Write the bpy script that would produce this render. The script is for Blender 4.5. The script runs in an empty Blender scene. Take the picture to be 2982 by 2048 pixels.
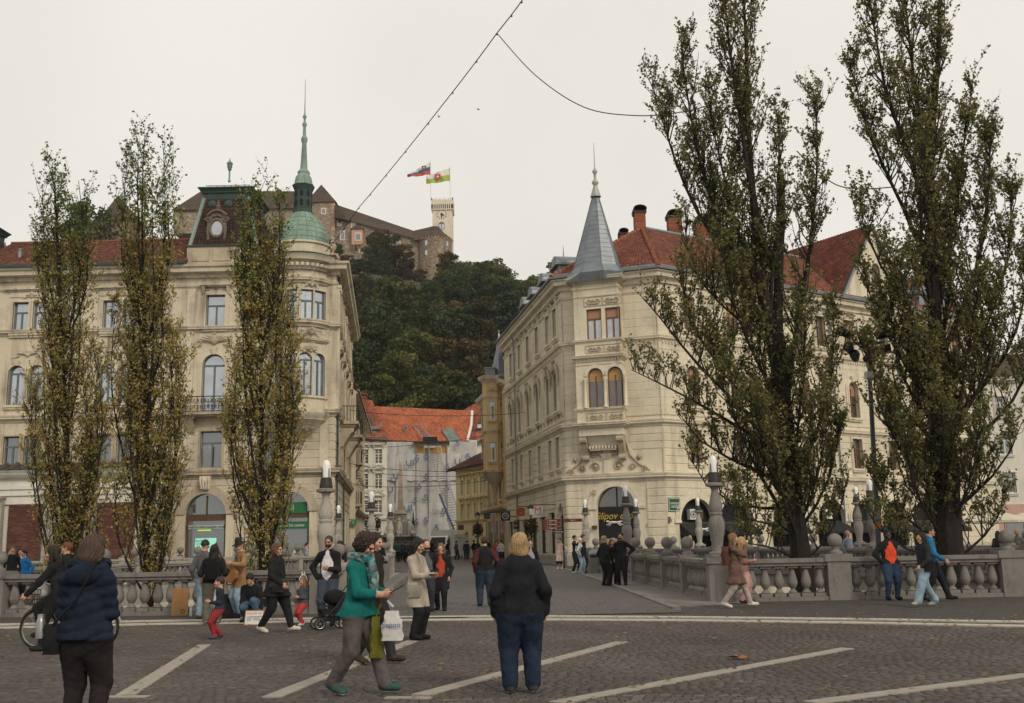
import bpy, bmesh, math, random
import numpy as np
from mathutils import Vector, Matrix
R = math.radians
rng = random.Random(7)
nrg = np.random.default_rng(11)
S = bpy.context.scene
COL = S.collection
# ------------------------------------------------------------------ camera
FPX, CAMH = 3000.0, 1.5
TH, PH = math.atan(566/FPX), R(1.2)
_f0 = Vector((0, math.cos(TH), math.sin(TH))); _u0 = Vector((0, -math.sin(TH), math.cos(TH))); _r0 = Vector((1, 0, 0))
CR = _r0*math.cos(PH) - _u0*math.sin(PH)
CU = _u0*math.cos(PH) + _r0*math.sin(PH)
cam = bpy.data.cameras.new('camera'); camo = bpy.data.objects.new('camera', cam); COL.objects.link(camo)
cam.sensor_width = 36; cam.lens = 36*FPX/2982; cam.clip_start = .1; cam.clip_end = 4000
camo.matrix_world = Matrix(((CR.x, CU.x, -_f0.x, 0), (CR.y, CU.y, -_f0.y, 0), (CR.z, CU.z, -_f0.z, CAMH), (0, 0, 0, 1)))
S.camera = camo
# ------------------------------------------------------------------ world, sun, exposure
W = bpy.data.worlds.new('World'); S.world = W; W.use_nodes = True
SUN_AZ, SUN_EL = R(146), R(34)          # azimuth clockwise from +Y : behind the camera, to the right
nt = W.node_tree; nt.nodes.clear()
wo = nt.nodes.new('ShaderNodeOutputWorld'); bg = nt.nodes.new('ShaderNodeBackground')
sky = nt.nodes.new('ShaderNodeTexSky'); sky.sky_type = 'NISHITA'; sky.sun_disc = False
sky.sun_elevation = SUN_EL; sky.sun_rotation = SUN_AZ; sky.dust_density = 6; sky.air_density = 1.5
sc = nt.nodes.new('ShaderNodeVectorMath'); sc.operation = 'SCALE'; sc.inputs['Scale'].default_value = .09
nt.links.new(sky.outputs[0], sc.inputs[0])
tc = nt.nodes.new('ShaderNodeTexCoord'); ns = nt.nodes.new('ShaderNodeTexNoise')
ns.inputs['Scale'].default_value = 2.2; ns.inputs['Detail'].default_value = 3
nt.links.new(tc.outputs['Generated'], ns.inputs['Vector'])
cr = nt.nodes.new('ShaderNodeValToRGB')
cr.color_ramp.elements[0].color = (.835, .795, .725, 1); cr.color_ramp.elements[0].position = .3
cr.color_ramp.elements[1].color = (.95, .912, .845, 1); cr.color_ramp.elements[1].position = .7
nt.links.new(ns.outputs['Fac'], cr.inputs[0])
mx = nt.nodes.new('ShaderNodeMixRGB'); mx.inputs[0].default_value = .93
nt.links.new(sc.outputs[0], mx.inputs[1]); nt.links.new(cr.outputs[0], mx.inputs[2])
nt.links.new(mx.outputs[0], bg.inputs[0]); bg.inputs[1].default_value = 1.0
nt.links.new(bg.outputs[0], wo.inputs[0])
sl = bpy.data.lights.new('sun', 'SUN'); sl.energy = 1.5; sl.angle = R(16); sl.color = (1, .90, .74)
slo = bpy.data.objects.new('sun', sl); COL.objects.link(slo)
sd = Vector((math.sin(SUN_AZ)*math.cos(SUN_EL), math.cos(SUN_AZ)*math.cos(SUN_EL), math.sin(SUN_EL)))
slo.rotation_euler = sd.to_track_quat('Z', 'Y').to_euler(); slo.location = (0, 0, 60)
S.view_settings.view_transform = 'Standard'; S.view_settings.look = 'None'
S.view_settings.exposure = 0.0; S.view_settings.gamma = 1; S.view_settings.use_curve_mapping = False
# ------------------------------------------------------------------ photograph geometry
def ray(u, v):
 return _f0 + CR*((u-1491)/FPX) - CU*((v-1024)/FPX)
def at(u, v, Y):
 d = ray(u, v); t = Y/d.y
 return Vector((d.x*t, Y, CAMH + d.z*t))
def proj(p):
 d = Vector(p)-Vector((0, 0, CAMH)); k = d.dot(_f0)
 return 1491+FPX*d.dot(CR)/k, 1024-FPX*d.dot(CU)/k
def gz(y):
 return 0.0 if y < 25 else min(.55, .006*(y-25))
# ------------------------------------------------------------------ materials
MATS = {}
def _mat(name):
 m = bpy.data.materials.new(name); m.use_nodes = True
 MATS[name] = m
 return m, m.node_tree, m.node_tree.nodes['Principled BSDF']
def plain(name, col, rough=.8, metal=0., var=.12, scale=6., bump=0., bscale=None, spec=.3, objrand=0., coat=0., detail=5., emit=None):
 """colour broken up by noise, optional bump and per-object variation"""
 m, t, b = _mat(name)
 b.inputs['Roughness'].default_value = rough; b.inputs['Metallic'].default_value = metal
 b.inputs['Specular IOR Level'].default_value = spec
 tc = t.nodes.new('ShaderNodeTexCoord')
 n = t.nodes.new('ShaderNodeTexNoise'); n.inputs['Scale'].default_value = scale; n.inputs['Detail'].default_value = detail
 n.inputs['Roughness'].default_value = .65
 t.links.new(tc.outputs['Object'], n.inputs['Vector'])
 r = t.nodes.new('ShaderNodeValToRGB')
 lo = [max(0, c*(1-var)) for c in col]; hi = [min(1, c*(1+var)) for c in col]
 r.color_ramp.elements[0].color = (*lo, 1); r.color_ramp.elements[1].color = (*hi, 1)
 r.color_ramp.elements[0].position = .32; r.color_ramp.elements[1].position = .68
 t.links.new(n.outputs['Fac'], r.inputs[0])
 out = r.outputs[0]
 if objrand:
  oi = t.nodes.new('ShaderNodeObjectInfo'); mr = t.nodes.new('ShaderNodeMapRange')
  mr.inputs['To Min'].default_value = 1-objrand; mr.inputs['To Max'].default_value = 1+objrand
  t.links.new(oi.outputs['Random'], mr.inputs['Value'])
  vm = t.nodes.new('ShaderNodeVectorMath'); vm.operation = 'SCALE'
  t.links.new(out, vm.inputs[0]); t.links.new(mr.outputs[0], vm.inputs['Scale']); out = vm.outputs[0]
 t.links.new(out, b.inputs['Base Color'])
 if bump:
  n2 = t.nodes.new('ShaderNodeTexNoise'); n2.inputs['Scale'].default_value = bscale or scale*6; n2.inputs['Detail'].default_value = 4
  t.links.new(tc.outputs['Object'], n2.inputs['Vector'])
  bp = t.nodes.new('ShaderNodeBump'); bp.inputs['Strength'].default_value = bump; bp.inputs['Distance'].default_value = .02
  t.links.new(n2.outputs['Fac'], bp.inputs['Height']); t.links.new(bp.outputs[0], b.inputs['Normal'])
 if coat: b.inputs['Coat Weight'].default_value = coat
 if emit:
  b.inputs['Emission Color'].default_value = (*emit[0], 1); b.inputs['Emission Strength'].default_value = emit[1]
 return m
def plaster(name, col, dirt=(.16, .13, .10), amt=.55, streak=.5, stone=False):
 """lime render: blotches at two scales and vertical rain streaks (wear with its own shape)"""
 m, t, b = _mat(name)
 b.inputs['Roughness'].default_value = .88; b.inputs['Specular IOR Level'].default_value = .2
 tc = t.nodes.new('ShaderNodeTexCoord')
 def noise(scale, vec, det=6, rough=.6):
  n = t.nodes.new('ShaderNodeTexNoise'); n.inputs['Scale'].default_value = scale; n.inputs['Detail'].default_value = det
  n.inputs['Roughness'].default_value = rough; t.links.new(vec, n.inputs['Vector']); return n
 def ramp(src, p0, p1, c0=(0, 0, 0, 1), c1=(1, 1, 1, 1)):
  r = t.nodes.new('ShaderNodeValToRGB'); r.color_ramp.elements[0].position = p0; r.color_ramp.elements[1].position = p1
  r.color_ramp.elements[0].color = c0; r.color_ramp.elements[1].color = c1; t.links.new(src, r.inputs[0]); return r
 mp = t.nodes.new('ShaderNodeMapping'); mp.inputs['Scale'].default_value = (2.2, 2.2, .16) if not stone else (7, 7, 1.2)
 co = tc.outputs['Object']
 if stone:
  oi = t.nodes.new('ShaderNodeObjectInfo'); ml = t.nodes.new('ShaderNodeMath'); ml.operation = 'MULTIPLY'; ml.inputs[1].default_value = 60; av = t.nodes.new('ShaderNodeVectorMath'); av.operation = 'ADD'
  t.links.new(oi.outputs['Random'], ml.inputs[0]); t.links.new(co, av.inputs[0]); t.links.new(ml.outputs[0], av.inputs[1]); co = av.outputs[0]
 t.links.new(co, mp.inputs['Vector'])
 n1 = noise(.55 if not stone else 1.7, co); n2 = noise(1.0, mp.outputs[0]); n3 = noise(9 if not stone else 70, co)
 kv = .28 if stone else .1
 base = ramp(n3.outputs['Fac'], .3, .7, (*[c*(1-kv) for c in col], 1), (*[min(1, c*(1+kv*.8)) for c in col], 1))
 r1 = ramp(n1.outputs['Fac'], .48, .8); r2 = ramp(n2.outputs['Fac'], .52, .8)
 a1 = t.nodes.new('ShaderNodeMath'); a1.operation = 'MULTIPLY'; a1.inputs[1].default_value = amt; t.links.new(r1.outputs[0], a1.inputs[0])
 a2 = t.nodes.new('ShaderNodeMath'); a2.operation = 'MULTIPLY'; a2.inputs[1].default_value = streak; t.links.new(r2.outputs[0], a2.inputs[0])
 ad = t.nodes.new('ShaderNodeMath'); ad.operation = 'ADD'; ad.use_clamp = True
 t.links.new(a1.outputs[0], ad.inputs[0]); t.links.new(a2.outputs[0], ad.inputs[1])
 x = t.nodes.new('ShaderNodeMixRGB'); t.links.new(ad.outputs[0], x.inputs[0]); t.links.new(base.outputs[0], x.inputs[1])
 x.inputs[2].default_value = (*dirt, 1); t.links.new(x.outputs[0], b.inputs['Base Color'])
 bp = t.nodes.new('ShaderNodeBump'); bp.inputs['Strength'].default_value = .25; bp.inputs['Distance'].default_value = .02
 t.links.new(n3.outputs['Fac'], bp.inputs['Height']); t.links.new(bp.outputs[0], b.inputs['Normal'])
 return m
def cells(name, cols, scale, rough=.85, bump=.6, jitter=1., stretch=(1, 1, 1), mortar=None, mw=.06):
 """masonry of irregular stones too far off to tell apart"""
 m, t, b = _mat(name); b.inputs['Roughness'].default_value = rough
 tc = t.nodes.new('ShaderNodeTexCoord'); mp = t.nodes.new('ShaderNodeMapping'); mp.inputs['Scale'].default_value = stretch
 t.links.new(tc.outputs['Object'], mp.inputs['Vector'])
 v = t.nodes.new('ShaderNodeTexVoronoi'); v.inputs['Scale'].default_value = scale; v.inputs['Randomness'].default_value = jitter
 t.links.new(mp.outputs[0], v.inputs['Vector'])
 e = t.nodes.new('ShaderNodeTexVoronoi'); e.feature = 'DISTANCE_TO_EDGE'; e.inputs['Scale'].default_value = scale; e.inputs['Randomness'].default_value = jitter
 t.links.new(mp.outputs[0], e.inputs['Vector'])
 sp = t.nodes.new('ShaderNodeSeparateColor'); t.links.new(v.outputs['Color'], sp.inputs[0])
 r = t.nodes.new('ShaderNodeValToRGB'); el = r.color_ramp.elements
 while len(el) < len(cols): el.new(.5)
 for i, c in enumerate(cols): el[i].position = i/(len(cols)-1); el[i].color = (*c, 1)
 t.links.new(sp.outputs[0], r.inputs[0]); out = r.outputs[0]
 n = t.nodes.new('ShaderNodeTexNoise'); n.inputs['Scale'].default_value = .25*scale; t.links.new(mp.outputs[0], n.inputs['Vector'])
 vm = t.nodes.new('ShaderNodeMapRange'); vm.inputs['To Min'].default_value = .72; vm.inputs['To Max'].default_value = 1.28
 t.links.new(n.outputs['Fac'], vm.inputs['Value'])
 s = t.nodes.new('ShaderNodeVectorMath'); s.operation = 'SCALE'; t.links.new(out, s.inputs[0]); t.links.new(vm.outputs[0], s.inputs['Scale']); out = s.outputs[0]
 if mortar:
  k = t.nodes.new('ShaderNodeMath'); k.operation = 'LESS_THAN'; k.inputs[1].default_value = mw; t.links.new(e.outputs['Distance'], k.inputs[0])
  x = t.nodes.new('ShaderNodeMixRGB'); t.links.new(k.outputs[0], x.inputs[0]); t.links.new(out, x.inputs[1]); x.inputs[2].default_value = (*mortar, 1); out = x.outputs[0]
 t.links.new(out, b.inputs['Base Color'])
 bp = t.nodes.new('ShaderNodeBump'); bp.inputs['Strength'].default_value = bump; bp.inputs['Distance'].default_value = .03
 t.links.new(e.outputs['Distance'], bp.inputs['Height']); t.links.new(bp.outputs[0], b.inputs['Normal'])
 return m
def attr_mat(name, rough=.8, spec=.25, transl=0., attr='Col'):
 """colour carried by the pieces themselves (leaves, setts, tiles)"""
 m, t, b = _mat(name); b.inputs['Roughness'].default_value = rough; b.inputs['Specular IOR Level'].default_value = spec
 a = t.nodes.new('ShaderNodeAttribute'); a.attribute_name = attr
 t.links.new(a.outputs['Color'], b.inputs['Base Color'])
 if transl:
  tr = t.nodes.new('ShaderNodeBsdfTranslucent'); t.links.new(a.outputs['Color'], tr.inputs[0])
  x = t.nodes.new('ShaderNodeMixShader'); x.inputs[0].default_value = transl
  o = t.nodes['Material Output']; t.links.new(b.outputs[0], x.inputs[1]); t.links.new(tr.outputs[0], x.inputs[2]); t.links.new(x.outputs[0], o.inputs[0])
 return m
def glassy(name, col, refl=.35, rough=.06, objrand=.35):
 """window pane: dark room or curtain behind, sky mirrored in front, each pane a little out of true"""
 m, t, b = _mat(name)
 oi = t.nodes.new('ShaderNodeObjectInfo'); tc = t.nodes.new('ShaderNodeTexCoord')
 n = t.nodes.new('ShaderNodeTexNoise'); n.inputs['Scale'].default_value = 1.3
 ad = t.nodes.new('ShaderNodeVectorMath'); ad.operation = 'ADD'
 cmb = t.nodes.new('ShaderNodeCombineXYZ'); ml = t.nodes.new('ShaderNodeMath'); ml.operation = 'MULTIPLY'; ml.inputs[1].default_value = 40
 t.links.new(oi.outputs['Random'], ml.inputs[0]); t.links.new(ml.outputs[0], cmb.inputs[0])
 t.links.new(tc.outputs['Object'], ad.inputs[0]); t.links.new(cmb.outputs[0], ad.inputs[1]); t.links.new(ad.outputs[0], n.inputs['Vector'])
 r = t.nodes.new('ShaderNodeValToRGB'); r.color_ramp.elements[0].position = .38; r.color_ramp.elements[1].position = .62
 r.color_ramp.elements[0].color = (*[c*(1-objrand) for c in col], 1); r.color_ramp.elements[1].color = (*[c*(1+objrand) for c in col], 1)
 t.links.new(n.outputs['Fac'], r.inputs[0]); t.links.new(r.outputs[0], b.inputs['Base Color']); b.inputs['Roughness'].default_value = .5
 g = t.nodes.new('ShaderNodeBsdfGlossy'); g.inputs['Roughness'].default_value = rough; g.inputs['Color'].default_value = (.9, .95, 1, 1)
 bp = t.nodes.new('ShaderNodeBump'); bp.inputs['Strength'].default_value = .06; bp.inputs['Distance'].default_value = .05
 t.links.new(n.outputs['Fac'], bp.inputs['Height']); t.links.new(bp.outputs[0], g.inputs['Normal'])
 x = t.nodes.new('ShaderNodeMixShader'); x.inputs[0].default_value = refl; o = t.nodes['Material Output']
 t.links.new(b.outputs[0], x.inputs[1]); t.links.new(g.outputs[0], x.inputs[2]); t.links.new(x.outputs[0], o.inputs[0])
 return m
cream = plaster('cream_render', (.61, .54, .41), (.16, .125, .09), .7, .75)
cream2 = plaster('ivory_render', (.68, .615, .475), (.22, .175, .125), .45, .62)
cream_d = plaster('rusticated_render', (.54, .475, .37), (.17, .14, .10), .5, .5)
trimc = plaster('stucco_trim', (.62, .555, .43), (.13, .10, .075), .7, .75)
trimi = plaster('ivory_trim', (.70, .63, .50), (.22, .18, .13), .4, .5)
trimd = plaster('weathered_stucco', (.46, .39, .29), (.09, .075, .06), .75, .6)
whitep = plaster('white_render', (.70, .67, .60), (.30, .27, .23), .3, .3)
ochre = plaster('ochre_render', (.60, .44, .22), (.22, .15, .08), .3, .3)
yellow = plaster('yellow_render', (.78, .67, .40), (.30, .24, .14), .3, .3)
pinkr = plaster('pink_render', (.55, .36, .30), (.30, .2, .16), .3, .3)
granite = plaster('granite', (.215, .20, .182), (.075, .068, .062), .75, .7, True)
graniteL = plaster('pale_granite', (.37, .345, .305), (.14, .125, .11), .6, .7, True)
copper = plaster('verdigris_copper', (.235, .33, .275), (.06, .075, .065), .75, .7)
copperd = plaster('dark_copper', (.055, .085, .075), (.02, .022, .022), .6, .6)
zinc = plain('zinc_sheet', (.20, .225, .245), .45, metal=.35, var=.2, scale=1.4, spec=.4, bump=.1, bscale=5)
ironb = plain('black_iron', (.022, .024, .026), .5, metal=.4, var=.3, scale=9)
steel = plain('brushed_steel', (.32, .31, .30), .38, metal=.7, var=.15, scale=8)
frame_bl = plain('blue_grey_paint', (.12, .165, .175), .55, var=.2, scale=5)
frame_br = plain('brown_varnish', (.16, .085, .035), .5, var=.25, scale=7)
frame_wh = plain('white_paint', (.66, .64, .60), .55, var=.1, scale=5)
wood_br = plain('dark_wood', (.10, .055, .035), .6, var=.3, scale=8)
blind = plain('salmon_blind', (.42, .22, .15), .7, var=.12, scale=30)
blind_o = plain('ochre_blind', (.45, .27, .12), .7, var=.12, scale=30)
glass_s = glassy('glass_sky', (.17, .18, .22), .42)
glass_d = glassy('glass_dark', (.025, .028, .03), .22)
glass_c = glassy('glass_curtain', (.30, .31, .33), .25, objrand=.2)
glass_b = glassy('glass_brown', (.06, .04, .025), .12)
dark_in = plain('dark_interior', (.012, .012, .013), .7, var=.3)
tile_at = attr_mat('clay_tile', .85)
brick_at = attr_mat('brick', .9)
leaf_at = attr_mat('leaf', .6, .3, .5)
sett_at = attr_mat('sett_stone', .8, .3)
bark = plain('bark', (.022, .018, .015), .95, var=.45, scale=9, bump=.9, bscale=14)
twigm = plain('twig_bark', (.024, .02, .016), .95, var=.35, scale=5)
asphalt = plain('asphalt', (.066, .06, .056), .9, var=.22, scale=3, bump=.4, bscale=160)
cobble = cells('cobbles', [(.07, .064, .06), (.115, .105, .096), (.09, .082, .076)], 6.5, .75, 1.0, .6, mortar=(.03, .028, .026), mw=.06)
kerbm = plain('pale_kerb_stone', (.44, .40, .34), .85, var=.18, scale=9, bump=.2, bscale=60)
stripem = plain('pale_paving_strip', (.30, .27, .23), .85, var=.16, scale=7, bump=.2, bscale=60)
jointm = plain('sand_joint', (.058, .050, .046), .95, var=.3, scale=40)
soil = plain('woodland_floor', (.03, .035, .018), .95, var=.4, scale=.3)
waterm = plain('river_water', (.03, .04, .03), .08, var=.3, scale=.4, bump=.15, bscale=2., spec=.5)
quaym = plaster('quay_limestone', (.55, .50, .40), (.2, .19, .13), .6, .6)
castle_st = cells('castle_rubble', [(.10, .075, .055), (.27, .20, .14), (.17, .125, .09), (.40, .33, .25)], 1.25, .9, .7, 1., (1, 1, 1.5), mortar=(.30, .24, .18), mw=.05)
castle_wh = plaster('castle_plaster', (.66, .60, .48), (.36, .30, .22), .4, .4)
castle_pk = plaster('castle_pink', (.50, .30, .22), (.26, .16, .11), .5, .3)
castle_rf = plain('castle_brown_roof', (.065, .045, .035), .9, var=.25, scale=.9, bump=.5, bscale=2.2)
# ------------------------------------------------------------------ mesh builder
class MB:
 def __init__(s, T=None):
  s.v = []; s.f = []; s.m = []; s.T = T; s.cur = 0; s.col = []; s.c = None
 def _add(s, vs, fs):
  b = len(s.v)
  s.v += [s.T(p) for p in vs] if s.T else [tuple(p) for p in vs]
  s.f += [tuple(b+i for i in f) for f in fs]; s.m += [s.cur]*len(fs); s.col += [s.c]*len(fs)
  return s
 def box(s, x0, x1, y0, y1, z0, z1):
  return s._add([(x, y, z) for z in (z0, z1) for x, y in ((x0, y0), (x1, y0), (x1, y1), (x0, y1))],
                      [(0, 3, 2, 1), (4, 5, 6, 7), (0, 1, 5, 4), (1, 2, 6, 5), (2, 3, 7, 6), (3, 0, 4, 7)])
 def frus(s, x0, x1, y0, y1, z0, X0, X1, Y0, Y1, z1):
  return s._add([(x0, y0, z0), (x1, y0, z0), (x1, y1, z0), (x0, y1, z0), (X0, Y0, z1), (X1, Y0, z1), (X1, Y1, z1), (X0, Y1, z1)],
                      [(0, 3, 2, 1), (4, 5, 6, 7), (0, 1, 5, 4), (1, 2, 6, 5), (2, 3, 7, 6), (3, 0, 4, 7)])
 def quad(s, a, b, c, d): return s._add([a, b, c, d], [(0, 1, 2, 3)])
 def poly(s, ps): return s._add(ps, [tuple(range(len(ps)))])
 def prism(s, ps, off):
  """planar polygon ps thickened by vector off"""
  n = len(ps); q = [tuple(p[k]+off[k] for k in range(3)) for p in ps]
  return s._add(list(ps)+q, [tuple(range(n))[::-1], tuple(range(n, 2*n))] + [(i, (i+1) % n, n+(i+1) % n, n+i) for i in range(n)])
 def lathe(s, prof, n=16, c=(0, 0, 0), a0=0., a1=None, sx=1., sy=1.):
  full = a1 is None; k = n if full else n+1; a1 = a0+2*math.pi if full else a1
  vs = [(c[0]+r*sx*math.cos(a0+(a1-a0)*i/n), c[1]+r*sy*math.sin(a0+(a1-a0)*i/n), c[2]+z) for r, z in prof for i in range(k)]
  fs = []
  for j in range(len(prof)-1):
   for i in range(n):
    i2 = (i+1) % k
    fs.append((j*k+i, j*k+i2, (j+1)*k+i2, (j+1)*k+i))
  if full:
   if prof[0][0] > .001: fs.append(tuple(range(k))[::-1])
   if prof[-1][0] > .001: fs.append(tuple((len(prof)-1)*k+i for i in range(k)))
  return s._add(vs, fs)
 def tube(s, pts, rad, n=6, cap=True):
  pts = [Vector(p) for p in pts]; m = len(pts)
  if not hasattr(rad, '__len__'): rad = [rad]*m
  vs = []; ref = None
  for i in range(m):
   d = (pts[min(i+1, m-1)]-pts[max(i-1, 0)])
   d = d.normalized() if d.length > 1e-9 else Vector((0, 0, 1))
   if ref is None: ref = Vector((1, 0, 0)) if abs(d.x) < .8 else Vector((0, 1, 0))
   a = (ref - d*ref.dot(d))
   a = a.normalized() if a.length > 1e-6 else d.orthogonal().normalized()
   ref = a; b = d.cross(a)
   for k in range(n):
    t = 2*math.pi*k/n; p = pts[i]+(a*math.cos(t)+b*math.sin(t))*rad[i]; vs.append(tuple(p))
  fs = [(i*n+k, i*n+(k+1) % n, (i+1)*n+(k+1) % n, (i+1)*n+k) for i in range(m-1) for k in range(n)]
  if cap: fs += [tuple(range(n))[::-1], tuple((m-1)*n+k for k in range(n))]
  return s._add(vs, fs)
 def ball(s, c, r, n=12, m=8, sx=1, sy=1, sz=1):
  return s.lathe([(r*math.sin(math.pi*j/m), -r*sz*math.cos(math.pi*j/m)) for j in range(m+1)], n, c, sx=sx, sy=sy)
 def mesh(s, name, mats, smooth=False):
  me = bpy.data.meshes.new(name); me.from_pydata(s.v, [], s.f)
  for mt in (mats if isinstance(mats, (list, tuple)) else [mats]): me.materials.append(mt)
  if any(s.m): me.polygons.foreach_set('material_index', s.m)
  if any(c is not None for c in s.col):
   at_ = me.attributes.new('Col', 'FLOAT_COLOR', 'FACE')
   at_.data.foreach_set('color', np.array([(c if c is not None else (.5, .5, .5)) + (1,) if len(c or (0, 0, 0)) == 3 else c for c in s.col], dtype=np.float32).ravel())
  if smooth:
   me.polygons.foreach_set('use_smooth', [True]*len(s.f))
   try: me.set_sharp_from_angle(angle=R(38))
   except Exception: pass
  me.update(); return me
 def build(s, name, mats, parent=None, smooth=False, kind=None, label=None):
  return link(name, s.mesh(name, mats, smooth), parent, kind=kind, label=label)
def wl(o):
 p = Vector(o.location)
 return p + wl(o.parent) if o.parent else p
def link(name, me, parent=None, loc=(0, 0, 0), rz=0., kind=None, label=None, rot=None, scale=None):
 """loc is in world space; parents carry no rotation unless built locally"""
 o = bpy.data.objects.new(name, me); COL.objects.link(o)
 o.location = Vector(loc) - (wl(parent) if parent else Vector((0, 0, 0)))
 o.rotation_euler = rot if rot else (0, 0, rz)
 if scale: o.scale = scale if hasattr(scale, '__len__') else (scale,)*3
 if parent: o.parent = parent
 if kind: o['kind'] = kind
 if label: o['label'] = label
 return o
def sub(name, me, parent, loc=(0, 0, 0), rot=(0, 0, 0), scale=None, kind=None):
 """child given in its parent's own space"""
 o = bpy.data.objects.new(name, me); COL.objects.link(o); o.parent = parent; o.location = loc; o.rotation_euler = rot
 if scale: o.scale = scale if hasattr(scale, '__len__') else (scale,)*3
 if kind: o['kind'] = kind
 return o
def thing(name, label, cat, loc=(0, 0, 0), rz=0., group=None):
 o = bpy.data.objects.new(name, None); COL.objects.link(o); o.location = loc; o.rotation_euler = (0, 0, rz)
 o.empty_display_size = .3
 o['label'] = label; o['category'] = cat
 if group: o['group'] = group
 return o
def tag(o, label, cat, group=None):
 o['label'] = label; o['category'] = cat
 if group: o['group'] = group
 return o
def dup(o, loc, rz=None, label=None, group=None):
 def cp(q, par):
  c = q.copy(); COL.objects.link(c); c.parent = par
  for ch in q.children: cp(ch, c)
  return c
 r = cp(o, None); r.location = loc
 if rz is not None: r.rotation_euler = (0, 0, rz)
 if label: r['label'] = label
 if group: r['group'] = group
 return r
def text_mesh(s, size=1., ext=.01, mat=None, shear=0., sx=1., bold=0.):
 cu = bpy.data.curves.new('txt', 'FONT'); cu.body = s; cu.size = size; cu.extrude = ext; cu.align_x = 'CENTER'; cu.align_y = 'CENTER'; cu.shear = shear
 cu.resolution_u = 3; cu.offset = bold
 o = bpy.data.objects.new('txt', cu); COL.objects.link(o)
 dg = bpy.context.evaluated_depsgraph_get(); me = bpy.data.meshes.new_from_object(o.evaluated_get(dg))
 bpy.data.objects.remove(o); bpy.data.curves.remove(cu)
 me.materials.clear(); me.materials.append(mat)
 if sx != 1: me.transform(Matrix.Diagonal((sx, 1, 1, 1)))
 me.transform(Matrix.Rotation(R(90), 4, 'X'))      # upright, readable from -Y
 return me
class Frame:
 """a facade plane: s along it, d outward, z up"""
 def __init__(f, a, b):
  f.o = Vector((a[0], a[1], 0)); d = Vector((b[0]-a[0], b[1]-a[1], 0)); f.L = d.length; f.t = d.normalized()
  f.n = Vector((f.t.y, -f.t.x, 0)); f.rz = math.atan2(f.t.y, f.t.x)
 def __call__(f, p):
  q = f.o + f.t*p[0] + f.n*p[1]; return (q.x, q.y, p[2])
 def s_of(f, u, v=1300):
  """where the sight line of picture column u meets the facade"""
  d = ray(u, v); t = f.o.dot(f.n)/Vector((d.x, d.y, 0)).dot(f.n); return (Vector((d.x*t, d.y*t, 0))-f.o).dot(f.t)
 def z_of(f, u, v):
  d = ray(u, v); t = f.o.dot(f.n)/Vector((d.x, d.y, 0)).dot(f.n); return CAMH+d.z*t
# ================================================================== SETTING
def gnd(u, v, z=0.):
 d = ray(u, v); t = (z-CAMH)/d.z
 return Vector((d.x*t, d.y*t, z))
def struct(name, mb, mat, smooth=False):
 return mb.build(name, mat, None, smooth, kind='structure')
def curve_y(pts):
 q = sorted((gnd(u, v).x, gnd(u, v).y) for u, v in pts)
 xs = [a for a, b in q]; ys = [b for a, b in q]
 return lambda x: float(np.interp(x, xs, ys)) + (0 if xs[0] <= x <= xs[-1] else (x-min(max(x, xs[0]), xs[-1]))*(-.12 if x > 0 else .12)*1)
kerb_far = curve_y([(0, 1818), (400, 1808), (750, 1803), (1097, 1797), (1491, 1793), (2000, 1796), (2500, 1802), (2982, 1810)])
kerb_near = curve_y([(0, 1827), (400, 1817), (750, 1811), (1097, 1805), (1491, 1802), (2000, 1805), (2500, 1812), (2982, 1822)])
# near ground sheet, far bank sheet, river between
BANK = [(-700, 60), (-60, 57.5), (-20, 57.2), (8, 57.2), (14, 58.3), (26, 66), (60, 92), (700, 300)]
b = MB(); b.box(-700, 700, -120, 27.9, -5.5, -.010); near = struct('square_ground', b, jointm)
b = MB()
for (x0, y0), (x1, y1) in zip(BANK, BANK[1:]):
 ys0 = [y0, 90, 118, 1600]; ys1 = [max(y1, y1), max(90, y1+.5), max(118, y1+1), 1600]
 for k in range(3):
  b.quad((x0, ys0[k], gz(ys0[k])-.03), (x1, ys1[k], gz(ys1[k])-.03), (x1, ys1[k+1], gz(ys1[k+1])-.03), (x0, ys0[k+1], gz(ys0[k+1])-.03))
far = struct('far_bank_ground', b, asphalt)
b = MB()
for (x0, y0), (x1, y1) in zip(BANK, BANK[1:]):
 b.prism([(x0, y0, -5.5), (x1, y1, -5.5), (x1, y1, .16), (x0, y0, .16)], (0, .45, 0))
struct('embankment', b, quaym)
b = MB(); b.box(-700, 700, 27.9, 31.6, -5.5, -2.6); struct('river_terrace', b, quaym)
b = MB(); b.quad((-700, 27, -4.4), (700, 27, -4.4), (700, 320, -4.4), (-700, 320, -4.4)); struct('river', b, waterm)
# central bridge and street, footbridges
def strip(L, Rr, dz, th=0.):
 b = MB()
 for i in range(len(L)-1):
  a, c, d, e = L[i], Rr[i], Rr[i+1], L[i+1]
  b.quad((a[0], a[1], gz(a[1])+dz), (c[0], c[1], gz(c[1])+dz), (d[0], d[1], gz(d[1])+dz), (e[0], e[1], gz(e[1])+dz))
  if th: b.quad((e[0], e[1], gz(e[1])+dz-th), (d[0], d[1], gz(d[1])+dz-th), (c[0], c[1], gz(c[1])+dz-th), (a[0], a[1], gz(a[1])+dz-th))
  if th:
   for p, q in ((a, e), (d, c)): b.quad((p[0], p[1], gz(p[1])+dz-th), (q[0], q[1], gz(q[1])+dz-th), (q[0], q[1], gz(q[1])+dz), (p[0], p[1], gz(p[1])+dz))
 return b
struct('bridge_deck', strip([(-5.2, 25.0), (-6.4, 42), (-7.2, 58)], [(5.8, 25.0), (5.2, 42), (4.8, 58)], -.012, .7), graniteL)
xs = [i*.55-20 for i in range(74)]
b = MB()
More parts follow.
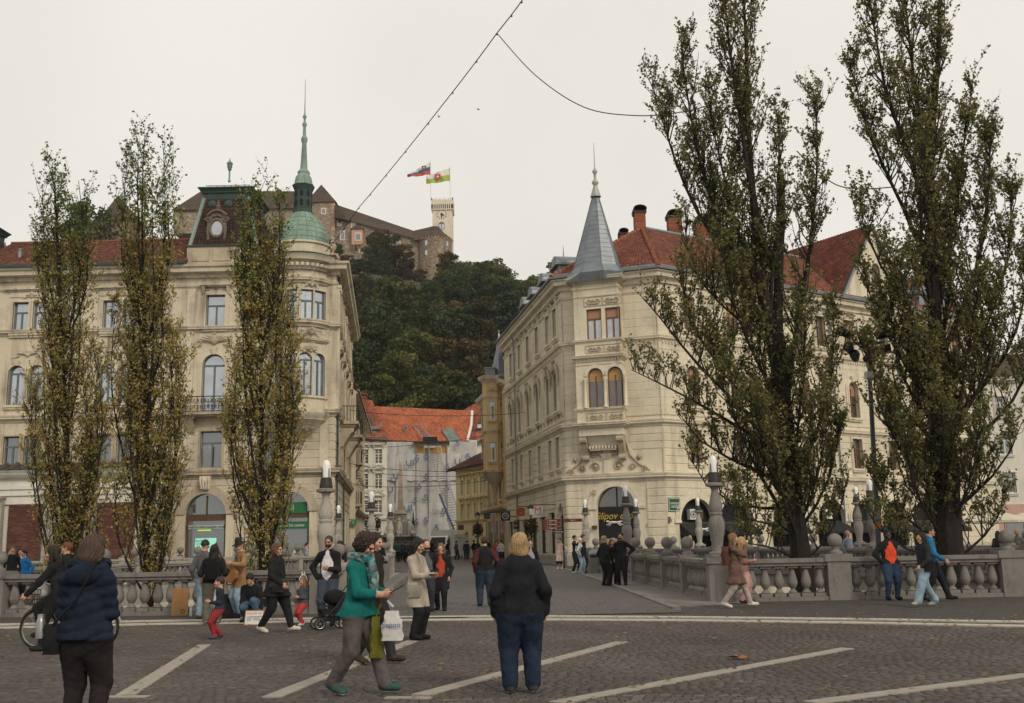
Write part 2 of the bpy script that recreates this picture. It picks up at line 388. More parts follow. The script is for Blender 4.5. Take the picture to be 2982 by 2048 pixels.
for x0, x1 in zip(xs, xs[1:]):
 b.quad((x0, kerb_far(x0)-.02, -.004), (x1, kerb_far(x1)-.02, -.004), (x1, 27.9, -.004), (x0, 27.9, -.004))
struct('pavement', b, asphalt)
struct('street', strip([(-3.35, 23.0), (-4.7, 42), (-5.4, 57), (-9.9, 64), (-12, 84), (-15.5, 100), (-22, 119)],
                       [(3.6, 23.0), (3.2, 42), (2.6, 57), (2.2, 65.5), (-1.6, 86), (-4, 100), (-1, 119)], .010), cobble)
struct('footbridge_deck', strip([(-24.5, 27.8), (-13.0, 57.3)], [(-20.8, 27.8), (-9.4, 57.3)], -.008, .6), graniteL)
struct('footbridge_deck', strip([(20.2, 27.8), (5.9, 57.3)], [(25.2, 27.8), (9.9, 57.3)], -.008, .6), graniteL)
# kerbs along the bridge street
for nm, pts in (('kerb', [(-3.5, 24.0), (-4.85, 42), (-5.55, 57)]), ('kerb', [(3.62, 24.0), (3.22, 42), (2.62, 57)])):
 b = MB()
 for (x0, y0), (x1, y1) in zip(pts, pts[1:]):
  n = 12
  for k in range(n):
   t0, t1 = k/n+.002, (k+1)/n-.002
   p = [(x0+(x1-x0)*t, y0+(y1-y0)*t) for t in (t0, t1)]
   b.prism([(p[0][0]-.09, p[0][1], gz(p[0][1])-.05), (p[0][0]+.09, p[0][1], gz(p[0][1])-.05), (p[1][0]+.09, p[1][1], gz(p[1][1])-.05), (p[1][0]-.09, p[1][1], gz(p[1][1])-.05)], (0, 0, .105))
 struct(nm, b, granite)
# granite slab walk on both sides of the bridge (grooved lines run along it)
for x0, x1, X0, X1 in ((-4.4, -3.6, -6.3, -5.65), (3.72, 4.95, 2.72, 4.0)):
 b = MB()
 for k in range(5):
  for j in range(16):
   ta, tb = j/16, (j+1)/16-.004
   a0, a1 = x0+(x1-x0)*k/5, x0+(x1-x0)*(k+.94)/5; c0, c1 = X0+(X1-X0)*k/5, X0+(X1-X0)*(k+.94)/5
   ya, yb = 25.0+32*ta, 25.0+32*tb
   f = lambda p, q, t: p+(q-p)*t
   b.prism([(f(a0, c0, ta), ya, gz(ya)-.03), (f(a1, c1, ta), ya, gz(ya)-.03), (f(a1, c1, tb), yb, gz(yb)-.03), (f(a0, c0, tb), yb, gz(yb)-.03)], (0, 0, .055))
 struct('bridge_walk', b, granite)
# pale double kerb line sweeping across the square
for nm, fn, w in (('kerb_line', kerb_far, .40), ('kerb_line', kerb_near, .42)):
 par = None
 for i in range(0, len(xs)-2, 2):
  b = MB(); x0, x1 = xs[i]+.006, xs[i+2]-.006
  for xa, xb in ((x0, (x0+x1)/2), ((x0+x1)/2, x1)):
   b.prism([(xa, fn(xa)-w, -.05), (xb, fn(xb)-w, -.05), (xb, fn(xb), -.05), (xa, fn(xa), -.05)], (0, 0, .064))
  o = b.build('kerb_stone', kerbm, par, kind=None if par else 'structure')
  if par is None: o.name = 'kerb_line'; par = o
# radial pale strips in the paving
STR = []
def pstrip(p, q, w, cut=None):
 p, q = Vector(p), Vector(q); d = (q-p).normalized(); n = Vector((-d.y, d.x, 0))*w/2
 b = MB(); L = (q-p).length; k = max(1, int(L/1.1))
 for i in range(k):
  a, c = p+d*(L*i/k+.003), p+d*(L*(i+1)/k-.003)
  sh = Vector((0, 0, 0))
  b.prism([tuple(a-n), tuple(c-n), tuple(c+n), tuple(a+n)], (0, 0, .03))
 for vtx in range(len(b.v)): b.v[vtx] = (b.v[vtx][0], b.v[vtx][1], b.v[vtx][2]-.02)
 struct('paving_strip', b, stripem); STR.append((p, q, w))
pstrip(gnd(365, 2026), gnd(596, 1879), .21)
pstrip(gnd(790, 2032), gnd(1205, 1866), .21)
pstrip(gnd(1222, 2026), gnd(1812, 1870), .21)
pstrip(gnd(1620, 2048), gnd(2468, 1889), .2)
pstrip(gnd(2360, 2048), gnd(3000, 1966), .2)
pstrip(gnd(1122, 2033), gnd(1255, 2034), .13)
pstrip(gnd(306, 2031), gnd(432, 2030), .13)
# granite setts laid in rows
def sett_cols(n):
 base = np.array([(.084, .071, .065), (.097, .083, .075), (.075, .064, .06), (.12, .103, .09), (.066, .057, .054)])
 return base[nrg.choice(5, n, p=[.42, .34, .17, .04, .03])]*(.95+.14*nrg.random((n, 1)))
SW, SD_ = .125, .098
rows = int((25.2-8.2)/SD_)
setts = []
for r in range(rows):
 y = 8.2+r*SD_; half = y*.54+1.2
 x = -half - rng.random()*SW
 while x < half:
  w = SW*(.8+.45*rng.random())
  yy = y + .005*math.sin(x*1.3) + .02*math.sin(x*.31+y*.2)
  if yy+SD_ < kerb_near(x+w/2)-.43: setts.append((x, yy, w))
  x += w
def in_strip(x, y):
 for p, q, w in STR:
  d = q-p; t = max(0, min(1, ((x-p.x)*d.x+(y-p.y)*d.y)/d.length_squared))
  if math.hypot(p.x+d.x*t-x, p.y+d.y*t-y) < w/2-.03: return True
 return False
setts = [q for q in setts if not in_strip(q[0]+q[2]/2, q[1]+SD_/2)]
setts.sort(key=lambda q: (abs(q[0]+q[2]/2) > q[1]*.485, math.hypot(q[0], q[1]) if q[1] > 10.1 else 99))
scol = sett_cols(len(setts)); _q = np.array(setts); scol = scol*(1+.16*np.sin(_q[:, 0]*.83+1.7*np.sin(_q[:, 1]*.61))*np.sin(_q[:, 1]*.97+1.3*np.sin(_q[:, 0]*.45))+.07*np.sin(_q[:, 0]*2.9+_q[:, 1]*1.7))[:, None]
g = .0032
near_set = setts[:300]; rest = setts[300:]
sm = []
for k in range(6):
 w = .095+.012*k; bb = MB(); bb.frus(-w/2, w/2, -SD_/2+g, SD_/2-g, -.05, -w/2+.006, w/2-.006, -SD_/2+g+.006, SD_/2-g-.006, .0)
 bb.col = [tuple(sett_cols(1)[0])]*6; sm.append(bb.mesh('sett', sett_at))
for i, (x, y, w) in enumerate(near_set):
 me = sm[min(5, max(0, round((w-2*g-.095)/.012)))]
 link('sett', me, near, (x+w/2, y+SD_/2, rng.uniform(-.003, .002)))
nv = len(rest); A = np.array(rest); tz = nrg.uniform(-.003, .002, nv); e = .006
V = np.zeros((nv, 8, 3)); x0, x1 = A[:, 0]+g, A[:, 0]+A[:, 2]-g; y0, y1 = A[:, 1]+g, A[:, 1]+SD_-g
for k, (xx, yy, zz) in enumerate(((x0, y0, -.05), (x1, y0, -.05), (x1, y1, -.05), (x0, y1, -.05), (x0+e, y0+e, tz), (x1-e, y0+e, tz), (x1-e, y1-e, tz), (x0+e, y1-e, tz))):
 V[:, k, 0] = xx; V[:, k, 1] = yy; V[:, k, 2] = zz
Fq = np.array([(4, 5, 6, 7), (0, 1, 5, 4), (1, 2, 6, 5), (2, 3, 7, 6), (3, 0, 4, 7)])
def np_mesh(name, verts, quads, mat, cols=None):
 me = bpy.data.meshes.new(name); n = len(quads); k = quads.shape[1]
 me.vertices.add(len(verts)); me.vertices.foreach_set('co', np.ascontiguousarray(verts, dtype=np.float32).ravel())
 me.loops.add(n*k); me.loops.foreach_set('vertex_index', np.ascontiguousarray(quads, dtype=np.int32).ravel())
 me.polygons.add(n); me.polygons.foreach_set('loop_start', np.arange(0, n*k, k, dtype=np.int32))
 me.materials.append(mat); me.update(calc_edges=True)
 if cols is not None:
  a = me.attributes.new('Col', 'FLOAT_COLOR', 'FACE'); c4 = np.ones((n, 4), np.float32); c4[:, :3] = cols
  a.data.foreach_set('color', c4.ravel())
 return me
Q = (np.arange(nv)[:, None, None]*8 + Fq[None]).reshape(-1, 4)
link('sett_paving', np_mesh('sett_paving', V.reshape(-1, 3), Q, sett_at, np.repeat(scol[300:], 5, axis=0)), near, kind='stuff')
# fallen poplar leaves
def leaves_on_ground(n):
 P = []; C = []
 while len(P) < n:
  k = rng.random()
  if k < .62: y = rng.uniform(9.5, 26.3); x = rng.uniform(-y*.52, y*.52)
  elif k < .85: x = rng.uniform(2.5, 13); y = kerb_near(x) + rng.gauss(.4, 1.6)
  else: x = rng.uniform(-13, -3); y = kerb_near(x)+rng.gauss(0, 1.3)
  if y < 9.3 or y > 26.5: continue
  if rng.random() > .25+.75*abs(math.sin(x*.9+y*.7)*math.sin(y*1.3-x*.5)): continue
  P.append((x, y)); C.append(rng.choice([(.30, .20, .08), (.24, .14, .055), (.36, .27, .12), (.18, .10, .045), (.28, .22, .09)]))
 v = []; f = []
 for x, y in P:
  a = rng.uniform(0, 6.28); r = rng.uniform(.02, .045); b0 = len(v)
  for k in range(4):
   t = a+k*math.pi/2; rr = r*(1.25 if k % 2 == 0 else .7); v.append((x+rr*math.cos(t), y+rr*math.sin(t), .012+rng.uniform(.002, .028)))
  f.append((b0, b0+1, b0+2, b0+3))
 return np_mesh('fallen_leaves', np.array(v), np.array(f), leaf_at, np.array(C))
o = link('fallen_leaves', leaves_on_ground(1150), kind='stuff')
tag(o, 'small yellow and brown leaves scattered over the paving', 'leaves')
bl = MB(); p = gnd(2150, 1921)
for a in range(5):
 t = a*1.26+.3; n = Vector((math.cos(t), math.sin(t), 0)); w = Vector((-n.y, n.x, 0))
 bl._add([tuple(p+Vector((0, 0, .03))), tuple(p+n*.07+w*.04+Vector((0, 0, .05))), tuple(p+n*.15+Vector((0, 0, .03+.03*(a % 2)))), tuple(p+n*.07-w*.04+Vector((0, 0, .02)))], [(0, 1, 2, 3)])
o = bl.build('fallen_leaf', plain('rust_leaf', (.25, .10, .04), .8)); tag(o, 'single large rust brown curled leaf lying on the setts', 'leaf')
# ================================================================== BALUSTRADES AND BRIDGE LAMPS
def baluster_mesh(n=12, s=1.):
 b = MB(); b.box(-.145*s, .145*s, -.13, .13, 0, .085)
 b.lathe([(.10*s, .085), (.118*s, .10), (.062*s, .165), (.055*s, .19), (.10*s, .245), (.128*s, .32), (.13*s, .36), (.118*s, .44), (.088*s, .55), (.068*s, .63), (.072*s, .67), (.085*s, .69), (.10*s, .70)], n)
 b.box(-.135*s, .135*s, -.12, .12, .70, .755)
 return b.mesh('baluster', granite, True)
BAL = baluster_mesh(); BALs = baluster_mesh(8, .86)
BALL = MB().lathe([(.17, 0), (.17, .06), (.10, .09), (.085, .13), (.10, .16)] + [(.185*math.sin(math.pi*(j+2)/12), .335-.185*math.cos(math.pi*(j+2)/12)) for j in range(11)], 16).mesh('ball_finial', granite, True)
def balustrade(label, p0, p1, piers, spacing=.326, balls=True, skip=(), pw=.58, small=False, matl=None):
 p0, p1 = Vector((*p0, 0)), Vector((*p1, 0)); d = p1-p0; L = d.length; t = d.normalized(); rz = math.atan2(t.y, t.x)
 root = thing('balustrade', label, 'balustrade', (p0.x, p0.y, gz(p0.y)), group='stone balustrades along the river and bridges')
 n = Vector((-t.y, t.x, 0))
 def W(s, dd, z): q = p0+t*s+n*dd; return (q.x, q.y, gz(q.y)+z)
 g_ = matl or granite
 for nm, z0, z1, w in (('plinth', -.06, .09, .19), ('handrail', .85, .93, .17), ('handrail', .93, 1.03, .22)):
  k = 1 if abs(t.y) < .3 else 3
  b = MB()
  for i in range(k):
   a, c = L*i/k, L*(i+1)/k
   b._add([W(a, -w, z0), W(c, -w, z0), W(c, w, z0), W(a, w, z0), W(a, -w, z1), W(c, -w, z1), W(c, w, z1), W(a, w, z1)],
                   [(0, 3, 2, 1), (4, 5, 6, 7), (0, 1, 5, 4), (1, 2, 6, 5), (2, 3, 7, 6), (3, 0, 4, 7)])
  b.build(nm, g_, root)
 ss = sorted(piers)
 for s in ss:
  b = MB(); hw = pw/2
  def bx(a, w, z0, z1):
   b._add([W(s-a, -w, z0), W(s+a, -w, z0), W(s+a, w, z0), W(s-a, w, z0), W(s-a, -w, z1), W(s+a, -w, z1), W(s+a, w, z1), W(s-a, w, z1)],
                   [(0, 3, 2, 1), (4, 5, 6, 7), (0, 1, 5, 4), (1, 2, 6, 5), (2, 3, 7, 6), (3, 0, 4, 7)])
  bx(hw, .225, -.08, .945); bx(hw+.06 if not small else hw+.03, .26, .943, 1.12)
  b.build('pier', g_, root)
  if balls and s not in skip:
   q = W(s, 0, 1.118); link('ball_finial', BALL, root, q)
 edges = [0]+ss+[L]
 for a, c in zip(edges, edges[1:]):
  a2 = a+(pw/2 if a in ss else 0); c2 = c-(pw/2 if c in ss else 0)
  m = int((c2-a2-.02)/spacing)
  if m < 1: continue
  st = (c2-a2)/m
  for i in range(m):
   q = W(a2+st*(i+.5), 0, .092); link('baluster', BALs if small else BAL, root, q, rz)
 return root
def seglen(p, q): return math.hypot(q[0]-p[0], q[1]-p[1])
A0, A1 = (-15.2, 27.15), (-4.66, 25.6)
La = seglen(A0, A1)
balustrade('weathered granite balustrade behind the buskers, with a cardboard sheet against it', A0, A1, [2.0, 4.85, La-.02], skip=(La-.02,))
B0, B1 = (5.12, 26.75), (14.2, 26.65)
Lb = seglen(B0, B1)
balustrade('granite balustrade with pear shaped balusters where the man in the red shirt leans', B0, B1, [.02, 3.0, 7.35], skip=(.02,))
C0, C1 = (-4.72, 26.0), (-6.75, 56.3); Lc = seglen(C0, C1)
balustrade('bridge balustrade beside the steel bin and the flower basket lamp post', C0, C1, [Lc*k/10 for k in range(1, 10)]+[Lc-.1], .30, pw=.26, skip=(Lc-.1,), small=True, matl=graniteL)
D0, D1 = (5.08, 27.1), (3.75, 56.0); Ld = seglen(D0, D1)
balustrade('bridge balustrade beside the three people in dark coats', D0, D1, [Ld*(k+.03)/9.4 for k in range(1, 9)]+[Ld-.1], .30, pw=.26, skip=(Ld-.1,), small=True)
E0, E1 = (-21.2, 28.2), (-9.6, 56.6); Le = seglen(E0, E1)
balustrade('footbridge balustrade running behind the slender poplars toward the tourist office', E0, E1, [Le*k/8 for k in range(0, 9)], .31, pw=.3, skip=(Le*3/8, Le), small=True, matl=graniteL)
G0, G1 = (6.5, 56.2), (19.8, 28.3); Lg = seglen(G0, G1)
balustrade('footbridge balustrade behind the two broad poplars, inner side', G0, G1, [Lg*k/9 for k in range(0, 10)], .31, pw=.3, skip=(0, Lg*5/9), small=True)
H0, H1 = (9.9, 56.5), (26.5, 28.3); Lh = seglen(H0, H1)
balustrade('footbridge balustrade behind the two broad poplars, outer side', H0, H1, [Lh*k/9 for k in range(0, 10)], .31, pw=.3, skip=(0, Lh*3/9), small=True)
balustrade('pale quay balustrade in front of the brick and white pavilion', (-38, 57.6), (-13.4, 57.4), [1+3.1*k for k in range(8)], .31, pw=.3, small=True, matl=graniteL)
LST = MB().box(-.27, .27, -.27, .27, 0, .07).lathe([(.24, .07), (.24, .10), (.15, .14), (.125, .24), (.155, .42), (.20, .66), (.212, .78), (.20, .90), (.155, 1.02), (.15, 1.04), (.17, 1.06), (.17, 1.10), (.15, 1.12), (.168, 1.17), (.178, 1.24), (.165, 1.34), (.125, 1.5), (.092, 1.62), (.088, 1.68), (.105, 1.74), (.14, 1.78)], 18)
LST = LST.mesh('shaft', granite, True); LSTp = LST.copy(); LSTp.materials[0] = graniteL
LDISC = MB().lathe([(.15, 1.765), (.235, 1.79), (.235, 1.845), (.20, 1.86), (.17, 1.875)], 18).mesh('capital', granite, True)
LCAP = MB().lathe([(.165, 1.87), (.165, 1.96), (.15, 1.98), (.14, 2.10), (.12, 2.14)], 14)
for k in range(4):
 a = k*math.pi/2+.785; c, s_ = math.cos(a), math.sin(a)
 LCAP.tube([(.122*c, .122*s_, 2.0), (.118*c, .118*s_, 2.36)], [.016, .010], 4)
LCAP = LCAP.mesh('lamp_socket', plain('dark_bronze', (.035, .032, .03), .6, metal=.3, var=.3, scale=12), True)
milk = plain('milk_glass', (.78, .78, .76), .35, var=.04, scale=8, spec=.5)
LGL = MB().lathe([(.105, 2.10), (.108, 2.2), (.108, 2.42), (.095, 2.50), (.065, 2.555), (.0, 2.58)], 14).mesh('glass_tube', milk, True)
def bridge_lamp(x, y, label, zt=1.11, pale=False):
 r = thing('bridge_lamp', label, 'lamp', (x, y, gz(y)+zt), group='baluster shaped stone lamps of the bridges')
 sub('shaft', LSTp if pale else LST, r); sub('capital', LDISC, r); sub('lamp_socket', LCAP, r); sub('glass_tube', LGL, r)
 return r
bridge_lamp(-4.66, 25.6, 'stone bridge lamp standing behind the man in sunglasses with a stroller', pale=True)
bridge_lamp(4.95+.19, 26.75, 'stone bridge lamp on the pier beside the woman eating ice cream')
bridge_lamp(-6.0+.2, 42., 'stone bridge lamp next to the hanging flower basket on the left parapet', pale=True)
bridge_lamp(-6.74, 56.2, 'stone bridge lamp in front of the obelisk fountain', pale=True)
bridge_lamp(E1[0], E1[1]-.05, 'small stone lamp at the footbridge end by the tourist office corner', pale=True)
tq = 3/8; bridge_lamp(E0[0]+(E1[0]-E0[0])*tq, E0[1]+(E1[1]-E0[1])*tq, 'stone lamp on the footbridge in front of the red brick pavilion wall')
bridge_lamp(4.42, 41.6, 'stone bridge lamp in front of the arched shop door with gold lettering')
bridge_lamp(D1[0], D1[1]-.1, 'stone bridge lamp behind the group taking a selfie', pale=True)
bridge_lamp(G0[0], G0[1], 'stone lamp at the footbridge end right behind the shop door lamp')
tq = 5/9; bridge_lamp(G0[0]+(G1[0]-G0[0])*tq, G0[1]+(G1[1]-G0[1])*tq, 'stone lamp half hidden by the trunk of a broad poplar')
bridge_lamp(H0[0], H0[1], 'stone lamp in front of the arch with an air conditioner and dark awning', pale=True)
tq = 3/9; bridge_lamp(H0[0]+(H1[0]-H0[0])*tq, H0[1]+(H1[1]-H0[1])*tq, 'stone lamp on the footbridge in front of the parasols')
# ================================================================== FACADE KIT
def arc(sc, z, r, n=14, a0=0., a1=math.pi):
 return [(sc+r*math.cos(a0+(a1-a0)*i/n), z+r*math.sin(a0+(a1-a0)*i/n)) for i in range(n+1)]
def wall(root, fr, s0, s1, z0, z1, ops, mat, reveal=.26, d=0., name='wall'):
 b = MB(fr)
 S_ = sorted({s0, s1, *[q for o in ops for q in (o[0], o[1]) if s0 < q < s1]}); Z_ = sorted({z0, z1, *[q for o in ops for q in (o[2], o[3]) if z0 < q < z1]})
 for a, c in zip(S_, S_[1:]):
  for e, f in zip(Z_, Z_[1:]):
   ms, mz = (a+c)/2, (e+f)/2
   if any(o[0] < ms < o[1] and o[2] < mz < o[3] for o in ops): continue
   b.quad((a, d, e), (c, d, e), (c, d, f), (a, d, f))
 for o in ops:
  sa, sb, za, zb = o[:4]; dd = d-reveal
  if len(o) > 4 and o[4]:
   r = (sb-sa)/2; sc = (sa+sb)/2; zs = zb-r; A = arc(sc, zs, r)
   for (p, q), (p2, q2) in zip(A, A[1:]):
    b.quad((p2, d, q2), (p, d, q), (p, d, zb), (p2, d, zb)); b.quad((p, d, q), (p2, d, q2), (p2, dd, q2), (p, dd, q))
   zt = zs
  else:
   zt = zb; b.quad((sa, d, zb), (sa, dd, zb), (sb, dd, zb), (sb, d, zb))
  b.quad((sa, d, za), (sa, dd, za), (sa, dd, zt), (sa, d, zt)); b.quad((sb, d, za), (sb, d, zt), (sb, dd, zt), (sb, dd, za))
  b.quad((sa, d, za), (sb, d, za), (sb, dd, za), (sa, dd, za))
 return b.build(name, mat, root)
_wc = {}
def win_mesh(w, h, arch, style, fm, gm, bm=None, bl=0.):
 """frame mesh and list of (pane mesh, x, z); local origin bottom centre, outward is -y"""
 key = (round(w, 2), round(h, 2), arch, style, fm.name, gm.name, bl)
 if key in _wc: return _wc[key]
 b = MB(); t = .075; r = w/2; hs = h-r if arch else h; panes = []
 b.box(-w/2, -w/2+t, -.05, .05, 0, hs); b.box(w/2-t, w/2, -.05, .05, 0, hs); b.box(-w/2+t, w/2-t, -.05, .05, 0, t)
 if arch:
  A = arc(0, hs, r, 12); B = arc(0, hs, r-t, 12)
  for i in range(12): b._add([(A[i][0], -.05, A[i][1]), (A[i+1][0], -.05, A[i+1][1]), (B[i+1][0], -.05, B[i+1][1]), (B[i][0], -.05, B[i][1]), (B[i][0], .05, B[i][1]), (B[i+1][0], .05, B[i+1][1])], [(0, 3, 2, 1), (3, 4, 5, 2)])
 else: b.box(-w/2+t, w/2-t, -.05, .05, h-t, h)
 zt = hs if arch else (h*.68 if style != 'two' else h*.5)
 def pane(x0, x1, z0, z1, m, dy=.0):
  q = MB(); q.box(-(x1-x0)/2, (x1-x0)/2, -.006, .006, 0, z1-z0); panes.append((q.mesh('pane', m), (x0+x1)/2, dy, z0))
 if style in ('T', 'two', 'grid'):
  b.box(-w/2+t, w/2-t, -.06, .05, zt-.05, zt+.05); b.box(-.05, .05, -.058, .05, t, zt-.05)
  pane(-w/2+t, -.05, t, zt-.05, gm); pane(.05, w/2-t, t, zt-.05, gm)
  if style in ('two', 'grid') : b.box(-.04, .04, -.055, .05, zt+.05, h-t)
  if style == 'grid':
   for z in (h*.25, h*.5, h*.84): b.box(-w/2+t, w/2-t, -.053, .05, z-.02, z+.02)
 if style == 'M':      # two full casements, no transom
  b.box(-.045, .045, -.058, .05, t, hs); zt = hs
  pane(-w/2+t, -.045, t, hs, gm); pane(.045, w/2-t, t, hs, gm)
 if bl and bm:         # roller blind pulled part-way down outside the glass
  q = MB(); zb = (hs if arch else h)-(0 if arch else bl)
  if arch:
   q.prism([(p, -.03, z) for p, z in arc(0, hs, r-t, 12)], (0, .02, 0))
  n = max(2, int(bl/.07))
  for k in range(n):
   z = hs-bl + bl*k/n if arch else h-t-bl+bl*k/n
   q.box(-w/2+t, w/2-t, -.035, -.01, z, z+bl/n-.008)
  panes.append((q.mesh('blind', bm), 0, 0, 0))
  if not arch: pane(-w/2+t, w/2-t, zt+.05 if style == 'T' else t, h-t, gm, .012)
 elif arch:
  q = MB(); q.prism([(p, -.006, z) for p, z in arc(0, hs, r-t, 12)], (0, .012, 0)); panes.append((q.mesh('pane', gm), 0, 0, 0))
 elif style != 'M': pane(-w/2+t, w/2-t, zt+.05, h-t, gm)
 _wc[key] = (b.mesh('window', fm), panes); return _wc[key]
def window(root, fr, sc, z0, w, h, arch=False, style='T', fm=None, gm=None, bm=None, bl=0., d=-.2):
 m, panes = win_mesh(w, h, arch, style, fm or frame_bl, gm or glass_s, bm, bl)
 o = link('window', m, root, fr((sc, d, z0)), fr.rz)
 for pm, x, y, z in panes: sub(pm.name.split('.')[0], pm, o, (x, y, z))
 return o
def surround(root, fr, sc, z0, w, h, arch=False, mat=None, t=.2, hood=0, sill=True, pd=.07, key=False, d=0.):
 """moulded frame, sill, and (hood=1) entablature / (2) triangular / (3) segmental pediment"""
 b = MB(fr); r = w/2; hs = h-r if arch else h; a0, a1 = sc-w/2, sc+w/2
 for e, (tt, p) in enumerate(((t, pd), (t*.45, pd*1.6))):
  b.box(a0-tt, a0, d, d+p, z0, z0+hs); b.box(a1, a1+tt, d, d+p, z0, z0+hs)
  if arch:
   A = arc(sc, z0+hs, r, 14); B = arc(sc, z0+hs, r+tt, 14)
   for i in range(14):
    b._add([(A[i][0], d+p, A[i][1]), (A[i+1][0], d+p, A[i+1][1]), (B[i+1][0], d+p, B[i+1][1]), (B[i][0], d+p, B[i][1]), (B[i][0], d, B[i][1]), (B[i+1][0], d, B[i+1][1]), (A[i][0], d, A[i][1]), (A[i+1][0], d, A[i+1][1])], [(0, 1, 2, 3), (3, 2, 5, 4), (1, 0, 6, 7)])
  else: b.box(a0-tt, a1+tt, d, d+p, z0+h, z0+h+tt)
 if sill: b.box(a0-t*1.25, a1+t*1.25, d, d+pd+.13, z0-.14, z0); b.box(a0-t, a1+t, d, d+pd+.06, z0-.26, z0-.14)
 if key: b.frus(sc-.11, sc+.11, d, d+pd+.10, z0+h-.02, sc-.17, sc+.17, d, d+pd+.16, z0+h+t+.18)
 if hood:
  zt = z0+h+t; W_ = w/2+t+.12
  b.box(sc-W_+.1, sc+W_-.1, d, d+pd*.6, zt+.004, zt+.30)
  for k in (-1, 1): b.frus(sc+k*(W_-.16)-.07, sc+k*(W_-.16)+.07, d, d+.12, zt-.12, sc+k*(W_-.16)-.09, sc+k*(W_-.16)+.09, d, d+.26, zt+.30)
  b.box(sc-W_, sc+W_, d, d+.26, zt+.30, zt+.37); b.box(sc-W_-.08, sc+W_+.08, d, d+.34, zt+.37, zt+.45)
  if hood == 2:
   b.prism([(sc-W_-.08, d, zt+.45), (sc+W_+.08, d, zt+.45), (sc, d, zt+.45+W_*.55)], (0, .18, 0))
   for k in (-1, 1): b.prism([(sc+k*(W_+.1), d, zt+.45), (sc+k*(W_+.1), d, zt+.53), (sc, d, zt+.56+W_*.55), (sc, d, zt+.47+W_*.55)][::k], (0, .32, 0))
  if hood == 3:
   A = arc(sc, zt+.45-W_*.5, W_*1.12, 10, R(27), R(153)); b.prism([(p, d, max(z, zt+.45)) for p, z in A], (0, .16, 0))
   for i in range(10): b.prism([(A[i][0], d, A[i][1]), (A[i+1][0], d, A[i+1][1]), (A[i+1][0], d, A[i+1][1]+.1), (A[i][0], d, A[i][1]+.1)], (0, .32, 0))
 return b.build('window_surround', mat or trimc, root)
def miter(poly, closed=False):
 P = [Vector((p[0], p[1])) for p in poly]; N = []
 for i in range(len(P)):
  dirs = []
  if i > 0: dirs.append((P[i]-P[i-1]).normalized())
  if i < len(P)-1: dirs.append((P[i+1]-P[i]).normalized())
  ns = [Vector((q.y, -q.x)) for q in dirs]
  if len(ns) == 1: N.append(ns[0])
  else:
   m = (ns[0]+ns[1]).normalized(); N.append(m/max(.35, m.dot(ns[0])))
 return P, N
def sweep(root, poly, prof, mat, name='cornice', cap=True, b=None):
 """profile [(outward, z)...] run along a plan polyline, corners mitred"""
 P, N = miter(poly); bb = b or MB(); k = len(prof)
 vs = [(p.x+n.x*d, p.y+n.y*d, z) for p, n in zip(P, N) for d, z in prof]
 fs = [(i*k+j, (i+1)*k+j, (i+1)*k+j+1, i*k+j+1) for i in range(len(P)-1) for j in range(k-1)]
 if cap: fs += [tuple(range(k)), tuple((len(P)-1)*k+j for j in range(k))[::-1]]
 bb._add(vs, fs)
 return bb.build(name, mat, root) if b is None else bb
def cprof(z, h, d):
 """classical cornice: fillet, cove, corona, cyma"""
 return [(0, z), (d*.18, z), (d*.22, z+h*.18), (d*.45, z+h*.34), (d*.5, z+h*.42), (d*.82, z+h*.46), (d*.84, z+h*.68), (d*.92, z+h*.74), (d, z+h*.93), (d, z+h), (0, z+h+.02)]
def dentils(root, fr, s0, s1, z, w=.14, h=.16, d=.14, step=.34, mat=None, d0=0.):
 b = MB(fr); n = max(1, int((s1-s0)/step))
 for i in range(n):
  s = s0+(i+.5)*(s1-s0)/n; b.box(s-w/2, s+w/2, d0, d0+d, z, z+h)
 return b.build('dentil_row', mat or trimc, root, kind='stuff')
def courses(root, fr, s0, s1, z0, z1, h, ops, mat, proud=.035, gap=.045, d=0., sd=0):
 n = max(1, round((z1-z0)/h)); hh = (z1-z0)/n
 for k in range(n):
  a, c = z0+k*hh+gap/2, z0+(k+1)*hh-gap/2
  iv = [(s0, s1)]
  for o in ops:
   if o[2]-.1 < c and o[3]+.05 > a:
    if len(o) > 4 and o[4]:
     r = (o[1]-o[0])/2; zs = o[3]-r; zz = max(0, min((a+c)/2, c)-zs); hw = math.sqrt(max(0, (r+.02)**2-zz*zz)) if zz < r+.02 else 0; sc = (o[0]+o[1])/2; p, q = sc-hw, sc+hw
     if hw == 0: continue
    else: p, q = o[0], o[1]
    nv_ = []
    for x, y in iv:
     if q <= x or p >= y: nv_.append((x, y))
     else:
      if p > x+.05: nv_.append((x, p))
      if q < y-.05: nv_.append((q, y))
    iv = nv_
  for x, y in iv:
   b = MB(fr); e = .018
   b._add([(x, d, a), (y, d, a), (y, d, c), (x, d, c), (x, d+proud, a+e), (y, d+proud, a+e), (y, d+proud, c-e), (x, d+proud, c-e)],
                   [(4, 5, 6, 7), (0, 1, 5, 4), (1, 2, 6, 5), (2, 3, 7, 6), (3, 0, 4, 7)])
   b.build('stone_course', mat, root)
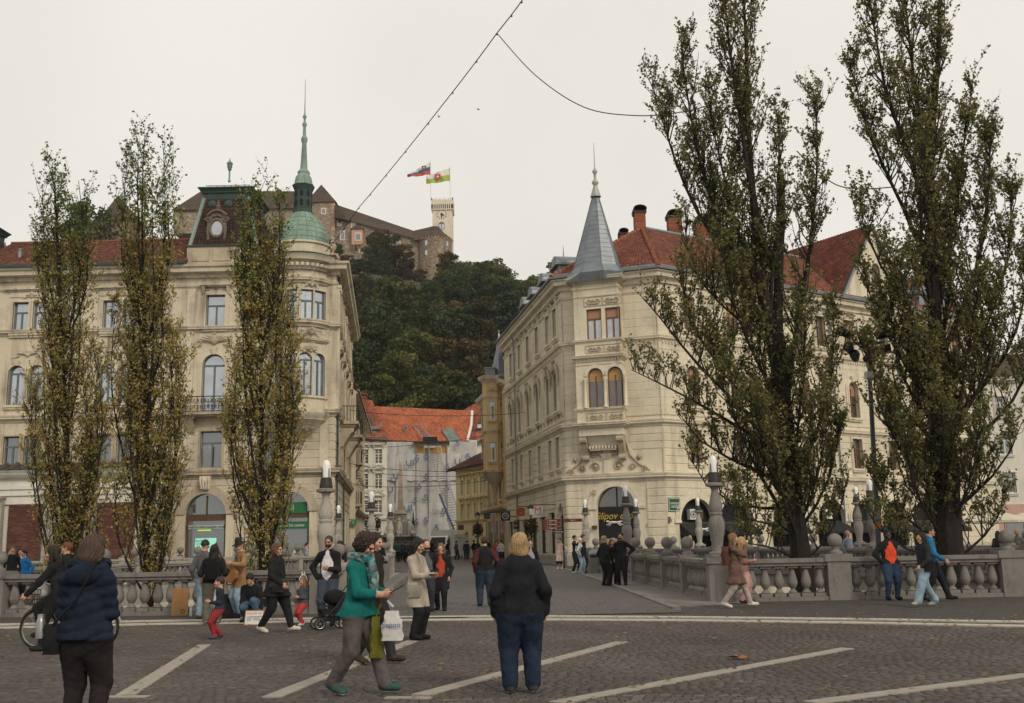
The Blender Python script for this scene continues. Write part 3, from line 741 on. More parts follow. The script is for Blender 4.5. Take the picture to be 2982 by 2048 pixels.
def tiles(root, p00, p10, p11, p01, mat=None, tw=.30, th=.30, cols=((.125, .05, .036), (.15, .062, .043), (.10, .042, .032)), name='roof_tiles', lift=.05, rise=.035):
 """a roof slope laid tile by tile in lapped courses (p00-p10 eave, p01-p11 ridge)"""
 p00, p10, p11, p01 = map(Vector, (p00, p10, p11, p01))
 n = max(1, int(max((p10-p00).length, (p11-p01).length)/tw)); m = max(1, int((p01-p00).length/th))
 nn = (p10-p00).cross(p01-p00).normalized()
 if nn.z < 0: nn = -nn
 i, j = np.meshgrid(np.arange(n), np.arange(m)); i = i.ravel(); j = j.ravel()
 def P(a, c): return (np.outer((1-a)*(1-c), p00)+np.outer(a*(1-c), p10)+np.outer(a*c, p11)+np.outer((1-a)*c, p01))
 N_ = np.array(nn); jit = nrg.uniform(-.008, .012, len(i))[:, None]
 lo, hi = j/m, np.minimum(1, (j+1.12)/m)
 v = np.zeros((len(i), 8, 3)); mid = (i+.5)/n
 v[:, 0] = P(i/n, lo)+N_*(lift*.6+jit); v[:, 1] = P(mid, lo)+N_*(lift+rise+jit); v[:, 2] = P((i+1)/n, lo)+N_*(lift*.6+jit)
 v[:, 3] = P(i/n, hi)+N_*(.004+jit*.3); v[:, 4] = P(mid, hi)+N_*(.012+rise+jit*.3); v[:, 5] = P((i+1)/n, hi)+N_*(.004+jit*.3)
 v[:, 6] = P(i/n, lo); v[:, 7] = P((i+1)/n, lo)
 q = np.array([(0, 1, 4, 3), (1, 2, 5, 4), (6, 7, 2, 1), (6, 1, 0, 0)]); q = q[:3]
 Q = (np.arange(len(i))[:, None, None]*8+q[None]).reshape(-1, 4)
 c = np.array(cols)[nrg.integers(0, len(cols), len(i))]*(.8+.4*nrg.random((len(i), 1)))
 pat = .85+.3*(.5+.5*np.sin(i*.37+j*.21)*np.sin(j*.53-i*.11))[:, None]; c = np.repeat(c*pat, 3, axis=0)
 link(name, np_mesh(name, v.reshape(-1, 3), Q, tile_at, c), root, kind='stuff')
def slab(root, ps, mat, name='roof', th=(0, 0, -.12)):
 return MB().prism(ps, th).build(name, mat, root)
def spiral(b, c, r0, turns, sgn, fr=None, rad=.03, d=.06, a0=0., n=22):
 pts = [(c[0]+sgn*r0*(1-.85*i/n)*math.cos(a0+turns*6.283*i/n), d, c[1]+r0*(1-.85*i/n)*math.sin(a0+turns*6.283*i/n)) for i in range(n+1)]
 b.tube(pts, [rad*(1-.4*i/n) for i in range(n+1)], 5)
def cartouche(root, fr, sc, z, w, h, mat, d=.05, name='relief'):
 """stucco crest: shield, fanned leaves and trailing scrolls"""
 b = MB(fr)
 b.ball((sc, d, z+h*.45), .16*h+.08, 8, 6, 1, .5, 1.4)
 for k in (-1, 1):
  for i in range(5):
   a = R(15+i*17); L = w*.5*(1-.12*i)
   p = [(sc+k*.08, d, z+h*.3), (sc+k*L*.5*math.cos(a), d+.06, z+h*.3+L*.42*math.sin(a)), (sc+k*L*.85*math.cos(a), d+.03, z+h*.3+L*.6*math.sin(a)-.04)]
   b.tube(p, [.045, .06, .012], 5)
  spiral(b, (sc+k*w*.36, z+h*.22), h*.2, 1.3, k, d=d)
  b.tube([(sc+k*w*.3, d, z+h*.1), (sc+k*w*.45, d+.03, z+h*.02), (sc+k*w*.62, d, z-h*.15)], [.035, .03, .012], 5)
 b.ball((sc, d+.02, z+h*.85), .09, 7, 5)
 return b.build(name, mat, root, True)
def gutterpipe(root, fr, s, z0, z1, mat=None, d=.14, r=.06):
 b = MB(fr); b.tube([(s, d+.35, z1+.3), (s, d+.3, z1), (s, d, z1-.6), (s, d, z0)], r, 7);
 for z in np.arange(z0+1, z1-1, 2.2): b.box(s-.09, s+.09, 0, d+.08, z, z+.05)
 return b.build('downpipe', mat or zinc, root)
# ================================================================== LEFT PALACE
ZL = lambda v, u=620: at(u, v, 62).z
XL = lambda u, v=1100: at(u, v, 62).x
GZ = gz(62)
pal = thing('palace', 'cream palace with copper domed corner turret, slender spire and red tiled roof', 'building', (-25, 62, GZ))
FL = Frame((-46, 62), (-10.8, 62)); sL = lambda X: X+46
FS = Frame((-10.8, 62), (-13.4, 84))
z_led, z_bal, z_str, z_eav = 6.05, ZL(1205), ZL(962), 18.75
ops = []; wins = []
pX = [(XL(537)), XL(737)]          # pavilion limits
pc = XL(622)
bays = [XL(78)-5.5*k for k in range(3)][::-1]+[XL(343)]
for c in bays:
 for dx in (-.62, .62):
  s = sL(c+dx)
  wins += [(s, ZL(972, 80), .95, 1.98, False, 'T', 'third'), (s, ZL(1180, 80), 1.0, 2.45, True, 'T', 'second'), (s, ZL(1365, 80), .95, 1.95, False, 'T', 'first')]
sp = sL(pc)
wins += [(sp, ZL(954), 1.18, 2.05, False, 'T', 'third'), (sp, ZL(1203), 1.38, 3.62, True, 'T', 'second'), (sp, ZL(1365)+.05, 1.3, 2.2, False, 'T', 'first')]
for k in (XL(800),):
 s = sL(k); wins += [(s, ZL(954), 1.0, 2.05, False, 'T', 'third'), (s, ZL(1365)+.05, 1.0, 2.1, False, 'T', 'first')]
doors = [(sL(XL(612)), 2.45, 4.95), (sL(XL(852)), 2.3, 4.95)] + [(sL(c), 2.4, 4.9) for c in bays]
ops = [(s-w/2, s+w/2, z, z+h, a) for s, z, w, h, a, st, fl in wins] + [(s-w/2, s+w/2, GZ, zt, True) for s, w, zt in doors]
wall(pal, FL, 0, FL.L, GZ-.2, z_eav, ops, cream)
for s, z, w, h, a, st, fl in wins:
 g = {'third': glass_s, 'second': glass_s, 'first': glass_d}[fl]
 window(pal, FL, s, z, w, h, a, st, frame_bl, g)
 if fl == 'third': surround(pal, FL, s, z, w, h, False, trimc, .2 if abs(s-sp) < .1 else .11, 1 if abs(s-sp) < .1 else 0)
 elif fl == 'second': surround(pal, FL, s, z, w, h, True, trimc, .24 if abs(s-sp) < .1 else .09, 0, abs(s-sp) > .1, key=True)
 else: surround(pal, FL, s, z, w, h, False, trimd, .11, 0)
for c in bays:
 b = MB(FL); s = sL(c); z = ZL(972, 80)+2.3
 b.box(s-1.5, s+1.5, 0, .12, z+.35, z+.45); b.box(s-1.6, s+1.6, 0, .26, z+.45, z+.56); b.box(s-1.35, s+1.35, 0, .06, z, z+.33)
 b.build('hood_moulding', trimc, pal); cartouche(pal, FL, s, z-.02, .9, .34, trimc, .06)
 cartouche(pal, FL, s, ZL(1040, 80), 1.7, .5, trimc, .06)
cartouche(pal, FL, sp, ZL(846), 1.3, .5, trimd, .06)
cartouche(pal, FL, sp, ZL(1010), 2.6, .95, trimd, .1)
# arched doorways of the ground floor
for i, (s, w, zt) in enumerate(doors):
 b = MB(FL); r = w/2; zs = zt-r
 A = arc(s, zs, r, 16); B = arc(s, zs, r+.5, 16)
 for k in range(16):
  t0 = .06 if k == 8 else .0
  b._add([(A[k][0], .09, A[k][1]), (A[k+1][0], .09, A[k+1][1]), (B[k+1][0], .09, B[k+1][1]), (B[k][0], .09, B[k][1]), (B[k][0], 0, B[k][1]), (B[k+1][0], 0, B[k+1][1]), (A[k][0], -.2, A[k][1]), (A[k+1][0], -.2, A[k+1][1])], [(0, 1, 2, 3), (3, 2, 5, 4), (1, 0, 6, 7)])
 b.build('door_arch', trimd, pal)
 d = MB(FL); d.box(s-r, s+r, -.34, -.24, zs-.38, zs-.02)
 for q in (-r, r-.14, -.05): d.box(s+q, s+q+(.14 if abs(q) > .2 else .1), -.33, -.23, GZ if abs(q) > .2 else zs, zs-.38 if abs(q) > .2 else zt-.12)
 dr = d.build('door', wood_br, pal)
 MB(FL).prism([(p, -.30, z) for p, z in arc(s, zs, r, 16)], (0, .03, 0)).build('pane', glass_d, dr)
 MB(FL).box(s-r+.14, s+r-.14, -.34, -.30, GZ, zs-.38).build('pane', glass_d, dr)
s, w, zt = doors[0]
tsign = MB(FL).box(s-1.06, s+1.06, -.22, -.16, ZL(1540, 612), ZL(1529, 612)).build('shop_sign', plain('pale_sign', (.40, .46, .42), .6, var=.05), pal)
link('lettering', text_mesh('Turistični informacijski center', .205, .006, ironb), tsign, FL((s, -.15, ZL(1534.5, 612))), 0)
scr = MB(FL).box(s-.62, s+.62, -.28, -.20, GZ+.2, ZL(1567, 612)).build('screen', plain('lit_screen', (.25, .5, .42), .4, emit=((.30, .75, .58), .55), var=.3, scale=2.5), pal)
link('lettering', text_mesh('Ugodno in\nLjubljana\nZA VSE', .17, .004, ironb), scr, FL((s-.25, -.19, ZL(1583, 612))), 0)
MB(FL).box(s-.5, s+.3, -.27, -.22, ZL(1546, 612), ZL(1542, 612)).build('light_strip', plain('green_light', (.4, .6, .1), .5, emit=((.5, .8, .15), .5)), pal)
grn = plain('green_board', (.02, .13, .055), .5, var=.1)
s = doors[1][0]
MB(FL).box(s-1.1, s+1.1, -.22, -.15, ZL(1540, 852), ZL(1519, 852)).build('shop_sign', grn, pal)
link('lettering', text_mesh('Turistični center', .24, .006, frame_wh), pal, FL((s+.05, -.14, ZL(1530, 852))), 0)
gb = MB(FL).box(s-.95, s+.95, -.24, -.2, ZL(1495, 852), ZL(1462, 852)).build('shop_sign', grn, pal)
link('lettering', text_mesh('i', .5, .006, frame_wh), gb, FL((s+.15, -.19, ZL(1478, 852))), 0)
MB(FL).box(s+1.6, s+2.0, 0, .03, ZL(1548, 918), ZL(1537, 918)).build('plaque', frame_wh, pal)
# keystone mask over the tourist office door
b = MB(FL); s = doors[0][0]
b.frus(s-.2, s+.2, 0, .25, ZL(1427), s-.32, s+.32, 0, .42, ZL(1388)); b.ball((s, .3, ZL(1400)), .2, 8, 6)
for k in (-.2, -.07, .07, .2): b.tube([(s+k, .33, ZL(1424)), (s+k*1.3, .44, ZL(1400)), (s+k*1.3, .40, ZL(1390))], .055, 5)
b.build('keystone', trimi, pal, True)
# rusticated ground and first floor, panels above
courses(pal, FL, .05, FL.L-.02, GZ+.75, z_led-.25, .44, ops + [(s-w/2-.48, s+w/2+.48, GZ, zt+.48, True) for s, w, zt in doors], cream_d)
gap1 = [(s-w/2-.25, s+w/2+.25, z-.3, z+h+.3) for s, z, w, h, a, st, fl in wins if fl == 'first']
courses(pal, FL, .05, FL.L-.02, z_led+.38, z_bal-.35, .46, gap1, cream_d)
MB(FL).box(0, FL.L, 0, .12, GZ-.1, GZ+.72).build('plinth', granite, pal)
corner = [(-46, 62), (-10.8, 62), (-13.4, 84)]
sweep(pal, corner, cprof(z_led-.22, .5, .38), trimd, 'string_course')
sweep(pal, corner, cprof(z_bal-.3, .42, .34), trimc, 'string_course')
sweep(pal, corner, cprof(z_str-.12, .36, .3), trimc, 'string_course')
sweep(pal, corner, cprof(z_eav-1.15, .2, .12), trimc, 'string_course')
sweep(pal, corner, [(0, z_eav-.5), (.16, z_eav-.5), (.2, z_eav-.3), (.62, z_eav-.24), (.66, z_eav), (.78, z_eav+.06), (.82, z_eav+.2), (0, z_eav+.3)], trimc, 'main_cornice')
sweep(pal, [(-46, 62), (pX[0], 62)], [(.78, z_eav+.2), (.95, z_eav+.2), (.95, z_eav+.36), (.7, z_eav+.38)], copperd, 'gutter')
dentils(pal, FL, 0, FL.L, z_eav-.52, .2, .2, .2, .52, trimc)
for s in (sL(pX[0])+.02, sL(pX[1])-.5, FL.L-.9):          # pilasters
 MB(FL).box(s, s+.5, 0, .1, z_led+.35, z_eav-1.2).build('pilaster', trimc, pal)
# attic parapet over the pavilion, mansard roof
py0 = 61.85
MB().box(pX[0]-.1, pX[1]+.1, py0, 62.4, z_eav+.29, ZL(720)).build('attic_parapet', trimd, pal)
for a, c in ((pX[0]+.25, pX[0]+1.3), (pX[0]+1.55, pX[1]-1.5), (pX[1]-1.25, pX[1]-.2)): MB().box(a, c, py0-.06, py0, z_eav+.55, ZL(727)).build('parapet_panel', trimd, pal)
MB().box(pX[0]-.18, pX[1]+.18, py0-.1, 62.5, ZL(720), ZL(716)).build('coping', copperd, pal)
def mansard(x0, x1, tx0, tx1, y0, zb, zt, depth, root, ty):
 xm0, xm1 = tx0, tx1
 P = [(x0, y0, zb), (x1, y0, zb), (x1, y0+depth, zb), (x0, y0+depth, zb)]; Q = [(tx0, y0+ty, zt), (tx1, y0+ty, zt), (tx1, y0+depth-ty, zt), (tx0, y0+depth-ty, zt)]
 slate = ((.05, .028, .024), (.062, .034, .028), (.042, .025, .023))
 for i in range(4): tiles(root, P[i], P[(i+1) % 4], Q[(i+1) % 4], Q[i], tw=.22, th=.24, cols=slate, lift=.02, rise=.0)
 for i in range(4): MB().tube([Vector(P[i])+Vector((0, 0, .02)), Vector(Q[i])], .13, 6).build('hip_ridge', copper, root, True)
 b = MB()
 cx, cy, hx, hy = (tx0+tx1)/2, y0+depth/2, (tx1-tx0)/2, depth/2-ty
 for z0_, z1_, e0, e1 in ((-.05, .34, .03, .05), (.34, .42, .14, .16), (.42, .6, .16, .3), (.6, .68, .34, .34)):
  b.frus(cx-hx-e0, cx+hx+e0, cy-hy-e0, cy+hy+e0, zt+z0_, cx-hx-e1, cx+hx+e1, cy-hy-e1, cy+hy+e1, zt+z1_)
 b.build('roof_cornice', copperd, root)
 rl = MB(); z = zt+.72
 for x in np.linspace(cx-hx*.8, cx+hx*.8, 6): rl.tube([(x, cy-hy*.9, zt+.66), (x, cy-hy*.9, z+.22)], .02, 4)
 rl.tube([(cx-hx, cy-hy*.9, z+.22), (cx+hx, cy-hy*.9, z+.22)], .022, 4); rl.tube([(cx-hx, cy-hy*.9, z+.1), (cx+hx, cy-hy*.9, z+.1)], .018, 4)
 rl.build('roof_railing', ironb, root)
 for t in (.12, .5, .88):
  o = MB(); xx = x0+(x1-x0)*.5+(tx1-tx0)*(t-.5)*.95; o.lathe([(.0, .1), (.12, .1), (.26, .03), (.28, 0)], 14)
  link('roundel', o.mesh('roundel', copperd, True), root, (xx, y0+ty*.86, zb+(zt-zb)*.88), rot=(R(80), 0, 0))
mz0, mz1 = ZL(717), ZL(563)
mansard(pX[0], pX[1]-.02, XL(581, 563), XL(712, 563), 62.05, mz0, mz1, 6.0, pal, .95)
mansard(-41.0, -33.6, -40.0, -34.6, 62.3, ZL(783, 5), ZL(628, 5), 6.5, pal, 1.1)
fx = at(668, 520, 64).x; zf = at(668, 530, 64).z
MB().lathe([(.10, 0), (.08, .1), (.06, .2), (.055, .75), (.11, .8), (.13, .86), (.13, .95), (.17, 1.0), (.17, 1.2), (.21, 1.24), (.13, 1.36), (.05, 1.44), (.02, 1.62)], 10, (fx, 64, zf)).build('roof_finial', copper, pal, True)
# oval dormer in carved stone
dx, dz = XL(628, 660), ZL(660)
b = MB(); yd = 61.95
sil = [(-.78, -1.13), (.78, -1.13), (.74, -.95), (.52, -.8), (.5, .2), (.66, .42), (.62, .7), (.42, .78), (.3, 1.0), (0, 1.1), (-.3, 1.0), (-.42, .78), (-.62, .7), (-.66, .42), (-.5, .2), (-.52, -.8), (-.74, -.95)]
b.prism([(dx+x, yd+.32, dz+z) for x, z in sil], (0, .8, 0))
for k in (-1, 1):
 spiral(b, (dx+k*.56, dz+.5), .2, 1.4, k, d=yd+.28, rad=.06); spiral(b, (dx+k*.62, dz-.98), .16, 1.2, k, d=yd+.28, rad=.05)
 b.tube([(dx+k*.5, yd+.28, dz-.8), (dx+k*.56, yd+.25, dz-.2), (dx+k*.52, yd+.28, dz+.3)], .09, 6)
b.tube([(dx-.62, yd+.25, dz+.8), (dx-.3, yd+.2, dz+1.05), (dx, yd+.2, dz+1.14), (dx+.3, yd+.2, dz+1.05), (dx+.62, yd+.25, dz+.8)], .08, 6)
b.lathe([(.1, 1.1), (.16, 1.16), (.07, 1.24), (.15, 1.36), (.17, 1.46), (.09, 1.56), (.12, 1.66), (.05, 1.75), (.06, 1.85), (0, 1.95)], 10, (dx, yd+.5, dz))
for i in range(5): b.ball((dx+.12*(i-2), yd+.27, dz+.72+.05*(2-abs(i-2))), .075, 7, 5)
sooty = plaster('sooty_stone', (.17, .14, .11), (.06, .05, .04), .7, .6); dm = b.build('dormer', sooty, pal, True)
tr = MB()
tr.tube([(dx+.43*math.cos(a), yd+.26, dz-.05+.58*math.sin(a)) for a in np.linspace(0, 6.283, 21)], .085, 6, False); tr.build('oval_frame', sooty, dm, True)
MB().prism([(dx+.4*math.cos(a), yd+.30, dz-.05+.55*math.sin(a)) for a in np.linspace(0, 6.283, 21)[:-1]], (0, .015, 0)).build('pane', glass_s, dm)
# main roof
ze, zr, yr = z_eav+.3, ZL(648, 30), 68.5
for a, c in ((-46, -41.1), (-33.5, pX[0]-.02)):
 tiles(pal, (a, 61.2, ze+.05), (c, 61.2, ze+.05), (c, 66.6, ZL(648, 30)), (a, 66.6, ZL(648, 30)), tw=.26, th=.30)
 slab(pal, [(a, 61.2, ze), (c, 61.2, ze), (c, 66.6, zr-.04), (a, 66.6, zr-.04)], castle_rf)
 slab(pal, [(a, 66.62, zr), (c, 66.62, zr), (c, 74, ze), (a, 74, ze)], castle_rf)
 MB().tube([(a, 66.6, zr+.04), (c, 66.6, zr+.04)], .12, 6).build('ridge_tiles', plain('ridge_clay', (.2, .075, .045), .9), pal)
vp = MB(); q = at(58, 740, 63); vp.tube([(q.x, 63, q.z-.6), (q.x, 63, q.z+.25)], .11, 8); vp.lathe([(.16, .25), (.16, .3), (.02, .36)], 8, (q.x, 63, q.z)); vp.build('roof_vent', zinc, pal)
# roofs behind the turret and along the side street
tiles(pal, (pX[1], 61.4, ze+.05), (-10.6, 61.4, ze+.05), (-12.5, 67, ze+3.2), (pX[1], 67, ze+3.2), tw=.26, th=.3)
slab(pal, [(-10.3, 62, ze), (-13.0, 84, ze), (-17.5, 84, ze+3.2), (-15.5, 67, ze+3.2)], castle_rf)
slab(pal, [(-46, 74, ze), (-19, 74, ze), (-19, 84, ze), (-46, 84, ze)], castle_rf, 'back_roof')
# balcony
zb = ZL(1212)
b = MB(FL); b.box(sp-1.55, sp+1.55, 0, .95, zb, zb+.14); b.box(sp-1.42, sp+1.42, 0, .8, zb-.1, zb)
for k in (-1.15, 1.15):
 b.prism([(sp+k-.14, .0, zb-.9), (sp+k-.14, .35, zb-.65), (sp+k-.14, .8, zb-.1), (sp+k-.14, 0, zb-.1)], (.28, 0, 0)) if False else b.frus(sp+k-.14, sp+k+.14, 0, .18, zb-1.0, sp+k-.16, sp+k+.16, 0, .78, zb-.1)
bal = b.build('balcony', trimd, pal)
b = MB(FL)
def scroll_rail(b, a, c, z0, z1, d, step=.42):
 b.tube([(a, d, z1), (c, d, z1)], .028, 5); b.tube([(a, d, z0+.06), (c, d, z0+.06)], .02, 5)
 n = max(1, int((c-a)/step))
 for i in range(n):
  m_ = a+(i+.5)*(c-a)/n; w = (c-a)/n; h = z1-z0
  for k in (-1, 1):
   spiral(b, (m_+k*w*.22, z0+h*.68), h*.2, 1.4, k, d=d, rad=.018, n=14); spiral(b, (m_+k*w*.22, z0+h*.28), h*.17, 1.4, -k, d=d, rad=.018, n=14)
  b.tube([(a+i*w, d, z0), (a+i*w, d, z1)], .018, 4)
 b.tube([(c, d, z0), (c, d, z1)], .018, 4)
scroll_rail(b, sp-1.5, sp+1.5, zb+.14, zb+1.08, .9)
for k in (-1.5, 1.5): b.tube([(sp+k, 0, zb+1.08), (sp+k, .9, zb+1.08)], .028, 5); b.tube([(sp+k, .45, zb+.14), (sp+k, .45, zb+1.08)], .02, 4)
b.build('balcony_railing', ironb, bal)
# opened casement of the first floor window
MB(FL).prism([(sp-.52, -.12, ZL(1362)), (sp+.05, .02, ZL(1362)), (sp+.05, .12, ZL(1300)), (sp-.52, -.02, ZL(1300))], (0, .03, 0)).build('open_casement', glass_c, pal)
# ---- round corner turret, corbelled out over the first floor
tc_ = (-13.05, 62.45); RT = 1.78
tur = MB(); ang0, ang1 = R(180), R(360)
def trad(prof, name, mat, n=28, a0=ang0-.25, a1=ang1+.25): return MB().lathe(prof, n, (*tc_, 0), a0, a1).build(name, mat, pal, True)
zt0 = ZL(1230, 880)
trad([(.55, ZL(1290, 880)), (.75, ZL(1284, 880)), (.8, ZL(1276, 880)), (1.1, ZL(1262, 880)), (1.5, ZL(1242, 880)), (1.62, ZL(1236, 880)), (1.85, ZL(1228, 880)), (1.88, ZL(1222, 880)), (2.02, ZL(1216, 880)), (2.05, ZL(1208, 880)), (RT, ZL(1205, 880))], 'corbel', trimc)
trad([(RT+.02, ZL(1205, 880)), (RT+.02, ZL(1170, 880)), (RT+.14, ZL(1166, 880)), (RT+.14, ZL(1160, 880))], 'oriel_parapet', cream)
def tang(u): # angle on the turret seen at column u
 d = ray(u, 1000); x0 = d.x/d.y
 best = min(np.linspace(R(200), R(352), 400), key=lambda a: abs((tc_[0]+RT*math.cos(a))/(tc_[1]+RT*math.sin(a))-x0)); return best
angs = [tang(u) for u in (812, 848, 889, 931)]
hw_ = .44
for k, a in enumerate(angs):
 f = Frame((tc_[0]+RT*math.cos(a-.29), tc_[1]+RT*math.sin(a-.29)), (tc_[0]+RT*math.cos(a+.29), tc_[1]+RT*math.sin(a+.29)))
 s = f.L/2
 o2 = [(s-hw_, s+hw_, ZL(955, 880), ZL(857, 880)), (s-hw_, s+hw_, ZL(1160, 880), ZL(1037, 880), True)]
 wall(pal, f, 0, f.L, ZL(1160, 880), z_eav-.1, o2, cream, .16)
 window(pal, f, s, o2[0][2], hw_*2, o2[0][3]-o2[0][2], False, 'T', frame_bl, glass_s, d=-.12)
 window(pal, f, s, o2[1][2], hw_*2, o2[1][3]-o2[1][2], True, 'T', frame_bl, glass_s, d=-.12)
 surround(pal, f, s, o2[1][2], hw_*2, o2[1][3]-o2[1][2], True, trimc, .1, 0, False, .06)
 surround(pal, f, s, o2[0][2], hw_*2, o2[0][3]-o2[0][2], False, trimc, .09, 0, False, .06)
fill = MB()
for a0, a1 in zip([ang0-.2]+[a+.29 for a in angs], [a-.29 for a in angs]+[ang1+.3]):
 if a1 > a0+.005: fill.lathe([(RT*.998, ZL(1160, 880)), (RT*.998, z_eav)], 5, (*tc_, 0), a0, a1)
fill.build('oriel_wall', cream, pal)
for z, h, d in ((ZL(962, 880), .42, .34), (ZL(838, 880), .34, .3), (ZL(1006, 880), .22, .2)):
 trad([(RT+a_, z_) for a_, z_ in cprof(z, h, d)], 'string_course', trimc)
trad([(RT+.1, ZL(800, 880)), (RT+.16, ZL(796, 880)), (RT+.22, ZL(782, 880)), (RT+.55, ZL(776, 880)), (RT+.6, ZL(768, 880)), (RT+.72, ZL(762, 880)), (RT+.2, ZL(757, 880))], 'main_cornice', trimc)
trad([(RT+.70, ZL(762, 880)), (RT+.72, ZL(759, 880)), (RT+.05, ZL(748, 880))], 'cornice_flashing', copperd)
b = MB()
for a in np.linspace(ang0, ang1, 22):
 x, y = tc_[0]+(RT+.3)*math.cos(a), tc_[1]+(RT+.3)*math.sin(a); b.box(x-.09, x+.09, y-.12, y+.12, ZL(793, 880), ZL(784, 880))
b.build('dentil_row', trimc, pal, kind='stuff')
trad([(RT-.02, ZL(757, 880)), (RT-.02, ZL(724, 880)), (RT+.1, ZL(721, 880)), (RT+.1, ZL(716, 880))], 'attic_drum', cream, 28, 0, 6.2831)
a = tang(905); f = Frame((tc_[0]+(RT+.03)*math.cos(a-.25), tc_[1]+(RT+.03)*math.sin(a-.25)), (tc_[0]+(RT+.03)*math.cos(a+.25), tc_[1]+(RT+.03)*math.sin(a+.25)))
link('lettering', text_mesh('ANNO', .3, .02, trimd), pal, f((f.L/2, .04, ZL(1010, 905)-.25)), f.rz)
cartouche(pal, f, f.L/2, ZL(985, 900), 1.5, .42, trimd, .2); cartouche(pal, f, f.L/2, ZL(846, 900), .9, .34, trimc, .12); cartouche(pal, f, f.L/2, ZL(1035, 900), .9, .4, trimc, .1)
f = Frame((tc_[0]+1.35*math.cos(a-.3), tc_[1]+1.35*math.sin(a-.3)), (tc_[0]+1.35*math.cos(a+.3), tc_[1]+1.35*math.sin(a+.3)))
cartouche(pal, f, f.L/2, ZL(1262, 905), 1.3, .5, trimd, .1, 'corbel_foliage')
# dome, lantern, spire
def pz(lst, u=872): return [(r*62.4/3000, ZL(v, u)) for r, v in lst]
dome = MB().lathe(pz([(80, 733), (82, 726), (78, 716), (76.5, 700), (73, 684), (67, 668), (58, 652), (47, 639), (36, 629), (31, 622), (30, 618)]), 32, (*tc_, 0)).build('dome', copper, pal, True)
seam = MB()
pr = pz([(79, 716), (77.5, 700), (74, 684), (68, 668), (59, 652), (48, 639), (37, 629), (31, 621)])
for k in range(16):
 a = k*math.pi/8; seam.tube([(tc_[0]+r*math.cos(a), tc_[1]+r*math.sin(a), z) for r, z in pr], .028 if k % 2 else .04, 4)
for v, r in ((700, 77), (684, 73.5), (668, 67.6), (652, 58.5), (639, 47.5)):
 seam.tube([(tc_[0]+r*62.4/3000*math.cos(a), tc_[1]+r*62.4/3000*math.sin(a), ZL(v, 872)) for a in np.linspace(0, 6.2832, 33)], .018, 4, False)
seam.build('standing_seam', copper, dome)
lan = MB().lathe(pz([(31, 618), (31, 612), (28, 609), (27.5, 552), (29, 549), (33, 540), (35, 537), (33, 534)]), 8, (*tc_, 0), R(22.5)).build('lantern', copperd, pal)
b = MB(); rr = 28*62.4/3000*.93
for k in range(8):
 a = k*math.pi/4; f = Frame((0, 0), (1, 0)); c, s_ = math.cos(a), math.sin(a)
 for zc, h in ((ZL(562, 872), .38), (ZL(588, 872), .42)):
  b._add([(tc_[0]+c*rr-s_*w*1+c*.03, tc_[1]+s_*rr+c*w*1+s_*.03, zc+dz_) for w, dz_ in ((-.1, -h/2), (.1, -h/2), (.1, h*.3), (0, h/2), (-.1, h*.3))], [(0, 1, 2, 3, 4)])
b.build('lantern_opening', dark_in, lan)
MB().lathe(pz([(34, 535), (28, 530), (26.5, 520), (24, 510), (19, 504), (18.5, 500), (19.5, 496), (17, 492), (13, 489), (11.5, 486)]), 8, (*tc_, 0), R(22.5)).build('lantern_dome', copper, pal)
sp_ = MB().lathe(pz([(11.5, 488), (6.8, 412), (7.5, 408), (9.5, 404), (10, 397), (9, 393), (6, 390), (5.2, 384), (4.2, 362), (6.5, 359), (7.2, 354), (6.5, 351), (3.6, 349), (3.2, 338), (5.6, 335), (6.2, 331), (3, 327), (1.6, 312)]), 10, (*tc_, 0)).build('spire', copper, pal, True)
MB().lathe(pz([(1.4, 313), (1.0, 290), (.55, 225), (.1, 221)]), 6, (*tc_, 0)).build('needle', copperd, sp_)
# ---- side front along the street
zs_ = [z_led, z_bal, z_str]
so = []; sw = []
for i in range(5):
 s = 2.6+i*4.2
 sw += [(s, z_str+.65, 1.1, 2.1, False), (s, z_bal+.6, 1.15, 2.9, True), (s, z_led+.7, 1.1, 2.1, False)]
so = [(s-w/2, s+w/2, z, z+h, a) for s, z, w, h, a in sw]+[(2.6+i*4.2-1.2, 2.6+i*4.2+1.2, GZ, 5.0, True) for i in range(5)]
wall(pal, FS, 0, FS.L, GZ-.2, z_eav, so, cream)
for s, z, w, h, a in sw:
 window(pal, FS, s, z, w, h, a, 'T', frame_bl, glass_d); surround(pal, FS, s, z, w, h, a, trimd, .24, 3 if a else 1, True, .14)
 if a or z > z_str: cartouche(pal, FS, s, z+h+.5, 1.6, .6, trimd, .25)
for i in range(5): MB(FS).box(2.6+i*4.2-1.2, 2.6+i*4.2+1.2, -.3, -.25, GZ, 5.0).build('shop_window', glass_d, pal)
courses(pal, FS, 0.02, FS.L, GZ+.7, z_led-.3, .46, so, cream_d); courses(pal, FS, .02, FS.L, z_led+.4, z_bal-.4, .46, so, cream_d, .05)
dentils(pal, FS, 0, FS.L, z_eav-.5, .2, .22, .26, .5, trimc)
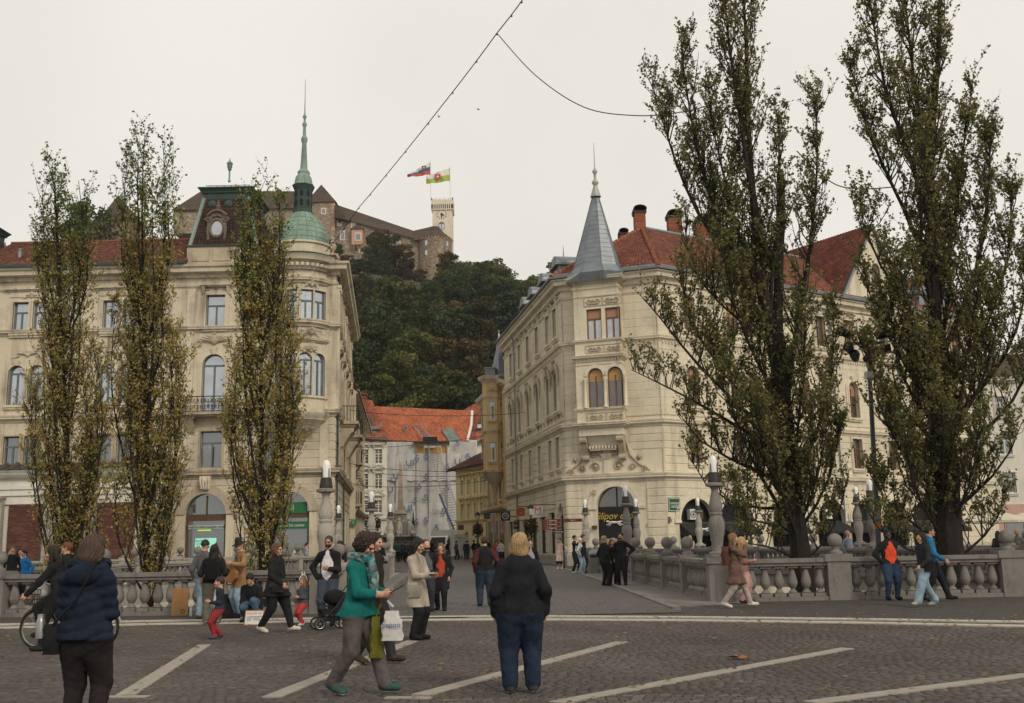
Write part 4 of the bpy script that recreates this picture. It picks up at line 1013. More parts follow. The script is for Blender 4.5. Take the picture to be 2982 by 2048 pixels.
for s, zz in ((6.8, z_bal), (15.2, z_bal)):
 b = MB(FS); b.box(s-1.5, s+1.5, 0, 1.25, zz-.15, zz+.05); b.box(s-1.35, s+1.35, 0, 1.05, zz-.3, zz-.15)
 for k in (-1.05, 1.05):
  b.frus(s+k-.16, s+k+.16, 0, .22, zz-1.6, s+k-.18, s+k+.18, 0, 1.0, zz-.3); b.tube([(s+k-.18, .75, zz-.5), (s+k+.18, .75, zz-.5)], .2, 10)
 bb = b.build('balcony', trimd, pal); b = MB(FS); scroll_rail(b, s-1.4, s+1.4, zz+.05, zz+1.05, 1.2, .5); b.tube([(s-1.4, 0, zz+1.05), (s-1.4, 1.2, zz+1.05)], .03, 5)
 for q in np.linspace(.1, 1.1, 6): b.tube([(s-1.4, q, zz+.05), (s-1.4, q, zz+1.05)], .018, 4)
 b.build('balcony_railing', ironb, bb)
gutterpipe(pal, FS, .6, GZ, z_eav, copperd); gutterpipe(pal, FS, 9.3, GZ, z_eav, copperd)
for s in (.05, 8.9, 18.6):
 MB(FS).box(s, s+.7, 0, .22, z_bal+.1, z_eav-1.1).build('pilaster', trimc, pal); b = MB(FS);
 for k in (-1, 1): spiral(b, (s+.35+k*.2, z_eav-1.5), .2, 1.5, k, d=.28, rad=.05)
 b.box(s-.05, s+.75, 0, .3, z_eav-1.3, z_eav-1.12); b.build('capital', trimc, pal, True)
b = MB(); ux, uy = -11.15, 62.6       # urn and parapet block on the street corner
b.box(ux-.45, ux+.35, uy-.3, uy+.5, z_eav+.28, z_eav+1.0); b.lathe([(.2, 1.0), (.12, 1.1), (.1, 1.2), (.24, 1.45), (.27, 1.6), (.14, 1.75), (.2, 1.82), (.1, 1.95), (.13, 2.05), (0, 2.2)], 10, (ux-.05, uy+.1, z_eav))
b.build('urn', trimd, pal, True)
for x in (-45.9,): MB().box(x-.3, x, 62.02, 84, GZ, z_eav).build('wall', cream, pal)
MB().box(-46, -13.4, 84, 84.2, GZ, z_eav).build('wall', cream, pal)
# ================================================================== PAVILION ON THE LEFT QUAY (white entablature, brick panels)
pv = thing('market_pavilion', 'low white pavilion with stone column and red brick wall panels in front of the palace', 'building', (-30, 58.5, GZ))
FP = Frame((-46, 59.4), (at(478, 1500, 59.4).x, 59.4)); ZP = lambda v, u=250: at(u, v, 59.4).z
e = FP.L
def XP(u): return at(u, 1500, 59.4).x+46
zt = ZP(1375)
MB(FP).box(0, e, -1.2, 0, ZP(1465), ZP(1440)).build('lintel_band', whitep, pv)
MB(FP).box(0, e-.1, -1.15, -.12, GZ, ZP(1465)).build('inner_wall', whitep, pv)
sweep(pv, [(-46, 59.4), (FP((e, 0, 0))[0], 59.4), (FP((e, 0, 0))[0], 61.3)], [(0, ZP(1440)), (.1, ZP(1440)), (.1, ZP(1424)), (.18, ZP(1422)), (.18, ZP(1412)), (.08, ZP(1410)), (.08, ZP(1394)), (.35, ZP(1388)), (.5, ZP(1380)), (.55, zt), (0, zt+.03)], whitep, 'entablature')
sweep(pv, [(-46, 59.4), (FP((e, 0, 0))[0], 59.4), (FP((e, 0, 0))[0], 61.3)], [(.5, zt), (.56, zt), (.56, zt+.1), (.2, zt+.16)], copper, 'copper_flashing')
b = MB(FP);
for k in range(40):
 s = k*.62+.2
 if s < e-.3: b.tube([(s, -.1, zt+.15), (s, -.95, zt+.6)], .17, 7)
b.build('tile_rolls', plain('dark_clay', (.075, .06, .05), .9, var=.3), pv)
slab(pv, [FP((0, .3, zt+.1)), FP((e, .3, zt+.1)), FP((e, -1.2, zt+.62)), FP((0, -1.2, zt+.62))], castle_rf)
# bricks, one by one where they face the camera
def brick_panel(root, fr, s0, s1, z0, z1, d, bw=.29, bh=.105, lim=300):
 out = []; j = 0
 while z0+j*bh < z1:
  x = s0 - (bw/2 if j % 2 else 0)
  while x < s1:
   a, c = max(x, s0)+.006, min(x+bw, s1)-.006
   if c-a > .04: out.append((a, c, z0+j*bh+.006, min(z1, z0+(j+1)*bh)-.006))
   x += bw
  j += 1
 MB(fr).box(s0, s1, d-.12, d, z0, z1).build('mortar_bed', plain('mortar', (.27, .2, .17), .95) if 'mortar' not in MATS else MATS['mortar'], root)
 return out
bc = [(.13, .055, .042), (.11, .047, .038), (.155, .065, .05), (.095, .042, .036)]
allb = []
for u0, u1 in ((25, 122), (198, 250), (283, 392)):
 allb += [(q, .02) for q in brick_panel(pv, FP, XP(u0), XP(u1), GZ+.3, ZP(1467), .0)]
allb.sort(key=lambda q: -q[0][3])
bkm = []
for c in bc:
 m = MB(); m.box(-.139, .139, -.03, .02, -.0465, .0465); m.col = [c]*6; bkm.append(m.mesh('brick', brick_at))
full = [q for q in allb if q[0][1]-q[0][0] > .27]; part_ = [q for q in allb if q[0][1]-q[0][0] <= .27]
for (a, c, z0, z1), d in full[:300]: link('brick', rng.choice(bkm), pv, FP(((a+c)/2, d, (z0+z1)/2)))
b = MB(FP)
for (a, c, z0, z1), d in full[300:]+part_: b.c = rng.choice(bc); b.box(a, c, -.02, d+.01, z0, z1)
b.build('brickwork', brick_at, pv, kind='stuff')
for u in (2, 150, 268, 440):
 b = MB(FP); s = XP(u); w = .36
 b.box(s-w*.9, s+w*.9, .02, .5, GZ-.05, GZ+.3); b.frus(s-w*.72, s+w*.72, .05, .45, GZ+.3, s-w*.62, s+w*.62, .08, .42, ZP(1448)); b.box(s-w*.8, s+w*.8, .03, .5, ZP(1448), ZP(1442))
 for k in (-1, 1): spiral(b, (s+k*.16, ZP(1452)), .12, 1.3, k, d=.5, rad=.03)
 b.build('column', graniteL, pv)
MB(FP).box(e-1.6, e+.0, .02, .06, ZP(1490), ZP(1448)).build('window', frame_wh, pv)
MB(FP).prism([(e-1.5, .1, ZP(1412)), (e-.3, .1, ZP(1412)), (e-.3, .9, ZP(1445)), (e-1.5, .9, ZP(1445))], (0, 0, .04)).build('awning', plain('green_awning', (.10, .14, .10), .8), pv)
# ================================================================== RIGHT PALACE (chamfered corner, oriel, zinc spire)
GR = gz(64)
chL, chR = (3.25, 65.5), (9.2, 63.42)
wl_end = (-.68, 86.6)
rd = Vector((22.65-9.2, 72.1-63.42)).normalized(); wr_end = (9.2+rd.x*34, 63.42+rd.y*34)
rp = thing('palace', 'ivory corner palace with grey zinc pointed oriel spire and brick chimneys', 'building', (8, 70, GR))
FC, FW, FRt = Frame(chL, chR), Frame(wl_end, chL), Frame(chR, wr_end)
ZC = lambda v, u=1790: FC.z_of(u, v)
z1, z2, z3, z4 = 5.4, ZC(1232), ZC(1000), 18.3
poly = [wl_end, chL, chR, wr_end]
# --- openings
wops, wwin = [], []
for u in (1618, 1596, 1565, 1538, 1513, 1488):
 s = FW.s_of(u, 950)
 wwin += [(s, z3+.95, 1.05, 2.0, False, 'top'), (s, z2+1.15, 1.05, 2.55, True, 'arch'), (s, z1+1.0, 1.0, 2.0, False, 'low')]
wops = [(s-w/2, s+w/2, z, z+h, a) for s, z, w, h, a, k in wwin]
gdo = [(FW.s_of(u, 1500), w, h, a) for u, w, h, a in ((1633, 1.5, 3.9, True), (1607, 1.9, 3.4, False), (1579, 2.2, 3.2, False), (1553, 2.4, 3.2, False), (1528, 2.4, 3.2, False), (1505, 2.4, 3.2, False), (1487, 2.0, 3.2, False))]
wops += [(s-w/2, s+w/2, GR, GR+h, a) for s, w, h, a in gdo]
wall(rp, FW, 0, FW.L, GR-.2, z4, wops, cream2)
for s, z, w, h, a, k in wwin:
 window(rp, FW, s, z, w, h, a, 'M' if a else 'T', frame_br, glass_b if a else glass_d)
 if k == 'top': surround(rp, FW, s, z, w, h, False, trimi, .22, 1)
 elif k == 'arch':
  surround(rp, FW, s, z, w, h, True, trimi, .24, 0, True, .12, True)
  b = MB(FW)                      # bust and garland over the arch
  b.ball((s, .28, z+h+.75), .16, 8, 6, 1, 1, 1.25); b.frus(s-.2, s+.2, .05, .35, z+h+.2, s-.14, s+.14, .1, .32, z+h+.62); b.box(s-.3, s+.3, 0, .36, z+h+.1, z+h+.2)
  for kk in (-1, 1): b.tube([(s+kk*.25, .2, z+h+.5), (s+kk*.6, .18, z+h+.1), (s+kk*.75, .16, z+h-.5), (s+kk*.7, .14, z+h-1.0)], [.12, .11, .1, .04], 6)
  b.build('bust_ornament', trimd, rp, True)
 else: surround(rp, FW, s, z, w, h, False, trimi, .16, 0)
shopd = plain('shop_front', (.06, .05, .045), .6)
for s, w, h, a in gdo:
 b = MB(FW); b.box(s-w/2, s-w/2+.1, -.3, -.2, GR, GR+h-(w/2 if a else 0)); b.box(s+w/2-.1, s+w/2, -.3, -.2, GR, GR+h-(w/2 if a else 0)); b.box(s-w/2, s+w/2, -.3, -.19, GR+2.35, GR+2.5); b.box(s-.05, s+.05, -.3, -.21, GR, GR+2.35)
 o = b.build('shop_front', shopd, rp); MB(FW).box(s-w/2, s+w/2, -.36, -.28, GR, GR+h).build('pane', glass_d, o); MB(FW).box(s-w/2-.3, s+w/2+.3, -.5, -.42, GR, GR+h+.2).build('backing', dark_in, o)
# --- chamfer ground floor door, right wing openings
du = FC.s_of(1795, 1500); dw = FC.s_of(1853, 1500)-FC.s_of(1741, 1500); dtop = ZC(1417, 1795)
cops = [(du-dw/2, du+dw/2, GR, dtop, True)]
wall(rp, FC, 0, FC.L, GR-.2, z4, cops, cream2)
rops, rwin = [], []
sR = lambda u, v=1000: FRt.s_of(u, v)
colsR = [sR(2003, 900), sR(2128, 930), sR(2178, 930), sR(2245), sR(2330), sR(2390), sR(2470), sR(2570), sR(2650), sR(2720), sR(2780)]
for i, s in enumerate(colsR):
 pair = i in (1, 2)
 rwin += [(s, z3+.85, 1.0, 2.2, False, 'pairtop' if pair else 'top'), (s, z2+1.0, 1.0, 2.6, True, 'arch'), (s, z1+.95, 1.0, 2.1, False, 'low')]
rops = [(s-w/2, s+w/2, z, z+h, a) for s, z, w, h, a, k in rwin]
arches = [(sR(u, 1500), 2.75) for u in (2028, 2140, 2290, 2420, 2515, 2605, 2690, 2760)]
rops += [(s-w/2, s+w/2, GR, FRt.z_of(2028, 1452), True) for s, w in arches]
wall(rp, FRt, 0, FRt.L, GR-.2, z4, rops, cream2)
for i, (s, z, w, h, a, k) in enumerate(rwin):
 bl = .9 if k == 'pairtop' else (.7 if k == 'top' and i % 2 == 0 else .0)
 window(rp, FRt, s, z, w, h, a, 'M' if a else 'T', frame_br, glass_b, blind_o if k == 'pairtop' else blind, bl if not a else .5)
 if k == 'top': surround(rp, FRt, s, z, w, h, False, trimi, .2, 3 if i % 2 else 1)
 elif k == 'pairtop': surround(rp, FRt, s, z, w, h, False, trimi, .14, 0)
 elif k == 'arch': surround(rp, FRt, s, z, w, h, True, trimi, .22, 0, True, .1, True)
 else: surround(rp, FRt, s, z, w, h, False, trimi, .16, 0)
za = FRt.z_of(2028, 1452)
for i, (s, w) in enumerate(arches):
 b = MB(FRt); r = w/2; zs = za-r
 for tt, p in ((.42, .06), (.16, .12)):
  A = arc(s, zs, r, 16); B = arc(s, zs, r+tt, 16)
  for k in range(16): b._add([(A[k][0], p, A[k][1]), (A[k+1][0], p, A[k+1][1]), (B[k+1][0], p, B[k+1][1]), (B[k][0], p, B[k][1]), (B[k][0], 0, B[k][1]), (B[k+1][0], 0, B[k+1][1]), (A[k][0], 0, A[k][1]), (A[k+1][0], 0, A[k+1][1])], [(0, 1, 2, 3), (3, 2, 5, 4), (1, 0, 6, 7)])
 for kk in (-1, 1): b.box(s+kk*(r+.22)-.26, s+kk*(r+.22)+.26, 0, .14, zs-.12, zs+.02)
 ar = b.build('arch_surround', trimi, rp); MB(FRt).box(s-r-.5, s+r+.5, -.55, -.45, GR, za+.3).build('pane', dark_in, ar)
 MB(FRt).box(s-r, s+r, -.32, -.26, zs-.2, zs-.05).build('transom', shopd, ar)
 if i in (0, 3):
  a_ = MB(FRt); a_.box(s-.55, s+.15, -.25, .05, zs+.08, zs+.72); o = a_.build('air_conditioner', frame_wh, rp)
  f_ = MB(FRt); f_.lathe([(.0, 0)], 4) if False else None
  f_.tube([(s-.3+.22*math.cos(t), .06, zs+.4+.22*math.sin(t)) for t in np.linspace(0, 6.283, 15)], .02, 5, False)
  for t in np.linspace(0, 3.14, 5): f_.tube([(s-.3-.2*math.cos(t), .065, zs+.4-.2*math.sin(t)), (s-.3+.2*math.cos(t), .065, zs+.4+.2*math.sin(t))], .012, 4)
  f_.build('fan_grille', ironb, o); MB(FRt).box(s+.18, s+.55, -.1, .02, zs+.1, zs+.7).build('vent_panel', wood_br, rp)
 aw = MB(FRt); zz = zs-.75
 aw.prism([(s-r-.05, .02, zz+.55), (s-r-.05, .95, zz), (s-r-.05, .95, zz-.16), (s-r-.05, .02, zz-.16)], (w+.1, 0, 0))
 o = aw.build('awning', plain('black_canvas', (.018, .018, .018), .8) if 'black_canvas' not in MATS else MATS['black_canvas'], rp)
 if i in (0,):
  g = MB(FRt); x = s-.1; z = zz+.2; dd = .72     # running hound emblem
  g.tube([(x-.42, dd, z+.02), (x-.2, dd+.02, z+.03), (x+.1, dd+.02, z+.02), (x+.3, dd, z+.08)], [.06, .075, .06, .05], 6); g.ball((x-.52, dd, z+.09), .06, 6, 5, 1.5)
  for a0, a1 in (((-.35, 0), (-.55, -.12)), ((-.25, 0), (-.45, -.16)), ((.2, 0), (.42, -.14)), ((.1, 0), (.3, -.17)), ((.3, .08), (.55, .1))): g.tube([(x+a0[0], dd, z+a0[1]), (x+a1[0], dd+.05, z+a1[1])], [.035, .018], 5)
  g.build('hound_emblem', frame_wh, o)
# --- stone courses
cr_ops = [(s-w/2-.2, s+w/2+.2, z-.28, z+h+.2, a) for s, z, w, h, a, k in rwin if k == 'low']+[(s-w/2-.42, s+w/2+.42, GR, za+.42, True) for s, w in arches]
courses(rp, FRt, .03, FRt.L, GR+.75, z1-.15, .46, cr_ops, cream2); courses(rp, FRt, .03, FRt.L, z1+.42, z2-.35, .44, cr_ops, cream2)
cw_ops = [(s-w/2-.2, s+w/2+.2, z-.28, z+h+.2, a) for s, z, w, h, a, k in wwin if k == 'low']+[(s-w/2, s+w/2, GR, GR+h, a) for s, w, h, a in gdo]
courses(rp, FW, .03, FW.L, GR+.75, z1-.15, .46, cw_ops, cream2); courses(rp, FW, .03, FW.L, z1+.42, z2-.35, .44, cw_ops, cream2)
s0o, s1o = FC.s_of(1690, 1100), FC.s_of(1819, 1100)
rel = [(FC.s_of(1660, 1350), FC.s_of(1932, 1350), z1, ZC(1330))]
courses(rp, FC, .03, FC.L-.03, GR+.75, z1-.15, .46, [(du-dw/2-.75, du+dw/2+.75, GR, dtop+.6)], cream2)
courses(rp, FC, .03, FC.L-.03, z1+.42, z2-.35, .44, rel+[(s0o+.1, s1o+.15, ZC(1335), z2)], cream2)
for fr in (FC, FRt, FW):        # fine jointed ashlar of the upper floors
 oo = {0: [(s0o, s1o, z1, z4)], 1: [(s-w/2-.3, s+w/2+.3, z-.3, z+h+.7) for s, z, w, h, a, k in rwin], 2: [(s-w/2-.3, s+w/2+.3, z-.3, z+h+.9) for s, z, w, h, a, k in wwin]}[(fr is FRt)+2*(fr is FW)]
 courses(rp, fr, .03, fr.L-.03, z2+.42, z3-.1, .52, oo, cream2, .018, .022); courses(rp, fr, .03, fr.L-.03, z3+.4, z4-1.25, .52, oo, cream2, .018, .022)
MB(FC).box(0, FC.L, 0, .1, GR-.1, GR+.72).build('plinth', graniteL, rp) if False else sweep(rp, poly, [(0, GR-.1), (.12, GR-.1), (.12, GR+.6), (.06, GR+.72), (0, GR+.72)], graniteL, 'plinth')
for z, h, d in ((z1-.12, .46, .34), (z2-.3, .4, .3), (z2+.32, .1, .08), (z3-.06, .36, .26), (z4-1.2, .22, .12)): sweep(rp, poly, cprof(z, h, d), trimi, 'string_course')
sweep(rp, poly, [(0, z4-.55), (.14, z4-.55), (.2, z4-.3), (.5, z4-.22), (.54, z4), (.66, z4+.06), (.7, z4+.18), (0, z4+.24)], trimi, 'main_cornice')
sweep(rp, poly, [(.62, z4+.18), (.82, z4+.18), (.84, z4+.3), (.8, z4+.3), (.74, z4+.22), (.6, z4+.22)], zinc, 'gutter')
for fr in (FW, FRt): dentils(rp, fr, .2, fr.L-.2, z4-.55, .16, .2, .16, .4, trimi); dentils(rp, fr, .2, fr.L-.2, z3-.2, .1, .12, .1, .26, trimi)
dentils(rp, FC, 0, s0o, z3-.2, .1, .12, .1, .26, trimi); dentils(rp, FC, s1o, FC.L, z3-.2, .1, .12, .1, .26, trimi)
b = MB(FW)
for s in np.arange(.8, FW.L-.3, 1.1): spiral(b, (s, z4-.95), .22, 1.4, 1, d=.06, rad=.05); spiral(b, (s+.5, z2+.75), .18, 1.3, -1, d=.06, rad=.045)
b.build('frieze_scrolls', trimd, rp, True, kind='stuff')
gutterpipe(rp, FW, FW.s_of(1505, 1200), GR, z4); gutterpipe(rp, FRt, sR(2432, 1200), GR, z4);
for fr, s in ((FC, .06), (FC, FC.L-.06)): MB(fr).box(s-.03, s+.03, .0, .03, z1+.4, z4-1.3).build('joint_strip', trimd, rp)
# --- oriel
D = 1.05; so, s1_ = s0o, s1o; sm_ = (so+s1_)/2
FO = Frame(FC((so, D, 0)), FC((s1_, D, 0))); FOr = Frame(FC((s1_, D, 0)), FC((s1_, 0, 0))); FOl = Frame(FC((so, 0, 0)), FC((so, D, 0)))
zo = lambda v: FO.z_of(1760, v)
w2 = FO.L; c1, c2 = FO.s_of(1730, 950), FO.s_of(1785, 950); c1b, c2b = FO.s_of(1735, 1130), FO.s_of(1792, 1130)
wu, wa = .98, 1.0
oo = [(c-wu/2, c+wu/2, zo(988), zo(897), False) for c in (c1, c2)]+[(c-wa/2, c+wa/2, zo(1187), zo(1070), True) for c in (c1b, c2b)]
wall(rp, FO, 0, w2, zo(1245), zo(812), oo, cream2, .3)
for fr in (FOr, FOl):
 q = [(fr.L/2-.22, fr.L/2+.22, zo(988), zo(897), False), (fr.L/2-.22, fr.L/2+.22, zo(1187), zo(1085), True)]
 wall(rp, fr, 0, fr.L, zo(1245), zo(812), q, cream2, .2)
 for a in q: window(rp, fr, (a[0]+a[1])/2, a[2], .44, a[3]-a[2], a[4], 'plain', frame_br, glass_b, d=-.15)
for c in (c1, c2): window(rp, FO, c, zo(988), wu, zo(897)-zo(988), False, 'T', frame_br, glass_c, blind, .62)
for c in (c1b, c2b):
 window(rp, FO, c, zo(1187), wa, zo(1070)-zo(1187), True, 'M', frame_br, glass_b, blind_o, .35)
 b = MB(FO); r = wa/2; zs = zo(1070)-r; A = arc(c, zs, r, 14); B = arc(c, zs, r+.2, 14)
 for k in range(14): b._add([(A[k][0], .07, A[k][1]), (A[k+1][0], .07, A[k+1][1]), (B[k+1][0], .07, B[k+1][1]), (B[k][0], .07, B[k][1]), (B[k][0], 0, B[k][1]), (B[k+1][0], 0, B[k+1][1]), (A[k][0], 0, A[k][1]), (A[k+1][0], 0, A[k+1][1])], [(0, 1, 2, 3), (3, 2, 5, 4), (1, 0, 6, 7)])
 b.build('arch_surround', trimi, rp)
b = MB(FO)
for s in (c1b-wa/2-.16, (c1b+c2b)/2, c2b+wa/2+.16):
 b.lathe([(.15, zo(1187)), (.15, zo(1183)), (.10, zo(1180)), (.085, zo(1112)), (.14, zo(1106)), (.16, zo(1102))], 10, (s, .1, 0))
b.build('colonnette', trimi, rp, True)
def oriel_band(za_, zb_, d, nm='oriel_cornice', dent=False):
 P3 = [FC((so, 0, 0)), FC((so, D, 0)), FC((s1_, D, 0)), FC((s1_, 0, 0))]
 sweep(rp, [(p[0], p[1]) for p in P3], cprof(za_, zb_-za_, d), trimi, nm)
 if dent: dentils(rp, FO, .02, w2-.02, za_-.1, .08, .1, .1, .18, trimi)
oriel_band(zo(842), zo(832), .1); oriel_band(zo(995), zo(986), .16); oriel_band(zo(1046), zo(1033), .3, dent=True); oriel_band(zo(1196), zo(1186), .16); oriel_band(zo(1243), zo(1230), .3)
oriel_band(zo(820), zo(806), .45, dent=True); oriel_band(zo(862), zo(858), .05); oriel_band(zo(1062), zo(1058), .05)
for (va, vb, cc) in ((900-3, 858, (c1, c2)), (1028, 1000, (c1, c2)), (1226, 1198, (c1b, c2b))):
 for c in cc:
  b = MB(FO); za_, zb_ = zo(va)+.05, zo(vb)-.05; W_ = .62
  if va == 897: za_ = zo(889)
  for p in ((c-W_, c+W_, za_, za_+.05), (c-W_, c+W_, zb_-.05, zb_), (c-W_, c-W_+.05, za_+.05, zb_-.05), (c+W_-.05, c+W_, za_+.05, zb_-.05)): b.box(p[0], p[1], 0, .04, p[2], p[3])
  h = zb_-za_
  for k in (-1, 1): spiral(b, (c+k*.26, za_+h*.45), h*.26, 1.5, k, d=.03, rad=.032); b.tube([(c, .03, za_+h*.25), (c+k*.3, .05, za_+h*.2), (c+k*.5, .03, za_+h*.5)], [.04, .03, .015], 5)
  b.ball((c, .03, za_+h*.55), .1, 7, 5); b.build('relief_panel', trimd, rp, True)
# corbels and sculpted apron below the oriel
b = MB(FC); zt = zo(1243); b.box(so+.05, s1_-.05, 0, D-.1, zt-.5, zt+.02); b.frus(so+.55, s1_-.55, 0, .35, zt-1.15, so+.5, s1_-.5, 0, D-.25, zt-.5)
for k in range(9):
 s = so+.62+(s1_-so-1.24)*k/8; b.box(s-.05, s+.05, .2, .62, zt-1.3, zt-1.12)
b.box(so+.6, s1_-.6, 0, .5, zt-1.4, zt-1.28); b.build('oriel_base', trimi, rp)
for k, s in ((-1, so+.28), (1, s1_-.28)):
 b = MB(FC); b.prism([(s-.2, 0, zt-2.0), (s-.2, .25, zt-1.95), (s-.2, .35, zt-1.6), (s-.2, .62, zt-1.2), (s-.2, .95, zt-.5), (s-.2, 0, zt-.5)], (.4, 0, 0))
 b.tube([(s-.22, .78, zt-.75), (s+.22, .78, zt-.75)], .2, 10); b.tube([(s-.22, .28, zt-1.85), (s+.22, .28, zt-1.85)], .17, 10); b.build('console', trimd, rp)
b = MB(FC); zb_ = z1+.4; H = zt-1.4-zb_; cx = sm_+.12
b.prism([(cx-2.75, .0, zb_), (cx+2.9, .0, zb_), (cx+2.75, 0, zb_+.4), (cx+1.9, 0, zb_+.75), (cx+1.45, 0, zb_+1.8), (cx+1.1, 0, zb_+H), (cx-1.1, 0, zb_+H), (cx-1.45, 0, zb_+1.8), (cx-1.9, 0, zb_+.75), (cx-2.7, 0, zb_+.4)], (0, .05, 0))
b.build('apron', trimi, rp)
b = MB(FC); b.box(cx-.2, cx+.2, .05, .16, zb_, zb_+H*.62); b.frus(cx-.2, cx+.2, .05, .2, zb_+H*.62, cx-.36, cx+.36, .05, .4, zb_+H*.85); b.build('apron_pilaster', trimi, rp)
b = MB(FC)
for k in (-1, 1):
 for (x, z, r, t) in ((.72, .45, .3, 1.6), (.85, 1.25, .26, 1.6), (.7, 2.1, .3, 1.7), (1.6, .35, .22, 1.5), (2.35, .22, .18, 1.5), (.45, 1.7, .16, 1.3)):
  if z < H: spiral(b, (cx+k*x, zb_+z), r, t, k, d=.11, rad=.065)
 b.tube([(cx+k*2.7, .08, zb_+.12), (cx+k*2.0, .1, zb_+.55), (cx+k*1.5, .1, zb_+1.1), (cx+k*1.3, .1, zb_+1.9), (cx+k*1.05, .08, zb_+2.5)], [.05, .07, .07, .07, .05], 6)
 for (x, z) in ((.72, .45), (.85, 1.25), (.62, 1.75), (1.6, .35), (2.05, .95)):
  b.ball((cx+k*x, .1, zb_+z), .12, 8, 5)
  for q in range(6): b.ball((cx+k*x+.14*math.cos(q*1.047), .09, zb_+z+.14*math.sin(q*1.047)), .05, 5, 4)
 for q in range(7): b.tube([(cx+k*.42, .08, zb_+1.1), (cx+k*(.42+.42*math.cos(.5+q*.28)), .12, zb_+1.1+.42*math.sin(.5+q*.28))], [.05, .02], 5)
b.build('apron_relief', trimd, rp, True)
# spire roof of the oriel
zb_, zt_ = zo(814), at(1764, 553, 63).z
ap = Vector(FC((sm_+.12, D*.42, zt_)))
def o8(w, dpt, z, cxs=sm_+.02, cd=.42):
 hw, hd = w/2, dpt/2; c = .30
 return [Vector(FC((cxs+x*hw, D*cd+y*hd, z))) for x, y in ((-1, .42), (-.42, 1), (.42, 1), (1, .42), (1, -.42), (.42, -1), (-.42, -1), (-1, -.42))]
W0 = s1_-so
rings = [o8(W0+1.1, 2.9, zb_-.05), o8(W0+.72, 2.5, zb_+.45), o8(W0*.98, 2.2, zb_+.95), [ap+(q-ap)*.0 + (Vector((q.x, q.y, 0))-Vector((ap.x, ap.y, 0)))*.13 for q in o8(W0*.98, 2.2, zt_)]]
sq = [Vector(FC((x, y, zb_-.06))) for x, y in ((so-.35, D+.45), (s1_+.35, D+.45), (s1_+.35, -.6), (so-.35, -.6))]
b = MB(); k8 = 8
base8 = [sq[0].lerp(sq[3], .0), sq[0].lerp(sq[1], .3), sq[0].lerp(sq[1], .7), sq[1], sq[1].lerp(sq[2], .7), sq[2], sq[3], sq[3].lerp(sq[0], .3)]
base8 = [sq[0], sq[0].lerp(sq[1], .3), sq[0].lerp(sq[1], .7), sq[1], sq[1].lerp(sq[2], .7), sq[2].lerp(sq[3], .3), sq[3].lerp(sq[2], .3), sq[3].lerp(sq[0], .3)]
rings[0] = base8
vs = [tuple(q) for r_ in rings for q in r_]
b._add(vs, [(j*8+i, j*8+(i+1) % 8, (j+1)*8+(i+1) % 8, (j+1)*8+i) for j in range(3) for i in range(8)])
spr = b.build('spire_roof', zinc, rp)
b = MB()
for i in range(8): b.tube([rings[1][i], rings[2][i], rings[3][i]], .035, 4)
for t in np.linspace(.04, .96, 15):
 b.tube([rings[2][i % 8].lerp(rings[3][i % 8], t) for i in range(9)], .014, 4, False)
for i in (0, 1, 2, 3): b.tube([rings[0][i], rings[1][i], rings[2][i]], .03, 4)
b.build('standing_seam', zinc, spr)
pv_ = lambda v: at(1764, v, 63).z
MB().lathe([(.36, pv_(556)), (.34, pv_(553)), (.13, pv_(524)), (.14, pv_(521)), (.22, pv_(515)), (.22, pv_(511)), (.13, pv_(506)), (.09, pv_(503)), (.09, pv_(488)), (.16, pv_(483)), (.165, pv_(478)), (.08, pv_(473)), (.035, pv_(468)), (.03, pv_(440)), (.018, pv_(398)), (.0, pv_(393))], 10, (ap.x, ap.y, 0)).build('spire_finial', plain('pale_zinc', (.36, .36, .33), .5, metal=.2), rp, True)
# --- roofs
Pn, Nn = miter(poly)
def off(i, d, z): return (Pn[i].x-Nn[i].x*d, Pn[i].y-Nn[i].y*d, z)
zr = at(1870, 667, 71).z; dr = 7.0; ze = z4+.26
e0 = [(Pn[i].x+Nn[i].x*.7, Pn[i].y+Nn[i].y*.7, ze) for i in range(4)]
pk = at(1870, 667, 71)
rg = Vector((pk.x, pk.y, zr)); rR = Vector((*(Vector((pk.x, pk.y))+rd*32), zr)); tl = (Pn[0]-Pn[1]).normalized(); rLf = Vector((*(Vector((pk.x, pk.y))+tl*21), zr))
red = ((.18, .064, .043), (.15, .053, .037), (.21, .08, .053))
tiles(rp, e0[2], e0[3], rR, rg, tw=.28, th=.3, cols=red); slab(rp, [e0[2], e0[3], tuple(rR), tuple(rg)], castle_rf)
tiles(rp, e0[1], e0[2], rg+Vector((.05, 0, 0)), rg, tw=.28, th=.3, cols=red); slab(rp, [e0[1], e0[2], tuple(rg)], castle_rf)
tiles(rp, e0[0], e0[1], rg, rLf, tw=.28, th=.3, cols=red); slab(rp, [e0[0], e0[1], tuple(rg), tuple(rLf)], castle_rf)
hm = plain('hip_clay', (.26, .10, .06), .85, var=.3, scale=3)
def hip(a, c, n=26, r=.15):
 a, c = Vector(a), Vector(c); b = MB()
 for k in range(n): b.tube([a.lerp(c, k/n)+Vector((0, 0, .09)), a.lerp(c, (k+1.1)/n)+Vector((0, 0, .06))], [r*1.08, r*.85], 7)
 b.build('hip_tiles', hm, rp, True)
hip(e0[2], rg); hip(e0[1], rg)
MB().tube([tuple(rg+Vector((0, 0, .06))), tuple(rR+Vector((0, 0, .06)))], .16, 6).build('ridge_capping', zinc, rp)
sweep(rp, [(e0[i][0], e0[i][1]) for i in (1, 2, 3)], [(-.25, ze+.03), (-.1, ze+.05), (-.1, ze+.24), (-.12, ze+.24), (-.14, ze+.06)], zinc, 'snow_guard')
